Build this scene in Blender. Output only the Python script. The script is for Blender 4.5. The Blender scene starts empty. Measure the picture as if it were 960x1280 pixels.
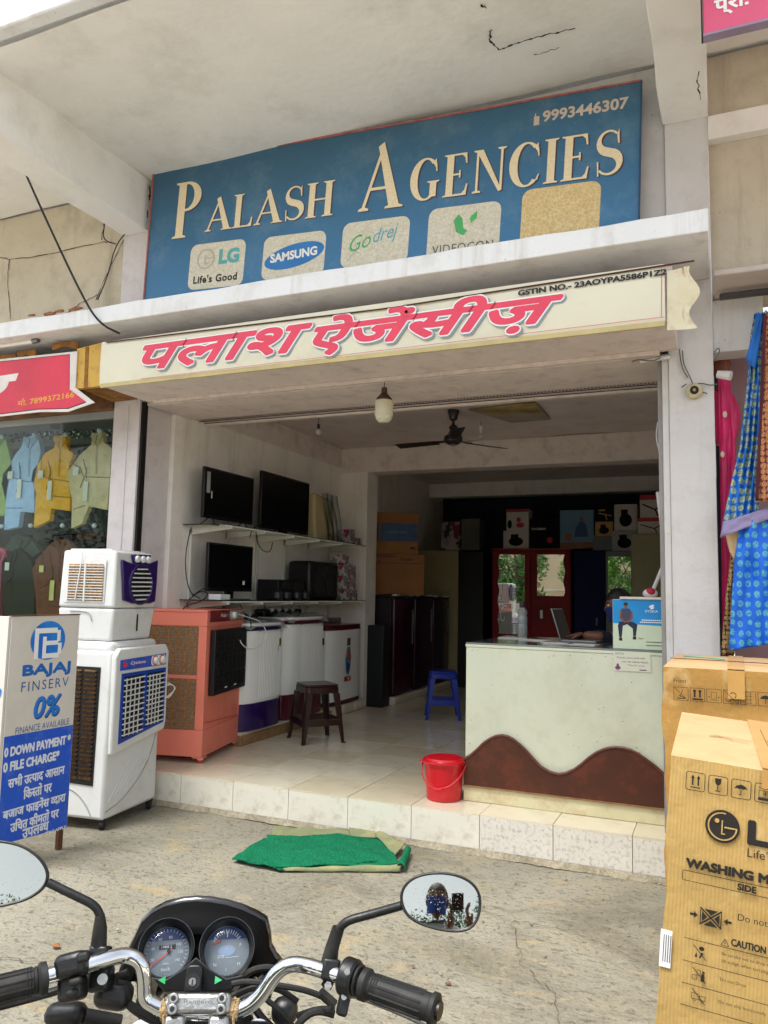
import bpy, math, random
from mathutils import Vector, Matrix
SC = bpy.context.scene
COL = SC.collection
R = math.radians
# ------------------------------------------------------------------ camera
CAM = Vector((2.0902, -4.7823, 1.55)); YAW, PIT, ROL, FPX = 0.40704, 0.10365, 0.020415, 971.44
FW = Vector((-math.sin(YAW)*math.cos(PIT), math.cos(YAW)*math.cos(PIT), math.sin(PIT)))
_r = Vector((math.cos(YAW), math.sin(YAW), 0)); _u = _r.cross(FW)
RT = math.cos(ROL)*_r + math.sin(ROL)*_u
UP = -math.sin(ROL)*_r + math.cos(ROL)*_u
cd = bpy.data.cameras.new('camera'); cam = bpy.data.objects.new('camera', cd); COL.objects.link(cam)
cam.matrix_world = Matrix(((RT.x, UP.x, -FW.x, CAM.x), (RT.y, UP.y, -FW.y, CAM.y), (RT.z, UP.z, -FW.z, CAM.z), (0, 0, 0, 1)))
cd.sensor_fit = 'HORIZONTAL'; cd.sensor_width = 36; cd.lens = 36*FPX/960; cd.clip_start = 0.05; cd.clip_end = 8000
SC.camera = cam
# ------------------------------------------------------------------ light
w = bpy.data.worlds.new('World'); SC.world = w; w.use_nodes = True
nt = w.node_tree; bg = nt.nodes['Background']
sky = nt.nodes.new('ShaderNodeTexSky'); sky.sky_type = 'NISHITA'; sky.sun_disc = False
SUN_EL, SUN_AZ = R(68), R(205)            # azimuth clockwise from +y
sky.sun_elevation = SUN_EL; sky.sun_rotation = SUN_AZ
sky.air_density = 1.0; sky.dust_density = 2.5; sky.ozone_density = 1.0
hs = nt.nodes.new('ShaderNodeHueSaturation'); hs.inputs['Saturation'].default_value = 0.35
nt.links.new(sky.outputs[0], hs.inputs['Color']); nt.links.new(hs.outputs[0], bg.inputs['Color'])
bg.inputs['Strength'].default_value = 0.15
sd = bpy.data.lights.new('sun', 'SUN'); sd.energy = 1.8; sd.angle = R(20); sd.color = (1, 0.975, 0.94)
sun = bpy.data.objects.new('sun', sd); COL.objects.link(sun)
sdir = Vector((math.sin(SUN_AZ)*math.cos(SUN_EL), math.cos(SUN_AZ)*math.cos(SUN_EL), math.sin(SUN_EL)))
sun.rotation_euler = sdir.to_track_quat('Z', 'Y').to_euler()
SC.view_settings.view_transform = 'Standard'; SC.view_settings.look = 'None'
SC.view_settings.exposure = 1.3; SC.view_settings.gamma = 1
SC.render.engine = 'CYCLES'
SC.cycles.max_bounces = 12; SC.cycles.diffuse_bounces = 8; SC.cycles.glossy_bounces = 5; SC.cycles.transmission_bounces = 8
SC.cycles.use_denoising = True

# ------------------------------------------------------------------ helpers
def un(u, v, **k):
    """the point of the plane x=, y= or z= that lies in the photograph at pixel u, v"""
    d = (u-480)/FPX*RT-(v-640)/FPX*UP+FW
    (a, val), = k.items(); i = 'xyz'.index(a)
    return CAM+(val-CAM[i])/d[i]*d
def hexc(h, m=1.0):
    h = h.lstrip('#'); o = []
    for i in (0, 2, 4):
        c = int(h[i:i+2], 16)/255
        o.append(min(1, (c/12.92 if c <= .04045 else ((c+.055)/1.055)**2.4)*m))
    return tuple(o)
_M = {}
def mat(name, col, rough=.6, metal=0., var=.12, scale=6., bump=0., bscale=60., dirt=None, coat=0., trans=0., emit=0., alpha=1., spec=.5, streak=0., ior=1.45, tint2=None, detail=6):
    """principled material with uneven colour, optional dirt (colour, amount, scale) and relief"""
    if name in _M: return _M[name]
    if isinstance(col, str): col = hexc(col)
    m = bpy.data.materials.new(name); m.use_nodes = True; _M[name] = m
    t = m.node_tree; N = t.nodes; L = t.links; b = N['Principled BSDF']
    b.inputs['Roughness'].default_value = rough; b.inputs['Metallic'].default_value = metal
    b.inputs['Specular IOR Level'].default_value = spec
    b.inputs['IOR'].default_value = ior
    if coat: b.inputs['Coat Weight'].default_value = coat; b.inputs['Coat Roughness'].default_value = .12
    if trans: b.inputs['Transmission Weight'].default_value = trans
    if alpha < 1: b.inputs['Alpha'].default_value = alpha
    tc = N.new('ShaderNodeTexCoord'); src = tc.outputs['Object']
    if streak:
        mp = N.new('ShaderNodeMapping'); mp.inputs['Scale'].default_value = (1, 1, streak); L.new(src, mp.inputs[0]); src = mp.outputs[0]
    n = N.new('ShaderNodeTexNoise'); n.inputs['Scale'].default_value = scale; n.inputs['Detail'].default_value = detail; n.inputs['Roughness'].default_value = .62
    L.new(src, n.inputs['Vector'])
    mx = N.new('ShaderNodeMix'); mx.data_type = 'RGBA'
    c2 = hexc(tint2) if tint2 else tuple(min(1, c*(1+var)) for c in col)
    c1 = tuple(c*(1-var) for c in col) if not tint2 else col
    mx.inputs[6].default_value = (*c1, 1); mx.inputs[7].default_value = (*c2, 1)
    rp = N.new('ShaderNodeMapRange'); rp.inputs[1].default_value = .3; rp.inputs[2].default_value = .7
    L.new(n.outputs[0], rp.inputs[0]); L.new(rp.outputs[0], mx.inputs[0]); out = mx.outputs[2]
    if dirt:
        dc, amt, ds = dirt
        n2 = N.new('ShaderNodeTexNoise'); n2.inputs['Scale'].default_value = ds; n2.inputs['Detail'].default_value = 9; n2.inputs['Roughness'].default_value = .7
        L.new(src, n2.inputs['Vector'])
        r2 = N.new('ShaderNodeMapRange'); r2.inputs[1].default_value = .5; r2.inputs[2].default_value = .72; r2.inputs[4].default_value = amt
        L.new(n2.outputs[0], r2.inputs[0])
        m2 = N.new('ShaderNodeMix'); m2.data_type = 'RGBA'; m2.inputs[7].default_value = (*hexc(dc), 1)
        L.new(r2.outputs[0], m2.inputs[0]); L.new(out, m2.inputs[6]); out = m2.outputs[2]
    L.new(out, b.inputs['Base Color'])
    if emit:
        L.new(out, b.inputs['Emission Color']); b.inputs['Emission Strength'].default_value = emit
    if bump:
        nb = N.new('ShaderNodeTexNoise'); nb.inputs['Scale'].default_value = bscale; nb.inputs['Detail'].default_value = 6
        L.new(tc.outputs['Object'], nb.inputs['Vector'])
        bp = N.new('ShaderNodeBump'); bp.inputs['Strength'].default_value = bump; bp.inputs['Distance'].default_value = .01
        L.new(nb.outputs[0], bp.inputs['Height']); L.new(bp.outputs[0], b.inputs['Normal'])
    return m

def streaks(m, col, amt, sx=9., sz=.7, lo=.54, hi=.72, off=0.):
    """run-off streaks and small chips of their own shape on a painted surface"""
    t = m.node_tree; N = t.nodes; L = t.links; b = N['Principled BSDF']; src = b.inputs['Base Color'].links[0].from_socket
    for (a, c, d, e, q, w_) in (((sx, sx, sz), lo, hi, amt, 8, col), ((42, 42, 42), .70, .73, .6, 3, '#7a6c58')):
        mp = N.new('ShaderNodeMapping'); mp.inputs['Scale'].default_value = a; mp.inputs['Location'].default_value = (off, off, 0); L.new(N['Texture Coordinate'].outputs['Object'], mp.inputs[0])
        n = N.new('ShaderNodeTexNoise'); n.inputs['Scale'].default_value = 1; n.inputs['Detail'].default_value = q; n.inputs['Roughness'].default_value = .65; L.new(mp.outputs[0], n.inputs['Vector'])
        r = N.new('ShaderNodeMapRange'); r.inputs[1].default_value = c; r.inputs[2].default_value = d; r.inputs[4].default_value = e; L.new(n.outputs[0], r.inputs[0])
        x = N.new('ShaderNodeMix'); x.data_type = 'RGBA'; x.inputs[7].default_value = (*hexc(w_), 1); L.new(r.outputs[0], x.inputs[0]); L.new(src, x.inputs[6]); src = x.outputs[2]
    L.new(src, b.inputs['Base Color']); return m
def _prop(o, label, cat, group, kind):
    if label: o['label'] = label
    if cat: o['category'] = cat
    if group: o['group'] = group
    if kind: o['kind'] = kind
    return o
def thing(name, label, cat, loc=(0, 0, 0), rz=0., group=None, rot=None):
    o = bpy.data.objects.new(name, None); COL.objects.link(o); o.location = loc
    o.rotation_euler = rot if rot else (0, 0, rz); o.empty_display_size = .05
    return _prop(o, label, cat, group, None)
def tag(o, label=None, cat=None, group=None, kind=None): return _prop(o, label, cat, group, kind)
def copy_tree(o, parent=None):
    c = o.copy(); COL.objects.link(c); c.parent = parent
    for ch in list(o.children): copy_tree(ch, c)
    return c

class MB:
    def __init__(s, M=None): s.v = []; s.f = []; s.M = M
    def add(s, vs, fs):
        k = len(s.v)
        s.v += [tuple((s.M @ Vector(v)) if s.M else v) for v in vs]; s.f += [tuple(k+i for i in f) for f in fs]; return s
    def box(s, x0, x1, y0, y1, z0, z1):
        return s.add([(x, y, z) for x in (x0, x1) for y in (y0, y1) for z in (z0, z1)],
                     [(0, 1, 3, 2), (4, 6, 7, 5), (0, 4, 5, 1), (2, 3, 7, 6), (0, 2, 6, 4), (1, 5, 7, 3)])
    def hexa(s, b, t):   # bottom four, top four (same order, counter-clockwise from above)
        return s.add(list(b)+list(t), [(3, 2, 1, 0), (4, 5, 6, 7), (0, 1, 5, 4), (1, 2, 6, 5), (2, 3, 7, 6), (3, 0, 4, 7)])
    def cyl(s, p0, p1, r0, r1=None, n=16, caps=True):
        p0 = Vector(p0); p1 = Vector(p1); r1 = r0 if r1 is None else r1
        d = (p1-p0).normalized(); a = d.orthogonal().normalized(); b = d.cross(a)
        vs = [p+r*(a*math.cos(2*math.pi*i/n)+b*math.sin(2*math.pi*i/n)) for p, r in ((p0, r0), (p1, r1)) for i in range(n)]
        fs = [(i, (i+1) % n, n+(i+1) % n, n+i) for i in range(n)]
        if caps: fs += [tuple(range(n-1, -1, -1)), tuple(range(n, 2*n))]
        return s.add([tuple(v) for v in vs], fs)
    def tube(s, pts, r, n=8, smooth=0, closed=False):
        P = [Vector(p) for p in pts]
        for _ in range(smooth):
            Q = [P[0]]
            for a, b in zip(P, P[1:]): Q += [a*.75+b*.25, a*.25+b*.75]
            P = Q+[P[-1]]
        rs = r if isinstance(r, (list, tuple)) else None
        vs = []; fs = []; pa = None
        for i, p in enumerate(P):
            d = (P[min(i+1, len(P)-1)]-P[max(i-1, 0)])
            d = d.normalized() if d.length > 1e-9 else Vector((0, 0, 1))
            a = d.orthogonal().normalized() if pa is None else (pa-d*pa.dot(d)).normalized()
            pa = a; b = d.cross(a)
            rr = r if rs is None else rs[min(len(rs)-1, int(i/(len(P)-1)*(len(rs)-1)+.5))]
            vs += [tuple(p+rr*(a*math.cos(2*math.pi*k/n)+b*math.sin(2*math.pi*k/n))) for k in range(n)]
        for i in range(len(P)-1):
            for k in range(n): fs.append((i*n+k, i*n+(k+1) % n, (i+1)*n+(k+1) % n, (i+1)*n+k))
        fs += [tuple(range(n-1, -1, -1)), tuple((len(P)-1)*n+k for k in range(n))]
        return s.add(vs, fs)
    def lathe(s, prof, n=24, c=(0, 0, 0), M=None, caps=True):
        vs = []; fs = []
        for r, z in prof:
            for k in range(n):
                v = Vector((r*math.cos(2*math.pi*k/n), r*math.sin(2*math.pi*k/n), z))
                if M: v = M @ v
                vs.append(tuple(v+Vector(c)))
        m = len(prof)
        for i in range(m-1):
            for k in range(n): fs.append((i*n+k, i*n+(k+1) % n, (i+1)*n+(k+1) % n, (i+1)*n+k))
        if caps and prof[0][0] > 1e-6: fs.append(tuple(range(n-1, -1, -1)))
        if caps and prof[-1][0] > 1e-6: fs.append(tuple((m-1)*n+k for k in range(n)))
        return s.add(vs, fs)
    def prism(s, poly, d0, d1, F=None):
        """poly in (a, b); F maps (a, b, depth) to a point; default a->x, b->z, depth->y"""
        F = F or (lambda a, b, d: (a, d, b)); n = len(poly)
        vs = [F(a, b, d0) for a, b in poly]+[F(a, b, d1) for a, b in poly]
        return s.add(vs, [tuple(range(n)), tuple(range(2*n-1, n-1, -1))]+[(i, n+i, n+(i+1) % n, (i+1) % n) for i in range(n)])
    def grid(s, fn, nu, nv, cu=False):
        vs = [fn(i/nu, j/nv) for j in range(nv+1) for i in range(nu+1)]
        return s.add(vs, [(j*(nu+1)+i, j*(nu+1)+i+1, (j+1)*(nu+1)+i+1, (j+1)*(nu+1)+i) for j in range(nv) for i in range(nu)])
    def ball(s, c, rx, ry=None, rz=None, nu=16, nv=10):
        ry = ry or rx; rz = rz or rx
        def fn(a, b):
            t = a*2*math.pi; p = (b-.5)*math.pi
            return (c[0]+rx*math.cos(p)*math.cos(t), c[1]+ry*math.cos(p)*math.sin(t), c[2]+rz*math.sin(p))
        return s.grid(fn, nu, nv)
    def build(s, name, m, parent=None, bevel=0., smooth=True, seg=2, solid=0., sub=0, angle=32):
        me = bpy.data.meshes.new(name); me.from_pydata(s.v, [], s.f); me.validate()
        import bmesh
        b = bmesh.new(); b.from_mesh(me); bmesh.ops.remove_doubles(b, verts=b.verts, dist=1e-5)
        bmesh.ops.recalc_face_normals(b, faces=b.faces); b.to_mesh(me); b.free()
        if m: me.materials.append(m)
        if smooth:
            me.polygons.foreach_set('use_smooth', [True]*len(me.polygons)); me.set_sharp_from_angle(angle=R(angle))
        o = bpy.data.objects.new(name, me); COL.objects.link(o); o.parent = parent
        if solid:
            q = o.modifiers.new('s', 'SOLIDIFY'); q.thickness = solid; q.offset = 0
        if bevel:
            q = o.modifiers.new('b', 'BEVEL'); q.width = bevel; q.segments = seg; q.limit_method = 'ANGLE'; q.angle_limit = R(35)
            q.harden_normals = False
        if sub:
            q = o.modifiers.new('u', 'SUBSURF'); q.levels = sub; q.render_levels = sub
        return o
def box(name, m, parent, x0, x1, y0, y1, z0, z1, bevel=.003, **k):
    return MB().box(x0, x1, y0, y1, z0, z1).build(name, m, parent, bevel=bevel, **k)

# --- lettering
def frame(o, right, up):
    r = Vector(right).normalized(); u = Vector(up); u = (u-r*u.dot(r)).normalized(); n = r.cross(u); o = Vector(o)
    return Matrix(((r.x, u.x, n.x, o.x), (r.y, u.y, n.y, o.y), (r.z, u.z, n.z, o.z), (0, 0, 0, 1)))
_cv = {}
def _curve_mesh(body, bold, shear, spacing):
    key = (body, bold, shear, spacing)
    if key in _cv: return _cv[key]
    c = bpy.data.curves.new('lettering', 'FONT'); c.body = body; c.offset = bold; c.shear = shear; c.space_character = spacing
    c.resolution_u = 3
    o = bpy.data.objects.new('lettering', c); COL.objects.link(o)
    me = o.to_mesh(); vs = [tuple(v.co) for v in me.vertices]; fs = [tuple(p.vertices) for p in me.polygons]
    o.to_mesh_clear(); bpy.data.objects.remove(o); bpy.data.curves.remove(c)
    _cv[key] = (vs, fs); return _cv[key]
def _width(s):
    def w_(t):
        v, f = _curve_mesh(t, 0, 0, 1); return max(p[0] for p in v)
    return w_('न'+s+'न')-w_('नन')
def hindi(parts, bold=0, shear=0, spacing=1):
    """parts: strings of Devanagari in visual order; ('half', letter) keeps the letter without its upright bar; returns vertices, faces"""
    V = []; F = []; x = 0.
    for p in parts:
        if isinstance(p, tuple):
            ch = p[1]; wd = _width(ch); cut = wd*.66 if len(p) < 3 else wd*p[2]
            vs, fs = _curve_mesh(ch, bold, 0, 1)
            import bmesh
            me = bpy.data.meshes.new('t'); me.from_pydata(vs, [], fs); b = bmesh.new(); b.from_mesh(me)
            bmesh.ops.bisect_plane(b, geom=b.verts[:]+b.edges[:]+b.faces[:], plane_co=(cut, 0, 0), plane_no=(1, 0, 0), clear_outer=True)
            b.to_mesh(me); b.free()
            vs = [tuple(v.co) for v in me.vertices]; fs = [tuple(q.vertices) for q in me.polygons]; adv = cut
        else:
            vs, fs = _curve_mesh(p, bold, 0, spacing); adv = _width(p)
        k = len(V); V += [(a+x+shear*b_, b_, 0) for a, b_, c_ in vs]; F += [tuple(k+i for i in f) for f in fs]; x += adv
    return V, F
def put_text(body, m, parent, M, w=None, h=None, bold=0., shear=0., spacing=1., name='lettering', center=False, dy=None, fat=0.):
    """flat lettering whose bounding box starts at the frame's origin, scaled to width w and/or height h"""
    V, F = hindi(body, bold, shear, spacing) if isinstance(body, list) else _curve_mesh(body, bold, shear, spacing)
    if not V: return None
    x0 = min(v[0] for v in V); x1 = max(v[0] for v in V); y0 = min(v[1] for v in V); y1 = max(v[1] for v in V)
    sx = w/(x1-x0) if w else None; sy = h/(y1-y0) if h else None
    sx = sx or sy; sy = sy or sx
    ox = -.5*(x0+x1) if center else -x0
    base = [((v[0]+ox)*sx, (v[1]-y0)*sy, 0) for v in V]; vv = list(base); ff = list(F)
    if fat:      # heavier strokes: the same letters laid again round a small circle
        for i in range(10):
            k = len(vv); a = 2*math.pi*i/10; vv += [(p[0]+fat*math.cos(a), p[1]+fat*math.sin(a), -4e-5*(i+1)) for p in base]; ff += [tuple(k+q for q in f) for f in F]
    me = bpy.data.meshes.new(name); me.from_pydata(vv, [], ff); me.materials.append(m)
    o = bpy.data.objects.new(name, me); COL.objects.link(o); o.parent = parent; o.matrix_local = M
    return o
def flat(name, m, parent, M, polys, dz=0.):
    """flat print: polygons (lists of (a, b)) in the frame M"""
    b = MB(); 
    for i, p in enumerate(polys):
        n = len(p); b.add([(x, y, dz+i*5e-5) for x, y in p], [tuple(range(n))])
    me = bpy.data.meshes.new(name); me.from_pydata(b.v, [], b.f); me.materials.append(m)
    o = bpy.data.objects.new(name, me); COL.objects.link(o); o.parent = parent; o.matrix_local = M
    return o
def rrect(x0, x1, y0, y1, r, n=5):
    o = []
    for cx, cy, a0 in ((x1-r, y1-r, 0), (x0+r, y1-r, 90), (x0+r, y0+r, 180), (x1-r, y0+r, 270)):
        for i in range(n+1):
            a = R(a0+90*i/n); o.append((cx+r*math.cos(a), cy+r*math.sin(a)))
    return o
def ring(cx, cy, r0, r1, a0=0, a1=360, n=28, sx=1.):
    """band between two radii as quads"""
    q = []
    for i in range(n):
        a = R(a0+(a1-a0)*i/n); b = R(a0+(a1-a0)*(i+1)/n)
        q.append([(cx+sx*r0*math.cos(a), cy+r0*math.sin(a)), (cx+sx*r1*math.cos(a), cy+r1*math.sin(a)), (cx+sx*r1*math.cos(b), cy+r1*math.sin(b)), (cx+sx*r0*math.cos(b), cy+r0*math.sin(b))])
    return q
def ell(cx, cy, rx, ry, n=28, rot=0.):
    c, s = math.cos(rot), math.sin(rot)
    return [(cx+rx*math.cos(t)*c-ry*math.sin(t)*s, cy+rx*math.cos(t)*s+ry*math.sin(t)*c) for t in [2*math.pi*i/n for i in range(n)]]
def line(x0, y0, x1, y1, t):
    d = math.hypot(x1-x0, y1-y0); nx, ny = -(y1-y0)/d*t/2, (x1-x0)/d*t/2
    return [(x0-nx, y0-ny), (x1-nx, y1-ny), (x1+nx, y1+ny), (x0+nx, y0+ny)]
def rect_lines(x0, x1, y0, y1, t): return [line(x0-t/2, y0, x1+t/2, y0, t), line(x0-t/2, y1, x1+t/2, y1, t), line(x0, y0+t/2, x0, y1-t/2, t), line(x1, y0+t/2, x1, y1-t/2, t)]
# ------------------------------------------------------------------ materials of the place
M_white = mat('whitewash', '#c9c7c6', .75, var=.05, scale=3, bump=.25, bscale=45, dirt=('#8f8878', .28, 5))
M_lav = mat('lavender_paint', '#cdc7c8', .7, var=.05, scale=2.5, bump=.2, bscale=40, dirt=('#857f7a', .3, 7))
M_soff = mat('soffit_plaster', '#e6e4e0', .85, var=.05, scale=1.6, bump=.35, bscale=18, dirt=('#a9a294', .35, 1.7))
M_beige = mat('old_plaster', '#c2b9a6', .88, var=.09, scale=2.2, bump=.45, bscale=22, dirt=('#8a7f6c', .45, 3.1))
M_inw = mat('interior_paint', '#e6e2da', .6, var=.05, scale=2, bump=.15, bscale=30, dirt=('#8d8578', .25, 3))
M_pink = mat('old_pink_paint', '#d6c9c3', .6, var=.07, scale=4, bump=.3, bscale=30, dirt=('#6f5f5b', .4, 6))
M_dark = mat('dark_navy', '#1c2030', .7, var=.15, scale=3)  # even dark navy for the back wall, a floor and seams
M_slab = mat('white_slab_paint', '#dcdee0', .7, var=.03, scale=3, bump=.3, bscale=30, dirt=('#a59c90', .35, 4))
M_black = mat('black_gap', '#0b0b0c', .6)
M_crack = mat('crack_line', '#2b241e', .9)
M_brick = mat('bare_brick', '#8c5a43', .95, var=.25, scale=30)

streaks(M_white, '#9c968c', .35); streaks(M_lav, '#9a9290', .35); streaks(M_slab, '#a49c90', .4); streaks(M_beige, '#857a66', .6, 5, .5); streaks(M_inw, '#a39b8e', .3, 6, .6)
# ground: stained cement yard
def cement():
    m = mat('yard_cement', '#737062', .82, var=.2, scale=1.1, bump=.8, bscale=60, dirt=('#94896c', .5, 1.9), tint2='#8f8b7b', detail=10)
    t = m.node_tree; N = t.nodes; L = t.links; b = N['Principled BSDF']; tc = N['Texture Coordinate']
    src = b.inputs['Base Color'].links[0].from_socket
    for sc, lo, hi, amt, colr, det in ((0.7, .50, .62, .6, '#575244', 12), (5.5, .56, .72, .55, '#5f5a4c', 12), (26, .54, .62, .7, '#4a463c', 4), (11, .55, .7, .5, '#9c9178', 10), (2.6, .57, .66, .5, '#a08c62', 12), (60, .62, .70, .65, '#3b332a', 2), (150, .6, .7, .5, '#a49b86', 2)):
        n = N.new('ShaderNodeTexNoise'); n.inputs['Scale'].default_value = sc; n.inputs['Detail'].default_value = det; n.inputs['Roughness'].default_value = .68; n.inputs['Distortion'].default_value = .6
        mp = N.new('ShaderNodeMapping'); mp.inputs['Location'].default_value = (sc*3, sc, 0); mp.inputs['Scale'].default_value = (1, 1.8, 1)
        L.new(tc.outputs['Object'], mp.inputs[0]); L.new(mp.outputs[0], n.inputs['Vector'])
        r = N.new('ShaderNodeMapRange'); r.inputs[1].default_value = lo; r.inputs[2].default_value = hi; r.inputs[4].default_value = amt; L.new(n.outputs[0], r.inputs[0])
        x = N.new('ShaderNodeMix'); x.data_type = 'RGBA'; x.inputs[7].default_value = (*hexc(colr), 1)
        L.new(r.outputs[0], x.inputs[0]); L.new(src, x.inputs[6]); src = x.outputs[2]
    L.new(src, b.inputs['Base Color']); return m
M_cem = cement()
def gfn(a, b):
    x = -6+14*a; y = -6.5+7*b
    return (x, y, .004*math.sin(3.1*x+1.3*y)*math.cos(2.3*y-x)+.003*math.sin(7*x)*math.sin(6*y)-.004)
g = MB().grid(gfn, 90, 50)
gr = g.build('yard_ground', M_cem, angle=180); tag(gr, kind='structure')
M_earth = mat('street_earth', '#d2c9b8', .95, var=.08, scale=.5, bump=.5, bscale=8)  # street colour set very pale to bounce light up onto the soffit
far = MB().add([(-3000, -3000, -.03), (3000, -3000, -.03), (3000, 3000, -.03), (-3000, 3000, -.03)], [(0, 1, 2, 3)]).build('street_ground', M_earth)
tag(far, kind='structure')

# ------------------------------------------------------------------ shop building
B = thing('shop_building', 'pale plastered shop building with a white canopy slab and open appliance showroom', 'building')
XL, XR, XLO, XRO = -2.10, 1.81, -2.36, 2.09
ZF, ZC = .235, 3.27
def bx(name, m, x0, x1, y0, y1, z0, z1, bevel=.004, parent=B): return box(name, m, parent, x0, x1, y0, y1, z0, z1, bevel)
bx('column', M_lav, XLO, XL, 0, .39, 0, 4.849)
c2 = bx('column', M_white, XR+.035, XRO, 0, .39, 0, 4.848)
bx('door_jamb', M_white, XR-.004, XR+.034, .012, .36, ZF, 3.0)
bx('corner_strip', M_white, XL-.11, XL-.106, -.006, 0, .0, 3.0, 0)
bx('shutter_channel', M_black, XL+.001, XL+.022, .02, .075, ZF, 3.02, .001)
bx('shutter_channel', mat('channel_grey', '#8b8784', .5), XR-.03, XR-.005, .03, .09, ZF, 3.02, .001)
bx('wall', M_white, XL+.002, XR+.033, .03, .25, 3.3, 4.847)
bx('wall', M_beige, -8, XLO-.002, .02, .25, 3.35, 4.846)
# canopy slab
def slab_fn():
    b = MB(); n = 60
    x0, x1 = -8, 2.083
    vs = []
    for i in range(n+1):
        x = x0+(x1-x0)*i/n; j = .004*math.sin(x*5)+.003*math.sin(x*13+1)
        vs.append([(x, -.65+j, 3.424+j*.6), (x, -.65+j*.7, 3.546-j*.5), (x, 0, 3.552), (x, 0, 3.424)])
    v = [p for q in vs for p in q]; f = []
    for i in range(n):
        for k in range(4): f.append((4*i+k, 4*i+(k+1) % 4, 4*i+4+(k+1) % 4, 4*i+4+k))
    f += [(0, 1, 2, 3), (4*n+3, 4*n+2, 4*n+1, 4*n)]
    return b.add(v, f)
slab_fn().build('canopy_slab', M_slab, B, bevel=.006, angle=50)
rng = random.Random(4)
for (u, v, s) in ((62, 392, .05), (95, 386, .045), (40, 394, .03), (75, 389, .035)):
    p = un(u, v, y=-.648); ps = [(p.x+s*1.6*math.cos(t)*rng.uniform(.6, 1), p.z+s*.3*math.sin(t)*rng.uniform(.5, 1)) for t in [i*.5 for i in range(12)]]
    MB().prism(ps, -.656, -.64).build('chipped_plaster', M_brick, B)
# balcony overhead
def soff(a, b):
    x = -8+16*a; y = -1.64+1.64*b
    return (x, y, 4.85+.008*math.sin(x*2.1+y*3)+.006*math.sin(x*5+y*7))
MB().grid(soff, 120, 14).build('balcony_soffit', M_soff, B, angle=180)
MB().box(-8, 8, -1.66, 1.2, 4.875, 4.98).build('balcony_slab', M_slab, B)
box('balcony_fascia', M_slab, B, -8, 8, -1.755, -1.66, 4.848, 5.10, .012)
for x in [k*1.2-6.05 for k in range(11)]:
    box('railing_post', mat('rail_steel', '#9aa4a8', .4, .6), B, x, x+.04, -1.73, -1.69, 5.1, 5.9, 0)
MB().tube([(-8, -1.71, 5.9), (8, -1.71, 5.9)], .03).build('railing_bar', _M['rail_steel'], B)
MB().lathe([(.0, 5.1), (.42, 5.1), (.44, 5.7), (.4, 6.2), (.0, 6.25)], 24, (-1.9, -1.3, 0)).build('water_tank', mat('tank_grey', '#7d868a', .5), B)
for x0, x1 in ((XLO, XL), (XR+.02, XRO)):
    b = MB(); ve = []
    for i in range(9):
        y = -1.64*i/8; j = .004*math.sin(9*y+x0)
        ve += [(x0+j, y, 4.433+j), (x1+j, y, 4.433-j), (x1+j, y, 4.86), (x0+j, y, 4.86)]
    f = [(4*i+k, 4*i+(k+1) % 4, 4*i+4+(k+1) % 4, 4*i+4+k) for i in range(8) for k in range(4)]+[(0, 1, 2, 3), (35, 34, 33, 32)]
    b.add(ve, f).build('cantilever_beam', M_soff, B, bevel=.006)
box('upper_wall', M_slab, B, -8, 8, 1.2, 1.4, 4.98, 8, 0)
# neighbouring bay on the right
NB = thing('saree_shop_front', 'beige plastered shop front bay beside the column, hung with sarees', 'shop front')
box('wall', M_beige, NB, XRO+.001, 6, .06, .25, 3.3, 4.28, 0)
box('wall', M_soff, NB, XRO+.001, 6, -.01, .25, 4.281, 4.43, .004)
box('wall', M_beige, NB, XRO+.001, 6, .06, .25, 4.431, 4.85, 0)
box('wall', M_white, NB, XRO+.001, 2.36, .03, .2, 2.985, 3.299, .004)
box('wall', mat('mauve_board', '#8f7274', .55, var=.1, scale=4), NB, 2.17, 6, .35, .42, 0, 3.3, 0)
box('wall', M_dark, NB, XRO+.001, 2.168, .55, .6, 0, 3.3, 0)
box('awning', mat('awning_sheet', '#b9afa9', .6), NB, 2.10, 6, -.32, .05, 3.31, 3.345, .008)
box('roller_pipe', mat('pipe_dark', '#3c3a3c', .5), NB, 2.13, 6, -.12, -.07, 3.255, 3.285, .008)
# cracks in plaster
def crack(pts, parent, wd=.006, name='crack', seed=1, **k):
    rg = random.Random(seed); P = [un(u, v, **k) for u, v in pts]; Q = []
    for a, b in zip(P, P[1:]):
        for i in range(6): Q.append(a.lerp(b, i/6)+Vector([rg.uniform(-.008, .008) for _ in range(3)]))
    Q.append(P[-1]); ax = list(k)[0]; off = {'z': Vector((0, 0, -.012)), 'y': Vector((0, -.002, 0)), 'x': Vector((.002, 0, 0))}[ax]
    for q in Q: setattr(q, ax, k[ax])
    b = MB()
    for i, (a, c) in enumerate(zip(Q, Q[1:])):
        d = c-a; d.normalize(); n = {'z': Vector((-d.y, d.x, 0)), 'y': Vector((-d.z, 0, d.x)), 'x': Vector((0, -d.z, d.y))}[ax]*wd*rg.uniform(.4, 1.1)*.5
        b.add([tuple(a-n+off), tuple(c-n+off), tuple(c+n+off), tuple(a+n+off)], [(0, 1, 2, 3)])
    return b.build(name, M_crack, parent, smooth=False)
crack([(613, 34), (612, 46), (622, 60), (650, 50), (682, 41), (719, 33)], B, .014, z=4.842, seed=2)
crack([(668, 66), (684, 62), (699, 57)], B, .008, z=4.842, seed=3)
crack([(600, 3), (608, 8)], B, .012, z=4.842, seed=5)
crack([(872, 0), (873, 40), (877, 70), (872, 100), (876, 125)], B, .008, y=-.45, seed=6)
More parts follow.
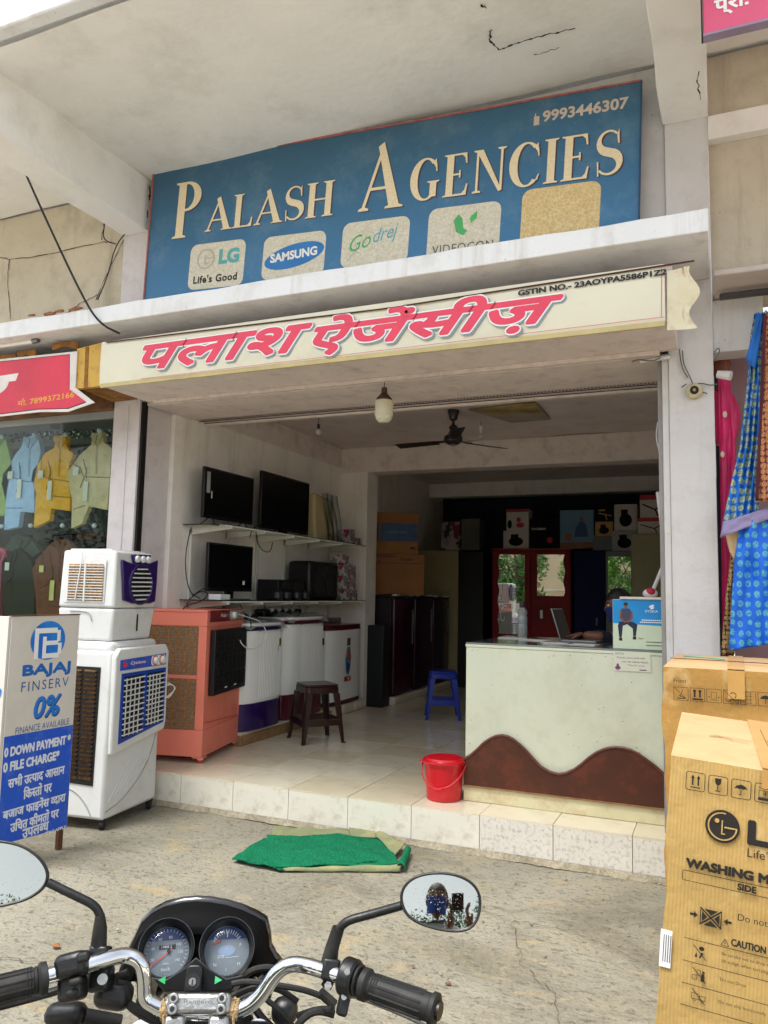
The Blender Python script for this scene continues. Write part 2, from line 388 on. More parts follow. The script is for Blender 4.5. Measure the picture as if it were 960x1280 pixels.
for s_, pts in enumerate(([(0, 322), (12, 325), (60, 318), (128, 302), (140, 303)], [(12, 325), (10, 345), (13, 399)], [(155, 300), (140, 330), (120, 375)], [(80, 395), (100, 380), (122, 368)], [(130, 280), (127, 300)])):
    crack(pts, B, .008, y=.016, seed=10+s_)
# interior
bx('wall', M_inw, -2.36, -2.06, .392, 7.3, 0, ZC+.02)
bx('wall_band', M_pink, -2.0599, -2.048, .84, 3.5, 3.03, ZC)
bx('wall_pilaster', M_inw, -2.059, -1.70, 3.501, 3.80, ZF, 2.97)
bx('wall', M_inw, XR+.001, XR+.25, .392, 7.3, 0, ZC+.02)
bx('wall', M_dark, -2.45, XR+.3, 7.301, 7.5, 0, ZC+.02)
bx('beam', M_pink, -2.059, XR, 3.5, 3.76, 2.965, ZC-.002, .008)
bx('beam', M_inw, -2.059, XR, 6.62, 6.85, 3.05, ZC-.002, .008)
def ceil(a, b):
    x = -2.06+3.87*a; y = .8+6.5*b
    return (x, y, ZC+.006*math.sin(4*x+5*y)+.004*math.sin(9*x)*math.sin(8*y))
MB().grid(ceil, 40, 60).build('ceiling', mat('ceiling_enamel', '#cdbfbb', .32, var=.1, scale=3, bump=.5, bscale=9, dirt=('#6f625d', .35, 5)), B, angle=180)
MB().box(-2.5, 2.2, .8, 7.5, 3.285, 3.5).build('roof_slab', M_inw, B)
# shutter box behind the sign
bx('shutter_box', M_pink, XL+.03, XR-.006, .05, .60, 2.998, ZC, .004)
bx('shutter_slat', mat('shutter_paint', '#c0b0aa', .45, var=.08, scale=5), XL+.05, XR-.01, .60, .78, 3.006, 3.03, .003)
bx('shutter_bar', M_pink, XL+.05, XR-.008, .78, .83, 2.985, 3.25, .003)
bb = MB()
for i in range(150): bb.box(-2.0+i*.0252, -2.0+i*.0252+.012, .66, .675, 3.0035, 3.0061)
bb.build('shutter_perforation', M_black, B, smooth=False)['kind'] = 'stuff'
bx('shutter_slot_dark_fill', M_black, XL+.03, XR-.01, -.0315, .0495, 3.03, 3.3, 0)  # solid black fill standing in for the darkness inside the slot
for yy in (.602, .7, .776): bx('shutter_seam', M_dark, XL+.05, XR-.01, yy, yy+.004, 3.0005, 3.0062, 0)
# old water-stained ceiling panel
s = MB(); s.add([tuple(un(u, v, z=3.255)) for u, v in ((585, 512), (668, 503), (688, 524), (640, 528))], [(0, 1, 2, 3)])
s.build('ceiling_patch', mat('stained_board', '#8d7a4e', .3, var=.4, scale=5, coat=.4), B, solid=.012)
bx('ceiling_vent', M_black, -.30, .10, 5.2, 5.45, ZC-.03, ZC-.005)
# floor, step and their tiles
floor = bx('floor', mat('mortar', '#8d8268', .95, var=.2, scale=30, bump=.6, bscale=60), -2.36, XR+.24, -.085, 7.3, .0, ZF-.012, 0)
M_tile = mat('floor_tile_glaze', '#dad2ba', .16, var=.06, scale=2.5, dirt=('#8d8263', .35, 3.5), coat=.3)
M_tileb = mat('floor_tile_glaze_warm', '#d2c8ac', .2, var=.08, scale=2.2, dirt=('#857a5e', .4, 3), coat=.3)
M_rise = mat('riser_tile_glaze', '#dedacb', .25, var=.04, scale=4, dirt=('#9c8f74', .5, 9), coat=.2)
M_risd = mat('riser_tile_stained', '#d9d5ca', .35, var=.05, scale=4, dirt=('#6e6356', .75, 40), coat=.1)
def tile_mesh(name, sx, sy, sz, m):
    o = MB().box(0, sx, 0, sy, 0, sz).build(name, m, None); me = o.data; bpy.data.objects.remove(o); return me
TS = .4395; X0 = .300-6*TS
t1 = tile_mesh('floor_tile', TS-.004, TS-.004, .012, M_tile); t2 = tile_mesh('floor_tile', TS-.004, TS-.004, .012, M_tileb)
r1 = tile_mesh('riser_tile', TS-.004, .014, .19, M_rise); r2 = tile_mesh('riser_tile', TS-.004, .014, .19, M_risd)
rg = random.Random(7)
for j in range(17):
    for i in range(10):
        x = X0+i*TS
        if x > XR: continue
        y = -.099+j*TS
        if y > 7.2: continue
        o = bpy.data.objects.new('floor_tile', t1 if rg.random() < .6 else t2); COL.objects.link(o); o.parent = floor
        o.location = (x, y, ZF-.0122+rg.uniform(0, .0012)); o.rotation_euler = (rg.uniform(-.001, .001), rg.uniform(-.001, .001), 0)
for i in range(10):
    x = X0+i*TS
    if x > XRO: continue
    o = bpy.data.objects.new('riser_tile', r2 if x > .7 else r1); COL.objects.link(o); o.parent = floor
    o.location = (x, -.1+rg.uniform(0, .0015), .036)
rm = MB()
def rough(a, b_):
    x = -2.2+4.3*a; q = .5+.25*math.sin(17*x)+.15*math.sin(53*x+1)+.1*math.sin(131*x+2); y = -.1-.022*(1-b_)*q-.004; return (x, y, .0+.037*b_)
rm.grid(rough, 300, 3).build('mortar_strip', mat('mortar_edge', '#a39a84', .95, var=.3, scale=40, bump=.8, bscale=90), B)
# conduit, hooks and wires on the building
MB().tube([un(294, 540, x=-2.05), un(291, 592, x=-2.05), un(289, 660, x=-2.05)], .008).build('conduit_pipe', M_white, B)

# hairline cracks in the cement
def gcrack(pts, seed, wd=.005):
    rg = random.Random(seed); P = [un(u, v, z=.0035) for u, v in pts]; Q = []
    for a, b in zip(P, P[1:]):
        for i in range(9): Q.append(a.lerp(b, i/9)+Vector((rg.uniform(-.014, .014), rg.uniform(-.014, .014), 0)))
    Q.append(P[-1]); b = MB()
    for a, c in zip(Q, Q[1:]):
        d = (c-a).normalized(); n = Vector((-d.y, d.x, 0))*wd*rg.uniform(.25, 1)*.5
        b.add([tuple(a-n), tuple(c-n), tuple(c+n), tuple(a+n)], [(0, 1, 2, 3)])
    o = b.build('ground_crack', mat('ground_crack_dark', '#4f493e', .95), gr, smooth=False)
gcrack([(520, 1082), (560, 1120), (640, 1150), (720, 1165), (800, 1200)], 1); gcrack([(640, 1150), (650, 1200), (690, 1240), (700, 1290)], 2, .004)
gcrack([(0, 1195), (60, 1205), (120, 1200)], 4, .006); 
# ------------------------------------------------------------------ serif capitals for the big sign
def stroke(pts, ws):
    q = []; n = len(pts)
    nm = []
    for i in range(n):
        a = pts[max(i-1, 0)]; b = pts[min(i+1, n-1)]; d = math.hypot(b[0]-a[0], b[1]-a[1]); nm.append((-(b[1]-a[1])/d, (b[0]-a[0])/d))
    P = [((p[0]-m[0]*w/2, p[1]-m[1]*w/2), (p[0]+m[0]*w/2, p[1]+m[1]*w/2)) for p, m, w in zip(pts, nm, ws)]
    return [[P[i][0], P[i+1][0], P[i+1][1], P[i][1]] for i in range(n-1)]
def rc(x0, x1, y0, y1): return [(x0, y0), (x1, y0), (x1, y1), (x0, y1)]
def serif(cx, w, y, s):      # foot serif, s=+1 for foot, -1 for head
    return [(cx-w, y), (cx+w, y), (cx+w, y+s*.025), (cx+w*.55, y+s*.05), (cx-w*.55, y+s*.05), (cx-w, y+s*.025)][::s]
def stem(x, T=.17): return [rc(x, x+T, 0, 1), serif(x+T/2, T/2+.07, 0, 1), serif(x+T/2, T/2+.07, 1, -1)]
def bowl(cx, cy, rx, ry, tx, ty, a0, a1, n=18, dx=0):
    o = []
    for i in range(n):
        a = R(a0+(a1-a0)*i/n); b = R(a0+(a1-a0)*(i+1)/n)
        o.append([(cx+dx+(rx-tx)*math.cos(a), cy+(ry-ty)*math.sin(a)), (cx+rx*math.cos(a), cy+ry*math.sin(a)), (cx+rx*math.cos(b), cy+ry*math.sin(b)), (cx+dx+(rx-tx)*math.cos(b), cy+(ry-ty)*math.sin(b))])
    return o
def arc(cx, cy, rx, ry, a0, a1, n): return [(cx+rx*math.cos(R(a0+(a1-a0)*i/n)), cy+ry*math.sin(R(a0+(a1-a0)*i/n))) for i in range(n+1)]
def glyph(c):
    if c == 'P': return stem(.08)+bowl(.27, .735, .33, .265, .16, .045, -90, 90)+[rc(.24, .28, .47, .515), rc(.24, .28, .955, 1)], .66
    if c == 'I': return stem(.09), .36
    if c == 'H': return stem(.08)+stem(.55)+[rc(.25, .55, .48, .53)], .82
    if c == 'L': return stem(.08)+[rc(.25, .6, 0, .045), [(.48, .045), (.6, .045), (.62, .27), (.585, .27), (.555, .12)]], .66
    if c == 'E': return stem(.08)+[rc(.25, .58, 0, .045), [(.47, .045), (.58, .045), (.61, .26), (.575, .26), (.54, .12)], rc(.25, .56, .955, 1), [(.45, .955), (.56, .955), (.58, .75), (.545, .75), (.52, .89)], rc(.25, .43, .485, .53), [(.39, .42), (.425, .42), (.425, .6), (.39, .6)]], .68
    if c == 'A': return [[(.05, .03), (.11, .03), (.43, .93), (.4, 1)], [(.31, .97), (.42, 1.03), (.78, .03), (.58, .03)], rc(.18, .55, .3, .345), serif(.09, .1, 0, 1), serif(.68, .17, 0, 1)], .82
    if c == 'N': return [rc(.09, .145, 0, 1), rc(.66, .715, 0, 1), [(.07, 1), (.24, 1), (.715, 0), (.64, -.02)], serif(.118, .1, 0, 1), serif(.688, .1, 1, -1), serif(.13, .11, 1, -1)], .8
    if c == 'C': return bowl(.42, .5, .38, .515, .17, .045, 48, 312, 26, .02)+[[(.66, .86), (.70, .86), (.72, .66), (.69, .66)], [(.60, .87), (.68, .97), (.70, .72)], stroke([(.67, .12), (.72, .25)], [.05, .02])[0]], .78
    if c == 'G': return bowl(.42, .5, .38, .515, .17, .045, 48, 318, 26, .02)+[[(.66, .86), (.70, .86), (.72, .66), (.69, .66)], [(.60, .87), (.68, .97), (.70, .72)], rc(.55, .71, .06, .42), serif(.63, .15, .44, -1)], .84
    if c == 'S':
        p = arc(.31, .745, .21, .23, 40, 250, 14)+arc(.31, .26, .23, .235, 62, -145, 14)
        n = len(p); wd = [.045+.15*math.exp(-((i-n*.5)/(n*.19))**2) for i in range(n)]
        return stroke(p, wd)+[[(.47, .87), (.51, 1.0), (.53, .68), (.5, .68)], [(.09, .0), (.12, .0), (.1, .32), (.07, .32)]], .62
def serif_word(s, h, gap=.03, sx=1.):
    out = []; x = 0
    for c in s:
        if c == ' ': x += .3*h*sx; continue
        g, w_ = glyph(c); out.append(([[(x+a*h*sx, b*h) for a, b in p] for p in g])); x += (w_+gap)*h*sx
    return out, x

# ------------------------------------------------------------------ big blue sign
tl, tr = un(193, 210, y=-.075), un(802, 101, y=-.075); bl = un(193, 372, y=-.075)
dr = (tr-tl).normalized(); dn = Vector((-.03, 0, -1)).normalized(); Wd = (tr-tl).length
SG = thing('main_sign', 'large faded blue shop signboard with gold serif name and brand logos above the canopy slab', 'signboard')
def sgm(): 
    m = mat('sign_blue', '#21567f', .45, var=.14, scale=2.2, bump=.12, bscale=120, dirt=('#8aa0ac', .5, 3.4))
    t = m.node_tree; N = t.nodes; L = t.links; b = N['Principled BSDF']; src = b.inputs['Base Color'].links[0].from_socket
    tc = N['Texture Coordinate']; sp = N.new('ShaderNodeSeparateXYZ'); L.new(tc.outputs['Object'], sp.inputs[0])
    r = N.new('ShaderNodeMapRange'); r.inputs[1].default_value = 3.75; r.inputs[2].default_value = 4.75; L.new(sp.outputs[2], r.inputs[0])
    x = N.new('ShaderNodeMix'); x.data_type = 'RGBA'; x.inputs[7].default_value = (*hexc('#426679'), 1); x.inputs[6].default_value = (*hexc('#4487b8'), 1)  # darker top: soffit shade painted into the colour, plus fading below
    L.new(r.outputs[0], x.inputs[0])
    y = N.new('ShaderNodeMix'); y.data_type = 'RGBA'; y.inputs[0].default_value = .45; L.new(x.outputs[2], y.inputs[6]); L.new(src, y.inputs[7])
    v = N.new('ShaderNodeTexNoise'); v.inputs['Scale'].default_value = 95; v.inputs['Detail'].default_value = 3; L.new(tc.outputs['Object'], v.inputs['Vector'])
    q = N.new('ShaderNodeMapRange'); q.inputs[1].default_value = .68; q.inputs[2].default_value = .74; q.inputs[4].default_value = .55; L.new(v.outputs[0], q.inputs[0])
    z = N.new('ShaderNodeMix'); z.data_type = 'RGBA'; z.inputs[7].default_value = (*hexc('#8fb3c9'), 1); L.new(q.outputs[0], z.inputs[0]); L.new(y.outputs[2], z.inputs[6])
    L.new(z.outputs[2], b.inputs['Base Color']); return m
c4 = [tl, tr, tr+dn*1.14, tl+dn*1.14]
b = MB(); ys = .055
b.add([(p.x, p.y, p.z) for p in c4]+[(p.x, p.y+ys, p.z) for p in c4], [(0, 1, 2, 3), (7, 6, 5, 4), (0, 4, 5, 1), (1, 5, 6, 2), (2, 6, 7, 3), (3, 7, 4, 0)])
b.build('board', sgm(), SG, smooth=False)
M_frm = mat('sign_frame_rust', '#a0615a', .7, var=.3, scale=20)
M_frb = mat('sign_frame_blue', '#2c4a6a', .6)
for p, q, m in ((c4[0], c4[1], M_frm), (c4[0], c4[3], M_frm), (c4[1], c4[2], M_frb)):
    MB().tube([p+Vector((0, -.004, 0)), q+Vector((0, -.004, 0))], .008, 4).build('frame', m, SG, smooth=False)
M_gold = mat('sign_gold', '#e2d3b0', .55, var=.1, scale=60, dirt=('#f2e8cf', .7, 90))
M_goldd = mat('sign_gold_edge', '#4c3a40', .6)
def sfr(u, v, off=.0, dx=0, dz=0):
    o = un(u, v, y=-.0755-off); return frame(o+Vector((dx, 0, dz)), dr, -dn)
def letters(word, px0, pv0, px1, h, sx0):
    a = un(px0, pv0, y=-.078); e = un(px1, pv0, y=-.078); L_, x = serif_word(word, h, .03, 1.); sx = (e.x-a.x)/x
    L_, x = serif_word(word, h, .03, sx)
    for g in L_:
        flat('letter', M_goldd, SG, sfr(px0, pv0, .001, .010, -.008), g)
        flat('letter', M_gold, SG, sfr(px0, pv0, .002), [[(p[0], p[1]) for p in q] for q in g])
letters('P', 214, 299, 252, .455, 1)
letters('ALASH', 256, 290, 418, .262, 1)
letters('A', 448, 265, 503, .475, 1)
letters('GENCIES', 509, 253, 781, .295, 1)
M_num = mat('sign_number', '#c9b9ab', .6)
put_text('9993446307', M_num, SG, sfr(678, 153, .001), w=.53, h=.078, bold=.03)
flat('phone_mark', M_num, SG, sfr(667, 157, .001), [rc(0, .035, 0, .06), rc(.005, .012, .06, .08)])
def crk(name, base, ck):
    m = mat(name, base, .6, var=.08, scale=14, dirt=(ck, .5, 30)); t = m.node_tree; N = t.nodes; L = t.links; b = N['Principled BSDF']; src = b.inputs['Base Color'].links[0].from_socket
    v = N.new('ShaderNodeTexVoronoi'); v.feature = 'DISTANCE_TO_EDGE'; v.inputs['Scale'].default_value = 34
    L.new(N['Texture Coordinate'].outputs['Object'], v.inputs['Vector'])
    r = N.new('ShaderNodeMapRange'); r.inputs[1].default_value = .02; r.inputs[2].default_value = .07; r.inputs[3].default_value = .55; r.inputs[4].default_value = 0; L.new(v.outputs[0], r.inputs[0])
    x = N.new('ShaderNodeMix'); x.data_type = 'RGBA'; x.inputs[7].default_value = (*hexc(ck), 1); L.new(r.outputs[0], x.inputs[0]); L.new(src, x.inputs[6]); L.new(x.outputs[2], b.inputs['Base Color']); return m
M_card = crk('logo_card', '#d6d2c2', '#b7a987'); M_cardy = crk('logo_card_faded', '#cdb27a', '#e8dcb6')
M_txt = mat('print_black', '#1d1d1f', .6); M_teal = mat('print_teal', '#5aa9ae', .6); M_sblue = mat('print_blue', '#2f77b8', .6)
M_green = mat('print_green', '#4fae68', .6); M_greyp = mat('print_grey', '#b4b3a4', .6); M_wht = mat('print_white', '#e6e6e4', .6, var=.03)
def card(u0, v0, u1, v1, m=M_card, h=.345):
    a = un(u0, v0, y=-.076); e = un(u1, v1, y=-.076); wd = e.x-a.x
    fm = sfr(u0, v0, .0006); flat('logo_card', m, SG, fm, [rrect(0, wd, 0, h, .06)]); return wd, lambda x, z, k=.0014: fm @ Matrix.Translation((x, z, k))
wd, F = card(234, 363, 303, 356, h=.36)
flat('logo', M_greyp, SG, F(0, 0, .001), ring(.15, .235, .068, .082)+[rc(.14, .15, .2, .27), rc(.14, .18, .195, .205), rc(.155, .215, .235, .243)])
put_text('LG', M_teal, SG, F(.27, .18), w=.185, h=.12, bold=.05)
put_text("Life's Good", M_txt, SG, F(.05, .045), w=.4, h=.062, bold=.03, spacing=1.1)
wd, F = card(326, 351, 404, 345, h=.33)
flat('logo', M_sblue, SG, F(0, 0, .001), [ell(.265, .165, .25, .088, rot=.17)])
put_text('SAMSUNG', M_wht, SG, F(.07, .125, .0022) @ Matrix.Rotation(R(4), 4, 'Z'), w=.39, h=.068, bold=.04)
wd, F = card(425, 336, 509, 330, h=.33)
put_text('Go', M_green, SG, F(.07, .11) @ Matrix.Rotation(R(12), 4, 'Z'), h=.11, w=.17, shear=.5)
put_text('drej', mat('print_cyan', '#5fa9b8', .6), SG, F(.25, .13) @ Matrix.Rotation(R(10), 4, 'Z'), h=.13, w=.2, shear=.5)
flat('logo', M_greyp, SG, F(0, 0, .001), stroke([(.05, .05), (.12, .13), (.1, .2), (.06, .14), (.14, .1)], [.01]*5))
wd, F = card(532, 330, 623, 318, h=.38)
flat('logo', M_green, SG, F(0, 0, .001), [[(.18, .28), (.21, .32), (.24, .29), (.25, .22), (.28, .2), (.25, .17), (.2, .2)], [(.3, .3), (.34, .33), (.34, .28), (.3, .25), (.29, .28)]])
put_text('VIDEOCON', mat('print_darkgrey', '#5b5b58', .6), SG, F(.04, .06), w=.42, h=.06, spacing=1.1)
wd, F = card(649, 313, 748, 299, m=M_cardy, h=.40)

# ------------------------------------------------------------------ cream light box sign below the slab
LB = thing('lightbox_sign', 'cream light box sign with red Devanagari name hanging under the white slab', 'signboard')
Yb = -.55
M_flex = mat('cream_flex', '#d3cfb8', .42, var=.04, scale=1.5, bump=.1, bscale=12, dirt=('#a39a78', .35, 2.2), coat=.2)
def lbf(a, b):
    x = -1.998+3.86*a; z = 3.003+.32*b
    return (x, Yb+.004*math.sin(x*3)*math.sin(b*3)-.006*math.sin(math.pi*b), z)
MB().grid(lbf, 80, 8).build('face', M_flex, LB, angle=180)
box('box_body', M_pink, LB, -1.998, 1.90, Yb+.014, -.032, 3.0005, 3.312, .004)
box('lower_strip', mat('flex_yellowed', '#b7a877', .5, var=.15, scale=5), LB, -1.99, 1.86, Yb-.004, Yb+.013, 2.982, 3.012, .002)
box('angle_iron', mat('painted_angle', '#c9bdb6', .6, var=.15, scale=20, bump=.5, bscale=60), LB, -1.90, 1.80, -.085, -.05, 2.972, 3.0, .004)
# loose ragged end of the flex
def rag(a, b):
    u = 834+a*34+(-7*a*math.sin(b*9+1) if a > .6 else 0); v = 339-a*8+b*(412-338+a*3); p = un(u, v, y=Yb-.012)
    return (p.x, p.y-.03*math.sin(a*3)*math.sin(b*5+.6)*a+.02*a, p.z)
MB().grid(rag, 10, 14).build('flex_end', mat('flex_rusty', '#cfc8ac', .5, var=.1, scale=6, dirt=('#a0763f', .6, 9)), LB, angle=180)
def lfr(x, z, off=.0): return frame((x, Yb-.012-off, z), (1, 0, 0.004), (0, 0, 1))
M_red = mat('title_pink_red', '#d8405a', .5, var=.1, scale=3); M_rd2 = mat('title_deep_red', '#b32942', .5); M_slate = mat('title_slate', '#7d8e96', .5)
def title(parts, x, z, w_, h_, top):
    for mm, ft, dx, dz, k in ((M_slate, .019, .010, -.010, .0), (M_wht, .019, .0, .0, .001), (M_red, .0105, .0, .0, .002)):
        put_text(parts, mm, LB, lfr(x+dx, z+dz, k), w=w_, h=h_, bold=0, shear=.32, fat=ft)
title(['पलाश'], -1.60, 3.075, 1.34, .168, 0)
title(['ऐजेंसीज़'], -.235, 3.035, 1.56, .235, 0)
M_l = mat('title_line', '#c03a50', .5)
put_text('GSTIN NO.- 23AOYPA5586P1Z2', M_txt, LB, frame((1.075, Yb-.014, 3.247), (1, 0, .012), (0, 0, 1)), w=.80, h=.034, bold=.045)
flat('border_line', M_l, LB, lfr(0, 0), [line(-1.6, 3.018, 1.87, 3.02, .003), line(1.855, 3.02, 1.862, 3.3, .003)])
MB().tube([un(133, 428, y=Yb-.01), un(480, 386, y=Yb-.01), un(868, 326, y=Yb-.01)], .005, 5).build('edge_wire', mat('dark_red_line', '#4a2426', .7), LB)
# ------------------------------------------------------------------ garment shop on the left
GS = thing('garment_shop_front', 'glass display window and dark interior of the garment shop beside the left column', 'shop front')
box('window_sill', M_beige, GS, -8, XLO-.01, -.05, .12, 0, .95, .006)
box('window_header', mat('header_grey', '#8e9191', .5), GS, -8, XLO-.01, .06, .12, 2.93, 3.06, .004)
box('fascia_board', mat('old_brown_wood', '#6b4a2c', .8, var=.4, scale=9, bump=.5, bscale=40), GS, -8, XLO-.005, -.02, .05, 2.98, 3.2, .006)
box('fascia_board', _M['old_brown_wood'], GS, -8, XLO-.005, -.45, -.02, 3.17, 3.2, .006)
def glassm(name, col, rough=.02):
    m = bpy.data.materials.new(name); m.use_nodes = True; t = m.node_tree; N = t.nodes; L = t.links; N.remove(N['Principled BSDF'])
    tr_ = N.new('ShaderNodeBsdfTransparent'); tr_.inputs[0].default_value = (*col, 1); gl = N.new('ShaderNodeBsdfGlossy'); gl.inputs['Roughness'].default_value = rough
    fr = N.new('ShaderNodeLayerWeight'); fr.inputs[0].default_value = .5; pw = N.new('ShaderNodeMath'); pw.operation = 'POWER'; pw.inputs[1].default_value = 4.; L.new(fr.outputs['Facing'], pw.inputs[0])
    mr = N.new('ShaderNodeMapRange'); mr.inputs[3].default_value = .02; mr.inputs[4].default_value = .25; L.new(pw.outputs[0], mr.inputs[0])
    mx = N.new('ShaderNodeMixShader'); L.new(mr.outputs[0], mx.inputs[0]); L.new(tr_.outputs[0], mx.inputs[1]); L.new(gl.outputs[0], mx.inputs[2])
    L.new(mx.outputs[0], N['Material Output'].inputs[0]); return m
M_glass = glassm('window_glass', (.86, .9, .88))
box('glass_pane', M_glass, GS, -8, XLO-.012, .085, .092, .951, 2.93, 0)
box('room_wall', mat('dark_shop_wall', '#2f3936', .7, var=.5, scale=3), GS, -8, -2.37, 1.6, 1.7, .0, 3.2, 0)
box('room_floor', M_dark, GS, -8, -2.37, .13, 1.6, .9, .95, 0)
box('room_ceiling', _M['header_grey'], GS, -8, -2.37, .13, 1.6, 3.1, 3.2, 0)
rg = random.Random(3)
cl_cols = ['#3e2330', '#5b2230', '#26313c', '#4b4a3a', '#1f2a24', '#6a4b30', '#39465a', '#2a2025']
for sh in (1.05, 1.45, 1.83):
    box('display_shelf', mat('shelf_dark', '#3a3f3c', .5), GS, -6, -2.38, 1.0, 1.4, sh, sh+.02, 0)
fb = {}
for sh in (1.07, 1.47, 1.85):
    x = -4.6
    while x < -2.5:
        for k in range(3):
            cc = rg.choice(cl_cols); j = rg.uniform(-.01, .01)
            fb.setdefault(cc, MB()).box(x+j, x+.26+j, 1.02+j, 1.36, sh+k*.075, sh+k*.075+.068)
        x += .3
for cc, mb in fb.items():
    tag(mb.build('folded_garments', mat('fold_'+cc[1:], cc, .9, bump=.3, bscale=30), None, bevel=.02), 'dim folded garments filling the shelves inside the garment shop', 'garments', kind='stuff')
# shirts hanging in the window, outlines seen through the glass
SY = .28
def garment(name, label, colr, pts, tags=(), lines=(), y=SY, seed=0, group=None, tagc='#d8dfd0', dirt=None):
    P = [un(u, v, y=y) for u, v in pts]; cx = sum(p.x for p in P)/len(P); cz = sum(p.z for p in P)/len(P)
    t = thing(name, label, 'shirt' if name == 'shirt' else 'jacket', (cx, y, cz), group=group)
    m = mat('cloth_'+colr[1:], colr, .9, var=.14, scale=7, bump=1., bscale=11, dirt=dirt)
    poly = [(p.x-cx, p.z-cz) for p in P]
    b = MB().prism(poly, -.02, .03)
    o = b.build('cloth', m, t, bevel=.005, seg=2, smooth=False)
    hi = sorted(poly, key=lambda q: -q[1])[:2]; hi.sort(); (xa, za_), (xb, zb_) = hi
    mc = mat('collar_'+colr[1:], tuple(c*.7 for c in hexc(colr)), .9, var=.1, bump=.4, bscale=30); xm = (xa+xb)/2; zm = min(za_, zb_)
    for q in ([(xa-.012, zm-.03), (xa, zm+.01), (xm+.005, zm-.02), (xm-.015, zm-.105)], [(xb+.012, zm-.03), (xb, zm+.01), (xm+.008, zm-.02), (xm+.022, zm-.105)]): MB().prism(q, -.030, -.020).build('collar', mc, t, bevel=.003)
    MB().prism([(xm-.006, zm-.10), (xm+.012, zm-.10), (xm+.02, zm-.36), (xm+.0, zm-.36)], -.0235, -.020).build('placket', mc, t)
    mw = mat('paper_tag_'+tagc[1:], tagc, .7); 
    for (u, v, w_, h_) in tags:
        p = un(u, v, y=y-.03); MB().box(p.x-cx-w_/2, p.x-cx+w_/2, -.034, -.031, p.z-cz-h_/2, p.z-cz+h_/2).build('price_tag', mw, t)
        MB().tube([(p.x-cx, -.032, p.z-cz+h_/2), (p.x-cx-.005, -.03, p.z-cz+h_/2+.12)], .002, 4).build('tag_string', M_crack, t)
    for ln in lines:
        q = [un(u, v, y=y-.022) for u, v in ln]; MB().tube([(a.x-cx, -.0225, a.z-cz) for a in q], .0045, 5).build('seam', mat('seam_'+colr[1:], tuple(c*.45 for c in hexc(colr))), t)
    return t
gS = 'light shirts hanging in the garment shop window'
garment('shirt', 'pale green shirt at the far edge of the garment window, mostly outside the view', '#93b06c', [(-25, 548), (-8, 545), (8, 545), (12, 560), (18, 585), (12, 610), (8, 645), (-30, 645), (-35, 590)], [(-12, 628, .05, .15)], group=gS)
garment('shirt', 'light blue shirt hanging between the pale green and mustard shirts behind glass', '#a3c6ec', [(33, 547), (48, 544), (51, 553), (53, 565), (48, 590), (45, 605), (45, 641), (28, 640), (25, 659), (7, 663), (9, 625), (4, 606), (6, 592), (14, 582), (20, 570), (28, 560)], [(24, 611, .05, .17), (13, 594, .06, .07)], [[(6, 592), (17, 597), (27, 601), (44, 603)], [(24, 578), (26, 600), (20, 615)], [(8, 635), (28, 635)]], group=gS)
garment('shirt', 'mustard yellow shirt hanging in the middle of the garment window', '#e8b23c', [(71, 545), (85, 545), (84, 555), (88, 563), (94, 568), (88, 582), (87, 600), (90, 620), (89, 639), (66, 636), (64, 651), (44, 660), (47, 615), (41, 600), (43, 588), (52, 577), (58, 567), (70, 560)], [(62, 613, .05, .17), (51, 593, .06, .07)], [[(43, 588), (60, 598), (86, 602)], [(60, 576), (63, 590), (58, 612)], [(66, 620), (88, 622)]], group=gS)
garment('shirt', 'pale khaki beige shirt hanging beside the white column', '#d2c69c', [(118, 542), (130, 540), (131, 552), (141, 560), (139, 600), (136, 638), (113, 633), (104, 655), (91, 661), (92, 625), (87, 604), (86, 590), (94, 580), (101, 570), (116, 556)], [(107, 614, .05, .17), (95, 589, .06, .07)], [[(86, 578), (100, 584), (104, 596), (137, 597)], [(104, 574), (108, 590), (100, 610)], [(106, 632), (96, 635), (92, 637)]], group=gS)
gJ = 'dark jackets hanging in the lower row of the garment window'
garment('jacket', 'dark green jacket hanging low behind the glass above the finance board', '#1c281f', [(14, 690), (24, 685), (33, 692), (42, 702), (46, 740), (44, 775), (8, 772), (4, 735), (-2, 712)], [(9, 868-660, .05, .05), (9, 708, .05, .07)], [[(18, 692), (16, 720), (8, 728)]], group=gJ)
garment('jacket', 'rust brown jacket with a yellow tag hanging beside the small white cooler', '#6a4029', [(64, 681), (72, 674), (84, 675), (92, 682), (100, 690), (98, 775), (48, 775), (46, 740), (42, 712), (48, 700), (56, 690)], [(65, 738, .05, .17), (52, 711, .05, .06)], [[(62, 690), (66, 720), (60, 730)], [(50, 735), (64, 728)], [(60, 757), (84, 760)]], group=gJ, tagc='#c9c97a', dirt=('#2e1d15', .6, 6))
garment('jacket', 'pink garment hanging low at the edge of the garment window', '#c0617a', [(-20, 690), (0, 684), (10, 688), (11, 700), (4, 712), (-20, 712)], group=gJ)
garment('jacket', 'grey green garment hanging behind the lower row of jackets', '#4a5b50', [(8, 684), (22, 668), (40, 672), (52, 690), (40, 700), (20, 698)], y=.42, group=gJ)
garment('jacket', 'maroon garment bottom row behind the dark green jacket', '#5a1d2e', [(-10, 715), (4, 720), (6, 775), (-10, 775)], y=.4, group=gJ)
for (u, v), hl in zip(((2, 549), (43, 546), (82, 546), (124, 541), (2, 661), (38, 660), (78, 660), (118, 660)), ('above the pale green shirt', 'above the light blue shirt', 'above the mustard shirt', 'above the khaki shirt', 'above the pink garment', 'below the light blue shirt', 'above the rust brown jacket', 'below the khaki shirt')):
    p = un(u, v-3, y=.24)
    o = MB().ball(tuple(p), .02).build('hanging_hook', mat('clear_hook', '#c8d6e2', .2), None)
    tag(o, 'small clear plastic hook '+hl+' in the window', 'hook', 'clear hooks in the garment window')
wt = MB(); 
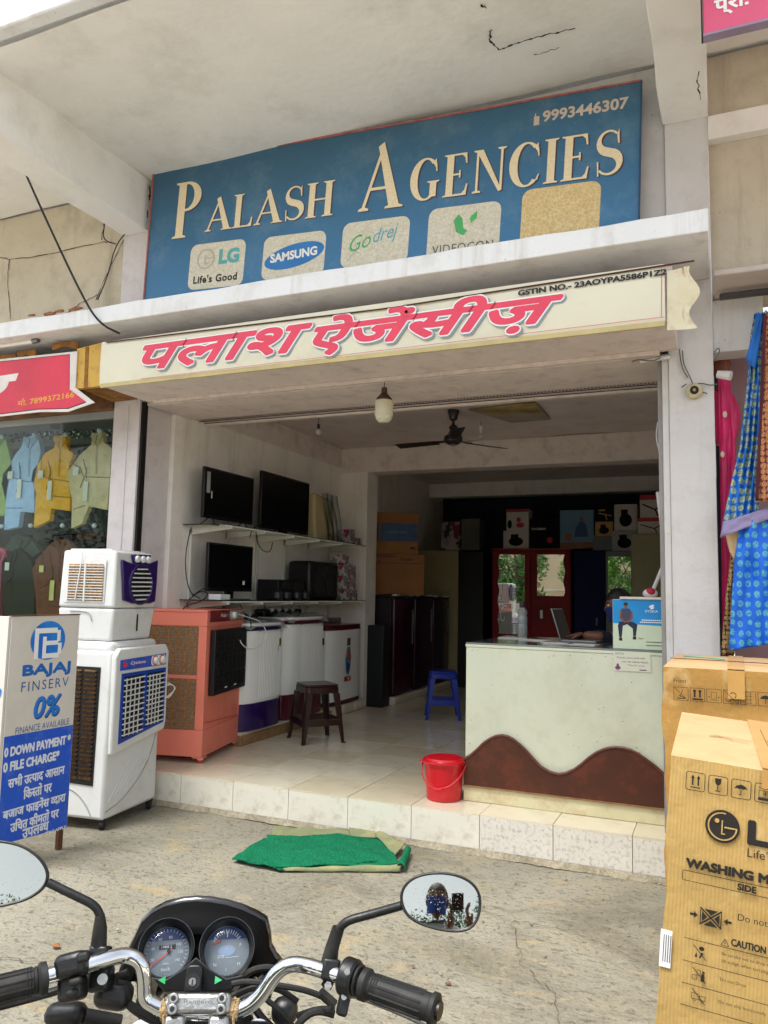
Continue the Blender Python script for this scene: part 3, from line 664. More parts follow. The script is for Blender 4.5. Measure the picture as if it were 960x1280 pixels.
for i in range(70):
    p = un(0+i*2, 548+4*math.sin(i*1.7)-i*.1, y=.45); wt.ball(tuple(p), .012+.006*(i % 3), nu=6, nv=4)
o = wt.build('tinsel_garland', mat('tinsel', '#7b8f8a', .25, .6), None); tag(o, 'silvery tinsel garland strung across the top of the garment window', 'garland', kind='stuff')
t = thing('ceiling_spotlight', 'small dark spotlight fixed under the garment window header', 'lamp', tuple(un(70, 527, y=.3)))
MB().cyl((0, 0, 0), (0, 0, .08), .025).build('stem', M_txt, t); MB().cyl((0, 0, -.06), (0, 0, 0), .045, .03).build('housing', M_txt, t)
# banner
RB = thing('red_shop_banner', 'red cloth banner with white border and yellow phone number over the garment window', 'banner')
M_rb = mat('banner_red', '#c41f3c', .5, var=.18, scale=2.2, bump=.25, bscale=7, coat=.15)
def lerp_px(pts, y): return [(p.x, p.z) for p in (un(u, v, y=y) for u, v in pts)]
red = [(-60, 459), (0, 452.6), (86.4, 443.4), (86, 486), (107, 502), (85, 510), (48, 511), (0, 517), (-60, 524)]
wht = [(-60, 455), (0, 449), (96.5, 439), (94, 484.5), (118, 503), (85, 514.6), (48, 515), (0, 520.5), (-60, 529)]
MB().prism(lerp_px(wht, -.5), -.5, -.49).build('border', mat('banner_white', '#d3cdc8', .6), RB)
MB().prism(lerp_px([(u+(.6 if u > 80 else 0), v+(-.8 if v < 470 else .9)) for u, v in red], -.502), -.502, -.5).build('outline', M_txt, RB)
MB().prism(lerp_px(red, -.504), -.504, -.502).build('cloth', M_rb, RB)
p = un(-30, 517, y=-.505); put_text(['र'], _M['banner_white'], RB, frame(p, (1, 0, .02), (0, 0, 1)), w=.44, h=.28, bold=.04, shear=.2)
p = un(22, 508, y=-.505); put_text(['मो. 7899372166'], mat('print_yellow', '#d9a63a', .6), RB, frame(p, (1, 0, .045), (0, 0, 1)), w=.57, h=.055, bold=.01)
SB = thing('yellow_sign_box', 'peeling yellow end box between the red banner and the cream light box sign', 'sign box')
M_yel = mat('yellow_panel', '#c39a3a', .5, var=.1, scale=4, dirt=('#7a4f22', .8, 8)); M_rstw = mat('rotten_board', '#8a5a1f', .8, var=.4, scale=14, bump=.6, bscale=40, dirt=('#3a2a1a', .8, 10))
MB().prism(lerp_px([(96, 436), (131, 427), (129, 482), (94, 486)], -.49), -.488, -.45).build('panel', M_yel, SB)
MB().prism(lerp_px([(107, 434), (111, 433), (109, 484), (105, 485)], -.49), -.4915, -.488).build('stain_strip', M_rstw, SB)
MB().hexa([tuple(un(95, 482, y=-.48)-Vector((0, 0, .01))), tuple(un(131, 480, y=-.48)-Vector((0, 0, .01))), (-2.10, -.03, 3.03), (-2.35, -.03, 3.03)], [tuple(un(95, 482, y=-.48)), tuple(un(131, 480, y=-.48)), (-2.10, -.03, 3.05), (-2.35, -.03, 3.05)]).build('underside_board', M_rstw, SB)
for (u0, u1, v) in ((-20, 20, 449), (22, 45, 445), (66, 98, 437)):
    MB().prism(lerp_px([(u0, v-5-(u0*.05)), (u1, v-5-u1*.05), (u1, v+5-u1*.05), ((u0+u1)/2, v+1-u1*.05), (u0, v+4-u0*.05)], -.47), -.475, -.465).build('torn_edge', M_rstw, SB)
t = thing('tube_light', 'white tube light fixed under the slab beside the red banner', 'lamp')
a = un(-30, 435, y=-.55); e = un(42, 425, y=-.55)
MB().cyl(a+Vector((0, 0, -.01)), e+Vector((0, 0, -.01)), .017).build('tube', mat('tube_white', '#ddd8d2', .3), t); MB().cyl(e+Vector((-.005, 0, -.01)), e+Vector((.05, 0, -.006)), .02).build('end_cap', mat('cap_steel', '#777777', .4, .7), t)
# black cable and loose wires
t = MB().tube([un(-12, 120, y=-.8), un(20, 190, y=-.78), un(60, 280, y=-.75), un(105, 375, y=-.70), un(125, 405, y=-.66), un(150, 417, y=-.55)], .008, 6, smooth=2).build('power_cable', M_txt, None)
tag(t, 'black power cable hanging diagonally from the balcony to the slab edge', 'cable')
WR = thing('wire_tangle', 'tangle of thin loose wires beside the left edge of the blue sign', 'wires')
for pts in ([(180, 220), (188, 235), (187, 250)], [(190, 244), (178, 247), (180, 257), (170, 280), (145, 303), (135, 345), (122, 375)], [(176, 250), (185, 262), (184, 272)], [(131, 278), (128, 300), (145, 305)]):
    MB().tube([un(u, v, y=-.03) for u, v in pts], .005, 5, smooth=2).build('wire', M_txt, WR)
# round buzzer on the column
BZ = thing('door_buzzer', 'round cream buzzer with a dark centre and loose wires on the white column', 'buzzer')
p = un(868, 488, y=-.03)
MB().cyl((p.x, -.035, p.z), (p.x, -.001, p.z), .042, .05, 20).build('body', mat('buzzer_cream', '#c4b794', .6, dirt=('#5b4a31', .6, 40)), BZ, bevel=.006)
MB().cyl((p.x, -.043, p.z), (p.x, -.035, p.z), .024).build('centre', M_black, BZ)
MB().cyl((p.x, -.046, p.z), (p.x, -.043, p.z), .009).build('button', mat('brassy', '#9b8250', .4, .7), BZ)
for pts in ([(853, 438), (854, 455), (862, 470), (866, 480)], [(849, 436), (852, 460), (860, 472)], [(870, 480), (878, 479), (888, 482), (897, 480)], [(858, 480), (852, 484)], [(878, 490), (884, 492)], [(893, 440), (898, 434), (900, 440), (893, 452)]):
    MB().tube([un(u, v, y=-.02) for u, v in pts], .0035, 5, smooth=2).build('wire', _M['print_darkgrey'], BZ)
# ------------------------------------------------------------------ sarees on the right
def cloth_mat(name, c1, c2, scale, th=.33, rough=.6, bump=.3):
    m = mat(name, c1, rough, var=.12, scale=4, bump=bump, bscale=30); t = m.node_tree; N = t.nodes; L = t.links; b = N['Principled BSDF']; src = b.inputs['Base Color'].links[0].from_socket
    mp = N.new('ShaderNodeMapping'); L.new(N['Texture Coordinate'].outputs['Object'], mp.inputs[0]); mp.inputs['Scale'].default_value = (1.25, .001, 1)
    v = N.new('ShaderNodeTexVoronoi'); v.inputs['Scale'].default_value = scale; v.inputs['Randomness'].default_value = .25; L.new(mp.outputs[0], v.inputs['Vector'])
    r = N.new('ShaderNodeMapRange'); r.inputs[1].default_value = th-.04; r.inputs[2].default_value = th+.04; r.inputs[3].default_value = 1; r.inputs[4].default_value = 0; L.new(v.outputs[0], r.inputs[0])
    x = N.new('ShaderNodeMix'); x.data_type = 'RGBA'; x.inputs[7].default_value = (*hexc(c2), 1)
    w2 = N.new('ShaderNodeTexNoise'); w2.inputs['Scale'].default_value = scale*5; L.new(mp.outputs[0], w2.inputs['Vector'])
    mm = N.new('ShaderNodeMath'); mm.operation = 'MULTIPLY'; L.new(r.outputs[0], mm.inputs[0]); rr = N.new('ShaderNodeMapRange'); rr.inputs[1].default_value = .38; rr.inputs[2].default_value = .5; L.new(w2.outputs[0], rr.inputs[0]); L.new(rr.outputs[0], mm.inputs[1])
    L.new(mm.outputs[0], x.inputs[0]); L.new(src, x.inputs[6]); L.new(x.outputs[2], b.inputs['Base Color']); return m
def drape(name, m, parent, left, right, y0, amp=.02, nf=5, nu=60, nv=70, solid=.003):
    """cloth between a left and a right outline given in the photo, folded in depth"""
    def interp(pl, t):
        s = t*(len(pl)-1); i = min(int(s), len(pl)-2); f = s-i; return (pl[i][0]*(1-f)+pl[i+1][0]*f, pl[i][1]*(1-f)+pl[i+1][1]*f)
    def fn(a, b_):
        l = interp(left, b_); r_ = interp(right, b_); u = l[0]*(1-a)+r_[0]*a; v = l[1]*(1-a)+r_[1]*a; p = un(u, v, y=y0)
        return (p.x, y0+amp*.75*math.sin(a*nf*2*math.pi+b_*2+1.3*math.sin(b_*3+a*4))*(.3+.7*b_)+amp*.45*math.sin(a*nf*4.7+b_*7)+amp*.3*math.sin(a*23-b_*11+math.sin(b_*9)), p.z)
    return MB().grid(fn, nu, nv).build(name, m, parent, angle=180, solid=solid)
M_bs1 = cloth_mat('blue_saree_upper', '#1169c4', '#a8b98a', 21, .42); M_bs2 = cloth_mat('blue_saree_lower', '#0d60d0', '#55a8b8', 19, .36)
t = thing('blue_saree', 'bright blue saree with pale printed dots and lavender border hanging beside the column', 'saree')
drape('upper_drape', M_bs1, t, [(943, 392), (938, 420), (935, 470), (925, 560), (915, 600), (903, 655)], [(962, 388), (957, 430), (955, 500), (952, 560), (950, 600), (948, 640)], -.12)
drape('corner_flap', mat('blue_plain', '#1a66b8', .7, var=.2, scale=6), t, [(948, 390), (940, 420), (932, 450)], [(953, 395), (950, 430), (944, 462)], -.16, .008, 2, 8, 10)
drape('border', mat('lavender_border', '#8d83ac', .6, var=.08, scale=5), t, [(904, 652), (900, 672)], [(1000, 622), (1000, 634)], -.15, .012, 3, 26, 6)
drape('lower_drape', M_bs2, t, [(925, 655), (918, 700), (914, 760), (911, 813)], [(1005, 633), (1003, 700), (1000, 760), (996, 800)], -.13, .024, 4)
drape('pale_lining', mat('cream_lining', '#b79f78', .7, var=.1, scale=8), t, [(906, 665), (912, 690), (917, 698)], [(925, 652), (923, 675), (921, 697)], -.10, .006, 2, 6, 8)
t = thing('patterned_saree', 'orange and maroon block printed cloth hanging over the blue saree', 'saree')
drape('drape', cloth_mat('paisley_print', '#5d2226', '#b8814f', 30, .5, .8), t, [(957, 392), (955, 450), (952, 540), (947, 626)], [(1010, 385), (1010, 450), (1010, 540), (1010, 630)], -.2, .014, 3)
drape('maroon_edge', mat('maroon_edge', '#4b1420', .8), t, [(954, 392), (952, 450), (948, 545), (944, 626)], [(958, 392), (956, 450), (952, 545), (948, 626)], -.205, .003, 2, 4, 30)
t = thing('gold_brown_saree', 'narrow gold and black printed cloth hanging behind the blue saree', 'saree')
drape('drape', cloth_mat('gold_print', '#2a1a12', '#a88a52', 38, .5, .7), t, [(914, 690), (907, 750), (901, 818)], [(926, 690), (922, 750), (918, 818)], -.06, .012, 2, 10, 30)
t = thing('pink_saree', 'hot pink saree hanging in the gap beside the white column', 'saree')
drape('drape', mat('hot_pink_silk', '#c8105e', .45, var=.25, scale=5, bump=.3, bscale=20, coat=.2), t, [(898, 470), (899, 540), (900, 600), (902, 700), (903, 820)], [(912, 468), (919, 540), (919, 600), (915, 700), (910, 820)], .12, .012, 2, 12, 40)
for (u, v) in ((906, 518), (903, 568)):
    p = un(u, v, y=.10); MB().ball((p.x, .10, p.z), .012, .006, .02, 8, 6).build('sequin', mat('pearl', '#d8c8b0', .3), t)
t = thing('mannequin', 'brown mannequin head in a headscarf peering above the pink saree', 'mannequin', tuple(un(901, 460, y=.25)))
MB().ball((0, 0, .0), .05, .055, .075).build('head', mat('mannequin_skin', '#6f3d26', .5), t); MB().ball((0, .015, .03), .056, .06, .065).build('headscarf', mat('scarf_brown', '#7d2f22', .7), t)
MB().cyl((0, 0, -.14), (0, 0, -.05), .028, .024).build('neck', _M['mannequin_skin'], t); MB().ball((0, .03, -.3), .1, .08, .18).build('torso', _M['hot_pink_silk'], t)
t = thing('pipe_bracket', 'short white pipe end fixed to the side of the white column', 'pipe'); a = un(897, 468, y=-.01); 
MB().cyl(a, a+Vector((.07, -.02, -.02)), .022, .028).build('pipe', M_white, t)
# pink sign at the top right
t = thing('pink_signboard', 'pink signboard with white Devanagari lettering high at the corner', 'signboard')
a = un(879, 43, y=-1.2); q = 3.2
MB().box(a.x, a.x+2.2, -1.2, -1.16, a.z+.0, a.z+.5).build('board', mat('sign_pink', '#d2557a', .5, var=.06, scale=3), t, bevel=.003)
MB().box(a.x-.004, a.x+2.2, -1.206, -1.154, a.z-.012, a.z-.001).build('lower_frame', mat('frame_lilac', '#8b7d94', .5), t)
MB().box(a.x-.008, a.x-.001, -1.206, -1.154, a.z-.012, a.z+.5).build('side_frame', M_txt, t)
p = un(893, 22, y=-1.203); put_text(['प्रो. वि'], M_wht, t, frame((p.x, -1.203, p.z), (1, 0, .0), (0, 0, 1)), w=.30, h=.105, bold=.03)
t.rotation_euler = (0, 0, 0)

for pts, y in (([(165, 492), (200, 490), (206, 478)], -.04), ([(826, 447), (815, 452), (798, 449), (790, 452)], -.06), ([(180, 498), (186, 490), (200, 488)], -.03)):
    MB().tube([un(u, v, y=y) for u, v in pts], .004, 5, smooth=2).build('wire', _M['print_darkgrey'], WR)
MB().cyl(un(800, 452, y=-.03), un(838, 446, y=-.02), .012).build('bracket_bolt', M_white, WR)
# ------------------------------------------------------------------ air coolers
M_pw = mat('white_plastic', '#d4d6d4', .35, var=.03, scale=3, bump=.03, bscale=80, dirt=('#9d988a', .3, 4))
M_pad = mat('wood_wool_pad', '#a8814f', .95, var=.5, scale=45, bump=1., bscale=70, dirt=('#5a4024', .8, 60))
M_padd = mat('dark_wood_wool_pad', '#7d5c3c', .95, var=.5, scale=45, bump=1., bscale=70, dirt=('#3a2817', .8, 50))
M_bp = mat('black_plastic', '#141416', .4, var=.1, scale=8); M_blp = mat('blue_plastic', '#123f9c', .35, var=.06, scale=5, coat=.2)
M_pur = mat('purple_plastic', '#2a1358', .3, var=.08, scale=5, coat=.3); M_rub = mat('black_rubber', '#1b1b1c', .75, var=.2, scale=20)
def caster(parent, x, y, z, r=.032, m=None, top=None, a=.4):
    b = MB(Matrix.Translation((x, y, z)) @ Matrix.Rotation(a, 4, 'Z')); b.cyl((-.016, 0, r), (.016, 0, r), r, n=20)
    o = b.build('caster_wheel', m or M_rub, parent, bevel=.005)
    b = MB(Matrix.Translation((x, y, z)) @ Matrix.Rotation(a, 4, 'Z')); b.box(-.022, .022, -.02, .03, r*1.25, 2*r+.012); b.build('caster_fork', top or M_rub, o, bevel=.004)
RY = lambda y, z, x=0: (x, y, z)
def plane_x(parent_x): return lambda a, b, d: (parent_x+d, a, b)     # (y, z, depth)
def arcline(x, pts, r, name, m, parent): return MB().tube([(x, a, b) for a, b in pts], r, 6, smooth=2).build(name, m, parent)
BC = thing('large_air_cooler', 'tall white air cooler with blue front grille standing on the yard below the step', 'air cooler', (-1.553, -.762, 0), R(6.6))
b = MB(); b.hexa([(-.60, 0, .064), (0, 0, .064), (0, .60, .064), (-.60, .60, .064)], [(-.60, 0, 1.13), (-.004, 0, 1.13), (-.004, .60, 1.13), (-.60, .60, 1.13)])
b.build('body', M_pw, BC, bevel=.022, seg=3)
MB().box(-.585, -.03, .03, .57, 1.115, 1.19).build('lid', M_pw, BC, bevel=.03, seg=3)
# bulging front bezel, chamfered below
b = MB(); F = plane_x(0)
b.prism([(.015, .47), (.62, .545), (.64, .60), (.64, 1.10), (.60, 1.15), (.05, 1.15), (.01, 1.10)], -.01, .028, F).build('front_bezel', M_pw, BC, bevel=.012, seg=3)
MB().prism([(.075, .53), (.60, .60), (.60, .985), (.075, .985)], .0285, .034, F).build('grille_panel', M_blp, BC, bevel=.003)
for y0, y1 in ((.105, .325), (.37, .57)):
    zb = .56+.12*(y0-.075)
    MB().prism([(y0, zb), (y1, zb+.02), (y1, .962), (y0, .962)], .0345, .0355, F).build('vent_opening', M_black, BC)
    n = 11
    for k in range(n):
        z = zb+.02+(.94-zb-.02)*k/(n-1)
        MB().prism([(y0-.004, z-.003), (y1+.004, z+.004), (y1+.004, z+.011), (y0-.004, z+.004)], .036, .046, F).build('slat', M_pw, BC)
    b = MB()
    for k in range(4):
        y = y0+.02+(y1-y0-.075)*k/3; MB().prism([(y, zb+.012), (y+.007, zb+.012), (y+.007, .95), (y, .95)], .0358, .041, F).build('upright_slat', M_pw, BC)
# control strip
MB().prism([(.055, 1.005), (.595, 1.005), (.595, 1.085), (.055, 1.075)], .0285, .032, F).build('control_strip', mat('strip_blue', '#2557b8', .3, var=.3, scale=6, dirt=('#7d4fa8', .7, 9)), BC, bevel=.002)
fm = frame((.0325, .11, 1.03), (0, 1, 0), (0, 0, 1))
put_text('Cyclone', M_wht, BC, fm @ Matrix.Translation((.06, 0, 0)), w=.17, h=.028, shear=.3, bold=.01)
flat('drop_mark', mat('mark_red', '#c8385a', .5), BC, fm, [ell(.0, .01, .028, .014), ell(-.01, .025, .01, .012)])
flat('control_plate', M_wht, BC, fm @ Matrix.Translation((0, 0, .0003)), [rrect(.30, .475, -.02, .048, .02)])
for y in (.455, .54):
    MB().cyl((.033, y, 1.044), (.036, y, 1.044), .036, n=24).build('knob_ring', mat('knob_ring_red', '#c9766c', .5), BC)
    MB().cyl((.036, y, 1.044), (.055, y, 1.044), .026, .022, 20).build('knob', M_pw, BC, bevel=.003)
# lower embossed hatch and curve
for k in range(9):
    y0 = .05+.055*k; arcline(.001, [(y0, .17+.02*k), (min(y0+.22, .54), .42-.0*k)], .0022, 'embossed_rib', M_pw, BC)
arcline(.0, [(.02, .115), (.2, .15), (.40, .27), (.50, .38), (.57, .55)], .005, 'moulded_curve', mat('grey_groove', '#9a9c99', .5), BC)
MB().tube([(-.35, -.0, .26), (-.22, -.001, .24), (-.13, -.001, .16), (-.09, 0, .09)], .005, 6, smooth=2).build('moulded_curve', _M['grey_groove'], BC)
# side intake
FY = lambda a, b, d: (a, -d, b)
MB().prism([(-.47, .29), (-.085, .275), (-.075, 1.03), (-.47, 1.03)], .0, .006, FY).build('intake_frame', M_bp, BC, bevel=.003)
for k, (x0, x1) in enumerate(((-.455, -.345), (-.325, -.215), (-.195, -.105))):
    MB().prism([(x0, .315), (x1, .31), (x1, 1.01), (x0, 1.01)], .0063, .007, FY).build('cooling_pad', M_padd, BC)
    for q in range(24):
        z = .335+q*.0285; MB().box(x0-.003, x1+.003, -.021, -.0075, z, z+.009).build('louvre', M_bp, BC, smooth=False)
for x, y in ((-.03, .04), (-.03, .56), (-.55, .05), (-.55, .56)): caster(BC, x, y, 0)
# small cooler
C2 = thing('small_air_cooler', 'small white tabletop air cooler with a purple round front, stacked on the tall white cooler', 'air cooler', (-1.60, -.715, 1.193), R(7))
Z = .604
b = MB(); b.hexa([(-.42, .015, 0), (-.02, .015, 0), (-.02, .47, 0), (-.42, .47, 0)], [(-.44, 0, .215), (0, 0, .215), (0, .49, .215), (-.44, .49, .215)]); b.build('water_tank', M_pw, C2, bevel=.018, seg=3)
b = MB(); b.hexa([(-.44, 0, .219), (0, 0, .219), (0, .49, .219), (-.44, .49, .219)], [(-.43, .01, Z), (-.012, .01, Z), (-.03, .48, Z), (-.43, .48, Z)]); b.build('body', M_pw, C2, bevel=.018, seg=3)
MB().box(-.40, -.07, .04, .44, Z-.004, Z+.012).build('top_lid', M_pw, C2, bevel=.006)
P2 = [(.045, .545), (.15, .525), (.25, .515), (.36, .525), (.475, .56), (.475, .40), (.465, .26), (.40, .248), (.2, .248), (.085, .27), (.07, .4)]
MB().prism(P2, .0, .016, F).build('front_panel', M_pur, C2, bevel=.006)
cy_, cz_, rr_ = .27, .380, .120
vs = MB().cyl((.0162, cy_, cz_), (.017, cy_, cz_), rr_, n=36).build('vent_opening', M_black, C2)
MB().lathe([(.142, 0), (.140, .008), (.128, .012), (.122, .0)], 36, (0.0165, cy_, cz_), Matrix.Rotation(R(90), 3, 'Y').to_4x4()).build('vent_ring', M_pur, C2)
for k in range(8):
    z = -rr_*.88+k*rr_*.25; wv = math.sqrt(max(0, rr_**2-z*z)); z += cz_
    MB().prism([(cy_-wv, z-.004), (cy_+wv, z-.001), (cy_+wv, z+.008), (cy_-wv, z+.005)], .0175, .030, F).build('slat', M_pw, C2)
for y in (cy_-.045, cy_+.05): MB().prism([(y, cz_-.085), (y+.005, cz_-.085), (y+.005, cz_+.085), (y, cz_+.085)], .0172, .026, F).build('upright_slat', M_bp, C2)
MB().prism([(.17, .585), (.39, .592), (.365, .522), (.2, .518)], -.01, .012, F).build('control_panel', M_pur, C2, bevel=.004)
for y in (.215, .282, .345): MB().cyl((.012, y, .555), (.03, y, .555), .026, .022, 18).build('knob', M_pw, C2, bevel=.003)
MB().box(-.006, .0015, .275, .283, .06, .175).build('level_slot', M_bp, C2)
MB().box(-.43, -.0, -.0012, .0, .214, .2165).build('seam', mat('seam_grey', '#77796f', .6), C2)
MB().box(-.40, -.075, -.004, .001, .25, .545).build('intake_frame', M_pw, C2, bevel=.004)
MB().box(-.365, -.09, -.0062, -.0045, .265, .51).build('cooling_pad', M_pad, C2)
for q in range(13):
    z = .272+q*.0185; MB().box(-.37, -.086, -.017, -.0065, z, z+.0055).build('louvre', M_pw, C2, smooth=False)
for x in (-.228,): MB().box(x-.005, x+.005, -.019, -.0066, .262, .515).build('upright_slat', M_pw, C2)
MB().tube([(-.26, -.012, .60), (-.262, -.02, .5), (-.275, -.02, .40), (-.292, -.02, .27)], .004, 6, smooth=1).build('cord', M_pw, C2)
MB().tube([(-.34, -.002, .195), (-.22, -.002, .195), (-.18, -.002, .18), (-.165, -.002, .13)], .004, 6, smooth=2).build('moulded_curve', _M['grey_groove'], C2)
# coral metal cooler
M_cor = mat('coral_enamel', '#de7d68', .42, var=.05, scale=3, dirt=('#b2503f', .25, 5), coat=.1)
M_cord = mat('coral_seam', '#a8443a', .5)
OC = thing('coral_air_cooler', 'coral pink metal air cooler with wood wool sides standing on the tiled step', 'air cooler', (-1.522, .215, ZF), R(12.8))
W, D, z0, z1 = .52, .80, .052, 1.155
M_pado = mat('coral_pad', '#9a6f45', .95, var=.45, scale=50, bump=1., bscale=60, dirt=('#3f2a18', .75, 70))
MB().box(-W, 0, 0, D, z0, .25).build('water_tank', M_cor, OC, bevel=.005)
MB().box(-W, -.005, .005, D-.02, .251, z1-.09).build('inner_body', M_cor, OC, bevel=.003)
MB().box(-W, -.0, .0, D-.02, z1-.125, z1).build('top_panel', M_cor, OC, bevel=.004)
MB().box(-W, -.0, -.002, D-.018, z1-.020, z1-.0165).build('seam', M_cord, OC)
MB().box(-.066, .001, -.0025, .045, .252, z1-.126).build('corner_post', M_cor, OC, bevel=.003)
MB().box(-.066, .001, D-.06, D-.0185, .252, z1-.126).build('corner_post', M_cor, OC, bevel=.003)
MB().box(-W, -.067, -.003, .006, .632, .66).build('cross_bar', M_cor, OC, bevel=.003)
for a, c in ((.256, .632), (.66, z1-.127)):
    MB().box(-W, -.068, -.001, .004, a, c).build('cooling_pad', M_pado, OC)
    for q in range(24): 
        x = -W+.02*q
        if x < -.07: MB().box(x, x+.0022, -.0032, -.0012, a, c).build('wire', _M['print_darkgrey'], OC, smooth=False)
    q = a
    while q < c: MB().box(-W, -.068, -.0034, -.0014, q, q+.0022).build('wire', _M['print_darkgrey'], OC, smooth=False); q += .021
MB().prism([(.05, z1-.095), (.74, z1-.095), (.74, z1-.004), (.05, z1-.004)], .0, .005, F).build('control_strip', mat('strip_maroon', '#6d1320', .25, var=.3, scale=5, coat=.4), OC, bevel=.002)
MB().prism([(.45, z1-.088), (.735, z1-.088), (.735, z1-.01), (.45, z1-.01)], .0052, .008, F).build('silver_plate', mat('silver_label', '#a5a39d', .3, .4), OC, bevel=.002)
MB().cyl((.008, .52, z1-.05), (.034, .52, z1-.05), .030, .026, 20).build('knob', M_pw, OC, bevel=.003)
put_text('Polar', M_wht, OC, frame((.0056, .25, z1-.06), (0, 1, 0), (0, 0, 1)), w=.14, h=.028, shear=.4)
MB().prism([(.075, .50), (.76, .50), (.76, z1-.155), (.075, z1-.155)], -.0, .045, F).build('louvre_box', M_bp, OC, bevel=.004)
for q in range(11):
    z = .535+q*.041; MB().prism([(.11, z), (.74, z), (.74, z+.006), (.11, z+.006)], .0455, .052, F).build('slat', M_bp, OC, smooth=False)
for q in range(7):
    y = .16+q*.09; MB().prism([(y, .53), (y+.005, .53), (y+.005, .96), (y, .96)], .0455, .05, F).build('upright_slat', M_bp, OC, smooth=False)
for y, z in ((.30, .545), (.50, .545), (.74, .66), (.74, .84)): MB().ball((.055, y, z), .006, .03, .006, 8, 5).build('clip', M_pw, OC)
MB().prism([(.02, .30), (.74, .262), (.74, .265), (.02, .304)], .0005, .003, F).build('pressed_edge', M_cord, OC)
for x, y in ((-.03, .05), (-.03, D-.05), (-W+.03, .05), (-W+.03, D-.05)):
    MB().box(x-.05, x+.035, y-.045, y+.045, .04, .0525).build('foot_plate', M_cor, OC, bevel=.003)
    caster(OC, x, y, -.0, .02, mat('orange_wheel', '#d8441c', .4), M_pw)
t = thing('cooler_power_cord', 'coiled white power cord hanging on the corner of the tall cooler grille', 'cord')
for k in range(3):
    MB().tube([un(208+k, 857-k*2, x=-1.60), un(216+k*2, 855+k*2, x=-1.60), un(219-k, 862+k, x=-1.60), un(212, 868+k*2, x=-1.60), un(207+k, 872, x=-1.60)], .0035, 6, smooth=2).build('loop', M_pw, t)

# ------------------------------------------------------------------ finance board (A-frame)
FB = thing('finance_signboard', 'free standing white and blue finance offer board with Devanagari text on wooden legs', 'signboard')
XB = -1.513; pl = lambda y, z, k=0.: (XB+.02*(z-.1)/1.3*0+k, y, z)
M_wbd = mat('board_white', '#cfcac2', .6, var=.05, scale=3, dirt=('#a59c8c', .35, 3)); M_bbd = mat('board_blue', '#1350c4', .5, var=.12, scale=4, dirt=('#7f9ecb', .35, 7))
M_wood = mat('board_leg_wood', '#5c3a22', .8, var=.3, scale=14)
ya, yb, za, zb = -1.60, -1.10, .12, 1.378
MB().hexa([(XB-.018, ya, za+.03), (XB, ya, za+.03), (XB, yb, za), (XB-.018, yb, za)], [(XB-.018, ya, zb), (XB, ya, zb), (XB, yb, zb), (XB-.018, yb, zb)]).build('panel', M_wbd, FB, bevel=.002)
fF = lambda y, z, k=.001: frame((XB+k, y, z), (0, 1, 0), (0, 0, 1))
flat('blue_field', M_bbd, FB, fF(ya, za, .0008), [[(.003, .034), (.497, .004), (.497, .60), (.003, .605)]])
MB().hexa([(XB-.55, ya-.05, za+.03), (XB-.004, ya-.018, za+.03), (XB-.004, ya-.002, za+.03), (XB-.55, ya-.034, za+.03)], [(XB-.55, ya-.05, zb), (XB-.004, ya-.018, zb), (XB-.004, ya-.002, zb), (XB-.55, ya-.034, zb)]).build('side_panel', M_wbd, FB, bevel=.002)
for y in (ya+.04, yb-.03): MB().box(XB-.045, XB-.019, y-.012, y+.022, 0, zb-.01).build('leg', M_wood, FB, bevel=.002)
MB().box(XB-.022, XB+.003, ya-.005, yb+.003, zb, zb+.006).build('top_edge', M_wood, FB)
# side panel print seen at the photo's edge
sF = frame((XB-.31, ya-.0385, .86), (1, .057, 0), (0, 0, 1))
put_text('EMIS', mat('italic_blue', '#1f74d0', .5), FB, sF, w=.295, h=.13, bold=.05, shear=.25)
# round emblem
lx, lz = .235, 1.09+.11
flat('emblem_disc', mat('emblem_blue', '#0c5bbf', .4, var=.25, scale=7, tint2='#2f8fe0'), FB, fF(ya, za, .0012), [ell(lx+.03, lz-.085, .128, .112, 40)])
eb = _M['emblem_blue']
W_ = [rc(.19, .245, 1.02, 1.185), rc(.165, .30, 1.165, 1.19)]
flat('emblem_letter', M_wht, FB, fF(ya, .012, .002), [rc(.165, .195, 1.12, 1.27), rc(.165, .33, 1.265, 1.295), rc(.33, .355, 1.215, 1.28), rc(.235, .34, 1.195, 1.22), rc(.225, .252, 1.12, 1.245), rc(.2525, .35, 1.12, 1.148), rc(.34, .367, 1.14, 1.205)])
M_bt = mat('board_text_blue', '#1763b8', .5); M_bt2 = mat('board_text_navy', '#2a5a92', .5)
put_text('BAJAJ', M_bt, FB, fF(ya+.10, 1.028), w=.345, h=.072, fat=.005, shear=-.0)
put_text('FINSERV', M_bt2, FB, fF(ya+.095, .955), w=.345, h=.055, bold=.0, spacing=1.25)
put_text('0%', mat('shade_navy', '#0c3f86', .5), FB, fF(ya+.20, .793, .001), w=.19, h=.115, fat=.006, shear=.2)
put_text('0%', _M['italic_blue'], FB, fF(ya+.195, .80, .0016), w=.19, h=.115, fat=.004, shear=.2)
put_text('FINANCE AVAILABLE', M_bt2, FB, fF(ya+.075, .728), w=.39, h=.036)
fw = lambda x, z: fF(ya+x, z, .0014)
M_bw = mat('board_text_white', '#d8dde4', .5, var=.05)
put_text('0 DOWN PAYMENT *', M_bw, FB, fw(.012, .615), w=.47, h=.05, fat=.003)
put_text('0 FILE CHARGE*', M_bw, FB, fw(.012, .535), w=.39, h=.05, fat=.003)
put_text(['सभी उ', ('half', 'त'), 'पाद आसान'], M_bw, FB, fw(.05, .44), w=.40, h=.065, fat=.0022)
put_text(['िक', ('half', 'स', .6), 'तों पर'], M_bw, FB, fw(.16, .36), w=.20, h=.065, fat=.0022)
put_text(['बजाज फाइनेंस ', ('half', 'व'), 'दारा'], M_bw, FB, fw(.03, .275), w=.44, h=.065, fat=.0022)
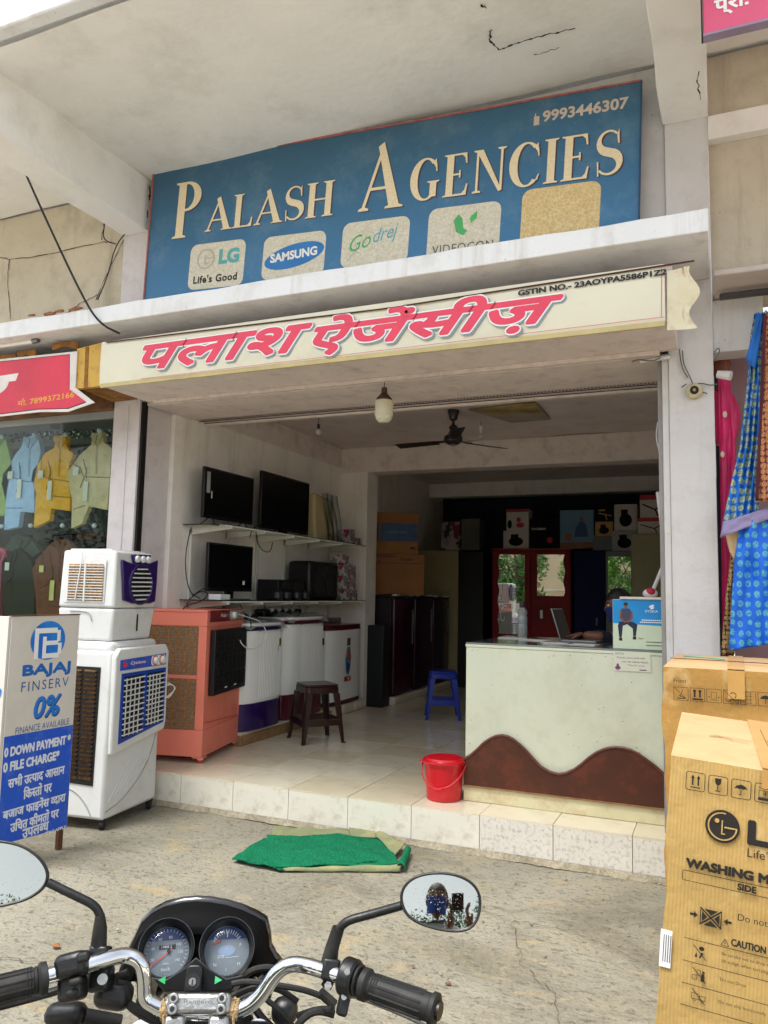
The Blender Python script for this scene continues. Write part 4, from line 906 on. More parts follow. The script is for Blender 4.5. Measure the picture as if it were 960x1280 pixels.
put_text(['उिचत कीमतों पर'], M_bw, FB, fw(.085, .20), w=.34, h=.062, fat=.0022)
put_text(['उपल', ('half', 'ब'), 'ध'], M_bw, FB, fw(.17, .145), w=.185, h=.048, fat=.0022)
put_text('*T&C APPLY', M_bw, FB, fw(.33, .12), w=.16, h=.018, fat=.001)
# ------------------------------------------------------------------ wall shelves, TVs and small things on them
SX0, SX1 = -2.046, -1.655
Y0, Y1 = .572, 3.082
M_gsh = mat('shelf_glass_edge', '#1d2f2b', .1, var=.1, coat=.4); M_brk = mat('bracket_white', '#cfd0c6', .5, var=.06, scale=8)
SH = thing('wall_shelf_unit', 'two white bracket wall shelves with dark glass tops along the showroom wall', 'shelf')
for z in (2.085, 1.455):
    MB().box(SX0, SX1, Y0-.03, 3.42, z, z+.008).build('glass_shelf', M_gsh, SH)
    for k in range(6):
        y = .66+k*.52
        if y > 3.4: continue
        MB().prism([(SX0, z-.075), (SX1+.02, z-.028), (SX1+.02, z-.002), (SX0, z-.002)], y-.014, y+.014).build('bracket', M_brk, SH, bevel=.002)
    MB().box(SX0, SX1+.015, Y0+.02, 3.38, z-.012, z-.001).build('edge_board', M_brk, SH)
for k in range(6):
    y = .66+k*.52; MB().box(SX0-.006, SX0+.014, y-.014, y+.014, 1.25, 2.075).build('upright', M_brk, SH)
M_scr = mat('tv_screen', '#040508', .22, var=.0, spec=.4); M_bez = mat('tv_bezel', '#0d0d10', .3)
def tv(label, y0, y1, z0, z1, x=-1.80, yaw=0., feet=True, tilt=0):
    w_, h_ = y1-y0, z1-z0
    t = thing('television', label, 'television', (x, y0, z0), yaw, group='televisions on the wall shelves')
    MB().box(-.03, 0, 0, w_, 0, h_).build('housing', M_bez, t, bevel=.006)
    MB().box(-.055, -.03, w_*.15, w_*.85, .08, h_*.7).build('rear_cover', M_bez, t, bevel=.01)
    MB().box(.0, .0015, .018, w_-.018, .03, h_-.018).build('screen', M_scr, t)
    return t
t = tv('upper television nearest the doorway, with a white sticker strip on its edge', .52, 1.27, 2.145, 2.575, -1.83)
for y in (.12, .62): MB().tube([(.07, y-.05, -.052), (-.01, y, .02), (-.10, y-.03, -.052)], .006, 6).build('foot', M_bez, t)
flat('sticker', mat('sticker_grey', '#8d9192', .5), t, frame((.002, .03, .33), (0, 1, 0), (0, 0, 1)), [rc(0, .05, -.12, .06)])
flat('logo_text', M_wht, t, frame((.002, .10, .2), (0, 1, 0), (0, 0, 1)), [rc(0, .012, -.03, .03)])
t = tv('upper television farther along the shelf, the larger of the two up there', 1.40, 2.33, 2.135, 2.675, -1.83)
MB().box(-.12, .06, .3, .62, -.043, -.030).build('foot', M_bez, t, bevel=.004); MB().box(-.04, -.01, .4, .52, -.035, .02).build('neck', M_bez, t)
t = tv('television on the lower shelf with a small white square on its screen', .62, 1.30, 1.535, 1.945, -1.83)
MB().box(-.12, .09, .18, .52, -.072, -.06).build('foot', mat('stand_grey', '#54585a', .3), t, bevel=.004); MB().box(-.04, -.01, .3, .4, -.065, .02).build('neck', M_bez, t)
flat('sticker', M_wht, t, frame((.002, .52, .06), (0, 1, 0), (0, 0, 1)), [rc(0, .035, 0, .035)])
def simple(name, label, cat, m, x0, x1, y0, y1, z0, z1, bevel=.004, group=None):
    t = thing(name, label, cat, (x0, y0, z0), group=group); MB().box(0, x1-x0, 0, y1-y0, 0, z1-z0).build('body', m, t, bevel=bevel); return t
t = simple('set_top_box', 'small white set top box beside the lower television', 'set top box', M_pw, -1.80, -1.68, .60, .74, 1.464, 1.51)
t = simple('speaker_box', 'small black rectangular speaker in the middle of the lower shelf', 'speaker', M_bp, -1.95, -1.72, 1.58, 2.08, 1.464, 1.655)
for y in (.12, .36): MB().cyl((.23, y, .10), (.236, y, .10), .07, n=20).build('speaker_cone', M_rub, t)
for i, y in enumerate((1.50, 1.66, 1.86, 2.02)):
    t = thing('mini_speaker', ('first', 'second', 'third', 'fourth')[i]+' little round black speaker from the doorway on the lower shelf', 'speaker', (-1.68, y, 1.464), group='little black speakers on the lower shelf')
    MB().lathe([(.04, 0), (.055, .02), (.05, .07), (.03, .095), (0, .1)], 16).build('body', M_bp, t); MB().cyl((.03, 0, .05), (.052, 0, .05), .022).build('speaker_cone', M_rub, t)
t = simple('tower_speaker', 'large black tower speaker on the far half of the lower shelf', 'speaker', M_bp, -1.96, -1.70, 2.16, 2.80, 1.464, 1.86, .03)
for y in (.18, .46): MB().cyl((.26, y, .17), (.266, y, .17), .12, n=24).build('speaker_cone', M_rub, t); MB().cyl((.26, y, .32), (.265, y, .32), .04, n=16).build('tweeter', M_rub, t)
t = thing('wrapped_appliance', 'cream appliance wrapped in shiny clear plastic behind the upper television', 'appliance', (-1.93, 2.40, 2.094))
MB().hexa([(-.05, .02, 0), (.14, .02, 0), (.14, .5, 0), (-.05, .5, 0)], [(-.04, .04, .50), (.10, .04, .50), (.10, .44, .47), (-.04, .44, .47)]).build('body', mat('cream_appliance', '#b9a981', .5, var=.1), t, bevel=.03, seg=3)
M_wrap = glassm('plastic_wrap', (.62, .65, .66), .18)
rgw = random.Random(9)
def wrapf(a, b_):
    y = .22+.34*a; x = .16-.05*b_+.02*math.sin(a*19+b_*4)+.012*math.sin(a*41); return (x, y+.02*math.sin(b_*6), .52*b_)
MB().grid(wrapf, 40, 14).build('plastic_wrap', M_wrap, t, angle=180)
MB().box(.02, .05, .52, .56, .05, .46).build('brown_board', M_wood, t)
# small product cartons on the shelves
def carton_mat(name, base, marks, scale=9, th=.55):
    m = mat(name, base, .6, var=.04, scale=5); t = m.node_tree; N = t.nodes; L = t.links; b = N['Principled BSDF']; src = b.inputs['Base Color'].links[0].from_socket
    for i, mk in enumerate(marks):
        v = N.new('ShaderNodeTexVoronoi'); v.distance = 'CHEBYCHEV'; v.inputs['Scale'].default_value = scale*(1+.6*i); v.inputs['Randomness'].default_value = .9
        mp = N.new('ShaderNodeMapping'); mp.inputs['Location'].default_value = (i*3.3, i*1.7, i); L.new(N['Texture Coordinate'].outputs['Object'], mp.inputs[0]); L.new(mp.outputs[0], v.inputs['Vector'])
        sp = N.new('ShaderNodeSeparateColor'); L.new(v.outputs['Color'], sp.inputs[0]); r = N.new('ShaderNodeMath'); r.operation = 'GREATER_THAN'; r.inputs[1].default_value = th; L.new(sp.outputs[i % 3], r.inputs[0])
        x = N.new('ShaderNodeMix'); x.data_type = 'RGBA'; x.inputs[7].default_value = (*hexc(mk), 1); L.new(r.outputs[0], x.inputs[0]); L.new(src, x.inputs[6]); src = x.outputs[2]
    L.new(src, b.inputs['Base Color']); return m
M_c1 = carton_mat('small_carton_print', '#b9b2a8', ['#8f2436', '#7b7a7d'], 14, .66)
pos = [(3.02, 1.464, .13, .12, 'white and red carton at the bottom of the pile beside the tower speaker'), (3.17, 1.464, .12, .11, 'white and red carton at the very end of the lower shelf'), (2.95, 1.586, .15, .14, 'patterned carton, second level of the pile beside the tower speaker'), (3.12, 1.578, .12, .13, 'patterned carton, second level at the end of the lower shelf'), (2.96, 1.728, .14, .14, 'red topped carton, third level of the pile beside the tower speaker'), (3.11, 1.71, .12, .14, 'red carton near the pilaster, third level of the pile'), (2.90, 1.87, .15, .09, 'red and white carton topping the pile under the upper shelf'), (3.20, 2.094, .18, .075, 'flat pinkish carton on the far end of the upper shelf'), (3.08, 2.094, .11, .16, 'pinkish carton standing behind the flat one on the upper shelf')]
for y, z, wy, hz, lb in pos:
    simple('small_carton', lb, 'carton', M_c1, -1.86, -1.70, y, y+wy, z, z+hz, .002, 'small cartons at the far end of the shelves')
# cables round the shelves
CB = thing('shelf_cables', 'black cables looping down between the two wall shelves', 'cables')
for pts in ([(238, 662), (232, 690), (232, 720), (238, 742), (250, 748)], [(240, 745), (255, 735), (262, 735)], [(236, 750), (250, 738), (262, 742), (252, 752), (232, 757), (229, 762)], [(320, 665), (322, 680), (330, 690), (338, 690), (341, 678)], [(312, 672), (316, 660), (328, 654)], [(262, 655), (290, 659), (318, 662)], [(300, 756), (305, 765), (308, 772)], [(330, 756), (333, 764), (330, 770)], [(374, 757), (376, 766), (372, 770)]):
    MB().tube([un(u, v, x=-1.72) for u, v in pts], .0045, 5, smooth=2).build('cable', M_bp, CB)

# ------------------------------------------------------------------ washing machines, plinths
M_sty = mat('thermocol_foam', '#cfc6b2', .95, var=.1, scale=30, bump=.6, bscale=90)
M_plk = mat('plank_brown', '#8f6f4c', .8, var=.25, scale=12, bump=.3, bscale=40)
PL = thing('low_plinth', 'low wooden plank plinth with a cream top under the first two washing machines', 'plinth')
MB().box(-2.04, -1.645, .93, 2.62, ZF, ZF+.085).build('plank', M_plk, PL, bevel=.006)
MB().box(-2.04, -1.655, .94, 2.60, ZF+.086, ZF+.11).build('top_sheet', M_sty, PL, bevel=.004)
for k in range(3):
    o = MB().box(-2.02, -1.655, 2.63+k*.285, 2.63+k*.285+.265, ZF+.001, ZF+.115).build('foam_block', M_sty, None, bevel=.02, seg=3)
    tag(o, ('first', 'second', 'third')[k]+' cream foam block from the plank plinth, under the maroon lidded machine', 'foam block', 'foam blocks under the third washing machine')
M_wm = mat('washer_white', '#e6e9e6', .22, var=.02, scale=3, coat=.5); M_mar = mat('washer_maroon', '#4b0f20', .25, var=.1, scale=4, coat=.4); M_wpur = mat('washer_purple', '#25104e', .25, var=.1, scale=4, coat=.4)
def washer(label, y0, y1, z0, z1, mb_, mt_, wrap=True, bulge=.05, base=.25, ribs=True):
    w_ = y1-y0; dp = .40; t = thing('washing_machine', label, 'washing machine', (-2.04, y0, z0), group='washing machines along the showroom wall'); h = z1-z0
    def prof(bl): 
        p = [(0, 0), (dp-.05, 0)]+[(dp-.05+bl*math.sin(math.pi*i/14)**.55+.03*(1-abs(i/7-1)**6), w_*i/14) for i in range(1, 14)]+[(dp-.05, w_), (0, w_)]; return p
    FZ = lambda a, b_, d: (a, b_, d)
    MB().prism(prof(bulge), 0, base*h, FZ).build('base', mb_, t, bevel=.008, angle=40)
    MB().prism(prof(bulge*.85), base*h+.001, h*.93, FZ).build('body', M_wm, t, bevel=.006, angle=40)
    MB().prism(prof(bulge), h*.93+.001, h*.965, FZ).build('top_rim', mt_, t, bevel=.006, angle=40)
    MB().prism(prof(bulge*.8), h*.966, h*1.0, FZ).build('lid', mt_ if not wrap else M_wm, t, bevel=.012, angle=40)
    if ribs:
        for k in range(16):
            y = w_*(.32+.04*k); x = dp-.05+bulge*.85*math.sin(math.pi*y/w_)**.55+.03*(1-abs(2*y/w_-1)**6)
            MB().tube([(x, y, base*h+.03), (x, y, h*.90)], .0022, 5).build('rib', M_wm, t)
    MB().box(.0, .12, .03, w_-.03, h*.985, h*1.07).build('control_panel', M_bp if wrap else mt_, t, bevel=.015)
    if wrap:
        for k in range(4): MB().cyl((.09, w_*(.2+.17*k), h*1.05), (.135, w_*(.2+.17*k), h*1.075), .024, .020).build('knob', M_pw, t, bevel=.003)
        def wf(a, c): return (.06+.36*c+.0*a, -.01+(w_+.02)*a, h*1.045-.05*c+.012*math.sin(a*17+c*6)+.01*math.sin(a*31+2)*c-.10*max(0, c-.85)*3)
        MB().grid(wf, 40, 16).build('plastic_cover', M_wrap2, t, angle=180)
    return t
M_wrap2 = mat('cloudy_plastic_cover', '#9ea3a4', .15, var=.25, scale=6, alpha=.72, coat=.5)
t = washer('white washing machine with purple base, first beside the coral cooler', .935, 1.60, ZF+.112, 1.262, M_wpur, M_wpur)
for (y, z, a, c) in ((.50, .66, .035, .05), (.55, .70, .03, .07), (.49, .60, .03, .03)): MB().box(.405, .4115, y, y+a, z, z+c).build('sticker', M_txt if a > .03 else _M['brassy'], t)
t = washer('white washing machine with dark maroon base, the middle one of the row', 1.64, 2.44, ZF+.112, 1.30, M_mar, M_mar, base=.24)
MB().box(.405, .4115, .70, .73, .66, .73).build('sticker', M_txt, t)
t = washer('white washing machine with maroon lid and a colourful sticker, farthest along the wall', 2.53, 3.38, ZF+.117, 1.20, M_mar, M_mar, wrap=False, base=.05, bulge=.02, ribs=False)
b = [('#3a3f44', rc(.395, .48, .62, .70)), ('#3f7f86', [(.40, .60), (.47, .61), (.50, .50), (.49, .38), (.45, .30), (.38, .33), (.36, .47)]), ('#b8262c', [(.43, .58), (.47, .56), (.49, .46), (.44, .44)]), ('#27307f', [(.39, .44), (.47, .42), (.44, .33), (.39, .36)]), ('#8a1f26', rc(.34, .50, .24, .29)), ('#c77a2a', rc(.375, .40, .50, .55)), ('#d6c9a8', rc(.42, .46, .25, .28))]
for i, (cc, p) in enumerate(b): flat('sticker', mat('stk_'+cc[1:], cc, .4, var=.3, scale=40), t, frame((.404+.0006*i, 0, 0), (0, 1, 0), (0, 0, 1)), [p])
t = MB().tube([un(u, v, x=-1.56) for u, v in [(299, 768), (312, 772), (325, 776), (333, 788), (333, 800), (323, 810), (310, 812), (302, 805), (300, 800)]], .0045, 6, smooth=2).build('white_power_cord', M_pw, None)
tag(t, 'thin white cord looping over the lid of the first washing machine', 'cord')
t = MB().tube([un(u, v, x=-1.60) for u, v in [(314, 785), (313, 772), (303, 764), (300, 770)]], .004, 6, smooth=2).build('black_power_cord', M_bp, None)
tag(t, 'thin black cord behind the top of the coral cooler', 'cord')

# ------------------------------------------------------------------ stools
def stool(label, loc, rz, s, h, m, name='plastic_stool'):
    t = thing(name, label, 'stool', loc, rz, group='moulded plastic stools')
    a, c = s*.5, s*.66; hw = .036
    MB().prism([(x*1.02, y*1.02) for x, y in rrect(-a, a, -a, a, .04)], h-.022, h, lambda p, q, d: (p, q, d)).build('seat', m, t, bevel=.008)
    MB().prism([(x*1.04, y*1.04) for x, y in rrect(-a, a, -a, a, .04)], h-.075, h-.0225, lambda p, q, d: (p, q, d)).build('apron', m, t, bevel=.004)
    for sx in (1, -1):
        for sy in (1, -1):
            b = MB()
            for (dx, dy) in ((1, .0), (0, 1)):
                w1, w0 = .062, .030
                if dx:
                    T = [(sx*a*1.04, sy*a*1.04), (sx*(a*1.04-w1), sy*a*1.04), (sx*(a*1.04-w1), sy*(a*1.04-.014)), (sx*a*1.04, sy*(a*1.04-.014))]
                    Q = [(sx*c, sy*c), (sx*(c-w0), sy*c), (sx*(c-w0), sy*(c-.014)), (sx*c, sy*(c-.014))]
                else:
                    T = [(sx*a*1.04, sy*a*1.04), (sx*(a*1.04-.014), sy*a*1.04), (sx*(a*1.04-.014), sy*(a*1.04-w1)), (sx*a*1.04, sy*(a*1.04-w1))]
                    Q = [(sx*c, sy*c), (sx*(c-.014), sy*c), (sx*(c-.014), sy*(c-w0)), (sx*c, sy*(c-w0))]
                b.hexa([(x, y, 0) for x, y in Q], [(x, y, h-.076) for x, y in T])
            b.build('leg', m, t, bevel=.003)
            MB().box(sx*c-.022 if sx > 0 else sx*c-.006, sx*c+.006 if sx > 0 else sx*c+.022, sy*c-.022 if sy > 0 else sy*c-.006, sy*c+.006 if sy > 0 else sy*c+.022, 0, .01).build('foot', m, t)
    k = .30*h; q = a*1.04+(c-a*1.04)*(1-k/h)-.004; q2 = a*1.04+(c-a*1.04)*(1-(k+.06)/h)-.004
    for s1 in (1, -1):
        MB().hexa([(-q+.02, s1*q-.006, k), (q-.02, s1*q-.006, k), (q-.02, s1*q+.006, k), (-q+.02, s1*q+.006, k)], [(-q2+.02, s1*q2-.006, k+.055), (q2-.02, s1*q2-.006, k+.055), (q2-.02, s1*q2+.006, k+.055), (-q2+.02, s1*q2+.006, k+.055)]).build('rail', m, t)
        MB().hexa([(s1*q-.006, -q+.02, k), (s1*q+.006, -q+.02, k), (s1*q+.006, q-.02, k), (s1*q-.006, q-.02, k)], [(s1*q2-.006, -q2+.02, k+.055), (s1*q2+.006, -q2+.02, k+.055), (s1*q2+.006, q2-.02, k+.055), (s1*q2-.006, q2-.02, k+.055)]).build('rail', m, t)
    return t
c = (un(390, 932, z=ZF)+un(358, 915, z=ZF)*0+un(392, 905, z=ZF)*0); 
stool('dark brown plastic stool standing in front of the middle washing machine', (-1.235, 1.50, ZF), R(24+45-20), .30, .50, mat('stool_brown', '#2c1512', .3, var=.15, scale=8, coat=.3))
stool('bright blue plastic stool beside the side of the cream counter', (-.655, 3.27, ZF), R(22), .28, .50, mat('stool_blue', '#102f95', .3, var=.1, scale=8, coat=.3))
# ------------------------------------------------------------------ sales counter
XC0, XC1, YC0, YC1, ZT = .559, 1.79, .177, .80, 1.239
M_cf = mat('counter_laminate', '#cdd1ba', .35, var=.04, scale=2, dirt=('#a39f80', .35, 3), coat=.2, bump=.03, bscale=40)
M_cs = mat('counter_strip', '#cfc9a2', .5, var=.08, scale=4, dirt=('#a5623e', .5, 6)); M_cb = mat('counter_brown', '#4a2416', .4, var=.15, scale=5, dirt=('#7a3a22', .5, 5), coat=.1)
CT = thing('sales_counter', 'pale green laminate sales counter with a wavy brown lower panel and glass top', 'counter')
MB().box(XC0, XC1, YC0, YC1, ZF+.001, ZT-.03).build('body', M_cf, CT, bevel=.004)
MB().box(XC0-.004, XC1, YC0-.004, YC1+.45, ZT-.0295, ZT-.012).build('top_board', M_cf, CT, bevel=.003)
MB().box(XC0-.002, XC1, YC0-.002, YC1+.44, ZT-.0115, ZT).build('glass_top', mat('counter_glass', '#77807a', .06, var=.1, scale=3, coat=1), CT, bevel=.002)
MB().box(XC0-.006, XC1, YC0-.008, YC0-.0005, ZF+.002, ZF+.095).build('base_strip', M_cs, CT, bevel=.002)
yp = YC0-.02
top = [(212, 665), (235, 652), (260, 630), (280, 610), (300, 597), (320, 588), (340, 585), (360, 589), (380, 600), (400, 616), (420, 635), (445, 664), (470, 690), (500, 708), (530, 715), (555, 711), (580, 700), (605, 682), (630, 660), (655, 643), (680, 632), (700, 627), (720, 625), (745, 628), (770, 635), (795, 648), (820, 665), (845, 684), (880, 715)]
tp = [un(500+a/2.6667, 700+b/2.6667, y=yp) for a, b in top]
zb_ = un(581, 981.5, y=yp).z
poly = [(tp[0].x, zb_)]+[(p.x, p.z) for p in tp]+[(tp[-1].x, zb_)]
MB().prism(poly, yp, YC0-.0006).build('wavy_panel', M_cb, CT, smooth=False)
MB().tube([Vector((p.x, yp-.001, p.z+.002)) for p in tp], .0085, 8).build('wavy_trim', mat('trim_brown', '#5e3226', .4), CT)
MB().box(tp[0].x-.004, tp[-1].x, yp-.003, YC0-.001, zb_-.006, zb_+.004).build('lower_trim', mat('trim_rust', '#8a6a45', .6, var=.3, scale=20), CT)
MB().tube([(1.78, .165, ZT-.02), (1.785, .162, .9), (1.775, .165, .6), (1.785, .165, .3)], .004, 6, smooth=1).build('hanging_wire', M_txt, CT)
# notice taped to the front
NT = thing('taped_notice', 'small paper notice taped to the counter front below the blue poster box', 'notice')
p = un(767, 838, y=YC0-.003); nf_ = frame((p.x, YC0-.0045, p.z), (1, 0, 0), (0, 0, 1)); nw, nh = .215, .118
flat('paper', mat('notice_paper', '#cdd0bb', .7, var=.03), NT, nf_, [rc(0, nw, 0, nh)])
for i, (x, z, w_, tx) in enumerate(((.012, .098, .05, 'NOTICE'), (.02, .075, .16, 'Goods once sold will'), (.05, .052, .15, 'not be taken back'), (.08, .03, .10, 'Thank you'))):
    put_text(tx, mat('notice_ink', '#6d4a58', .7), NT, nf_ @ Matrix.Translation((x, z, .0006)), w=w_, h=.011)
flat('picture', mat('notice_purple', '#77406a', .6), NT, nf_ @ Matrix.Translation((0, 0, .0006)), [ell(.025, .018, .016, .012), ell(.025, .034, .007, .01), rc(.15, .19, .008, .014)])
# blue poster carton on the counter
PB = thing('blue_poster_carton', 'blue and pale green carton printed with a sitting man, on the counter end', 'carton', (1.486, .205, ZT+.001), R(-1))
bw_, bh_ = .31, .30
MB().box(0, bw_, 0, .16, 0, bh_).build('box', mat('poster_pale', '#c3d0b6', .45, var=.03, coat=.3), PB, bevel=.003)
bf = frame((0, -.0008, 0), (1, 0, 0), (0, 0, 1)); z_ = lambda k: bf @ Matrix.Translation((0, 0, k))
flat('blue_print', mat('poster_blue', '#1787c9', .4, var=.12, scale=5, coat=.3), PB, bf, [[(.002, .155), (.31, .145), (.31, .298), (.002, .298)]])
M_skin = mat('skin_brown', '#7a4a32', .5, var=.06, scale=20); M_navy = mat('print_navy', '#1d2440', .6, var=.2, scale=60)
flat('printed_trousers', M_navy, PB, z_(.0006), [[(.04, .165), (.12, .165), (.145, .15), (.135, .08), (.12, .08), (.118, .125), (.085, .15), (.06, .14), (.052, .07), (.038, .07), (.03, .14)]])
flat('printed_shirt', mat('print_vest', '#3b3f55', .6), PB, z_(.001), [[(.055, .245), (.10, .245), (.115, .215), (.105, .168), (.055, .168), (.045, .215)]])
flat('printed_skin', M_skin, PB, z_(.0013), [ell(.078, .262, .011, .016), [(.045, .235), (.055, .24), (.052, .19), (.08, .165), (.07, .158), (.04, .185)], [(.11, .235), (.118, .225), (.118, .185), (.09, .158), (.08, .165), (.105, .19)]])
flat('printed_hair', M_txt, PB, z_(.0016), [ell(.078, .273, .013, .009), rc(.037, .055, .05, .068), rc(.118, .137, .06, .078)])
put_text('SYSKA', M_wht, PB, z_(.0006) @ Matrix.Translation((.19, .225, 0)), w=.075, h=.014)
flat('logo', M_wht, PB, z_(.0006), [ell(.228, .262, .016, .007, rot=.4), ell(.232, .25, .012, .005, rot=.4)])
for (x, z, w_, m_) in ((.17, .175, .13, M_wht), (.16, .162, .14, M_wht), (.195, .045, .09, _M['print_darkgrey']), (.195, .025, .09, _M['print_darkgrey'])): flat('fine_print', m_, PB, z_(.0006), [rc(x+w_*k/12, x+w_*(k+.75)/12, z, z+.006) for k in range(12)])
put_text('Gypsy', _M['print_darkgrey'], PB, z_(.0006) @ Matrix.Translation((.15, .06, 0)), w=.03, h=.014, shear=.3)
t = simple('folded_papers', 'stack of white papers lying on top of the blue poster carton', 'papers', mat('paper_white', '#c9c3bb', .8), 1.53, 1.77, .19, .35, ZT+.303, ZT+.318, .001)
t = thing('red_white_cap', 'red and white crumpled cloth on top of the blue poster carton', 'cloth', (1.70, .30, ZT+.32))
MB().ball((0, 0, .02), .045, .04, .03).build('white_part', mat('cap_white', '#c8bfc0', .8, bump=.4), t); MB().ball((.005, -.02, .03), .028, .024, .026).build('red_part', mat('cap_red', '#a3182c', .7), t)
t = MB().tube([un(812, 748, y=.45), un(832, 700, y=.50)], .012, 8).build('leaning_rod', M_white, None); tag(t, 'pale rod leaning behind the blue poster carton against the jamb', 'rod')
t = MB().tube([un(822, 615, y=.45), un(829, 668, y=.42)], .012, 8).build('leaning_rod', M_white, None); tag(t, 'pale rod end high beside the jamb near the red cartons', 'rod')
# bottle, papers, laptop
BT = thing('water_bottle', 'smoky grey plastic water bottle with a dark cap on the counter', 'bottle', tuple(un(653, 797, z=ZT)-Vector((0, 0, -.001))))
M_bot = mat('bottle_smoke', '#8d9390', .12, var=.1, scale=6, alpha=.75, coat=.5)
MB().lathe([(.033, 0), (.037, .008), (.037, .09), (.034, .10), (.037, .11), (.037, .15), (.030, .165), (.036, .18), (.034, .20), (.022, .215), (.020, .222)], 24).build('body', M_bot, BT)
MB().lathe([(.022, .2215), (.023, .226), (.023, .255), (.019, .262), (0, .263)], 20).build('cap', M_bp, BT)
LT = thing('laptop', 'silver laptop open on the counter, seen from behind and side', 'laptop', (1.10, .80, ZT+.001), R(85))
MB().box(-.14, .14, -.235, 0, 0, .016).build('base', mat('laptop_silver', '#8c9092', .3, .6), LT, bevel=.004)
b = MB(Matrix.Translation((0, .002, .012)) @ Matrix.Rotation(R(-17), 4, 'X')); b.box(-.14, .14, 0, .007, 0, .225); b.build('screen_lid', _M['laptop_silver'], LT, bevel=.003)
b = MB(Matrix.Translation((0, .002, .012)) @ Matrix.Rotation(R(-17), 4, 'X')); b.box(-.130, .130, -.0006, -.0001, .012, .215); b.build('screen', M_scr, LT)
for j in range(5):
    for i in range(13): MB().box(-.125+i*.0193, -.125+i*.0193+.016, -.03-j*.019, -.046-j*.019+.032-.032, .0165, .0185).build('key', M_bp, LT, smooth=False)
PG = []
for i, (x, y, a, lb) in enumerate(((.70, .86, 10, 'white sheet lying beside the water bottle'), (.90, .72, -15, 'open booklet lying in front of the laptop'), (1.10, .45, 20, 'folded paper lying near the front of the counter top'), (1.26, .46, -8, 'white paper lying beside the blue poster carton'))):
    o = MB(Matrix.Rotation(R(a), 4, 'Z')).box(-.10, .10, -.07, .07, 0, .004).build('paper_sheet', _M['paper_white'], None, bevel=.001); o.location = (x, y, ZT+.001); tag(o, lb, 'paper')
if 0: t = thing('table_cup', 'small pale figure like ornament standing at the left rear of the counter', 'ornament', tuple(un(632, 795, z=ZT)))


# ------------------------------------------------------------------ people: one skinned body each
def body_mesh(name, J, E, m, parent, sub=2):
    """J: joint name -> (x, y, z, radius); E: connected joints. One continuous skinned surface"""
    ks = list(J); me = bpy.data.meshes.new(name); me.from_pydata([J[k][:3] for k in ks], [(ks.index(a), ks.index(b)) for a, b in E], [])
    me.materials.append(m); o = bpy.data.objects.new(name, me); COL.objects.link(o); o.parent = parent
    o.modifiers.new('skin', 'SKIN'); sv = me.skin_vertices[0].data
    for i, k in enumerate(ks):
        r = J[k][3]; sv[i].radius = r if isinstance(r, tuple) else (r, r)
    sv[0].use_root = True
    q = o.modifiers.new('u', 'SUBSURF'); q.levels = sub; q.render_levels = sub
    dg = bpy.context.evaluated_depsgraph_get(); ev = o.evaluated_get(dg); nm = bpy.data.meshes.new_from_object(ev)
    o.modifiers.clear(); o.data = nm
    nm.polygons.foreach_set('use_smooth', [True]*len(nm.polygons)); 
    if not nm.materials: nm.materials.append(m)
    return o
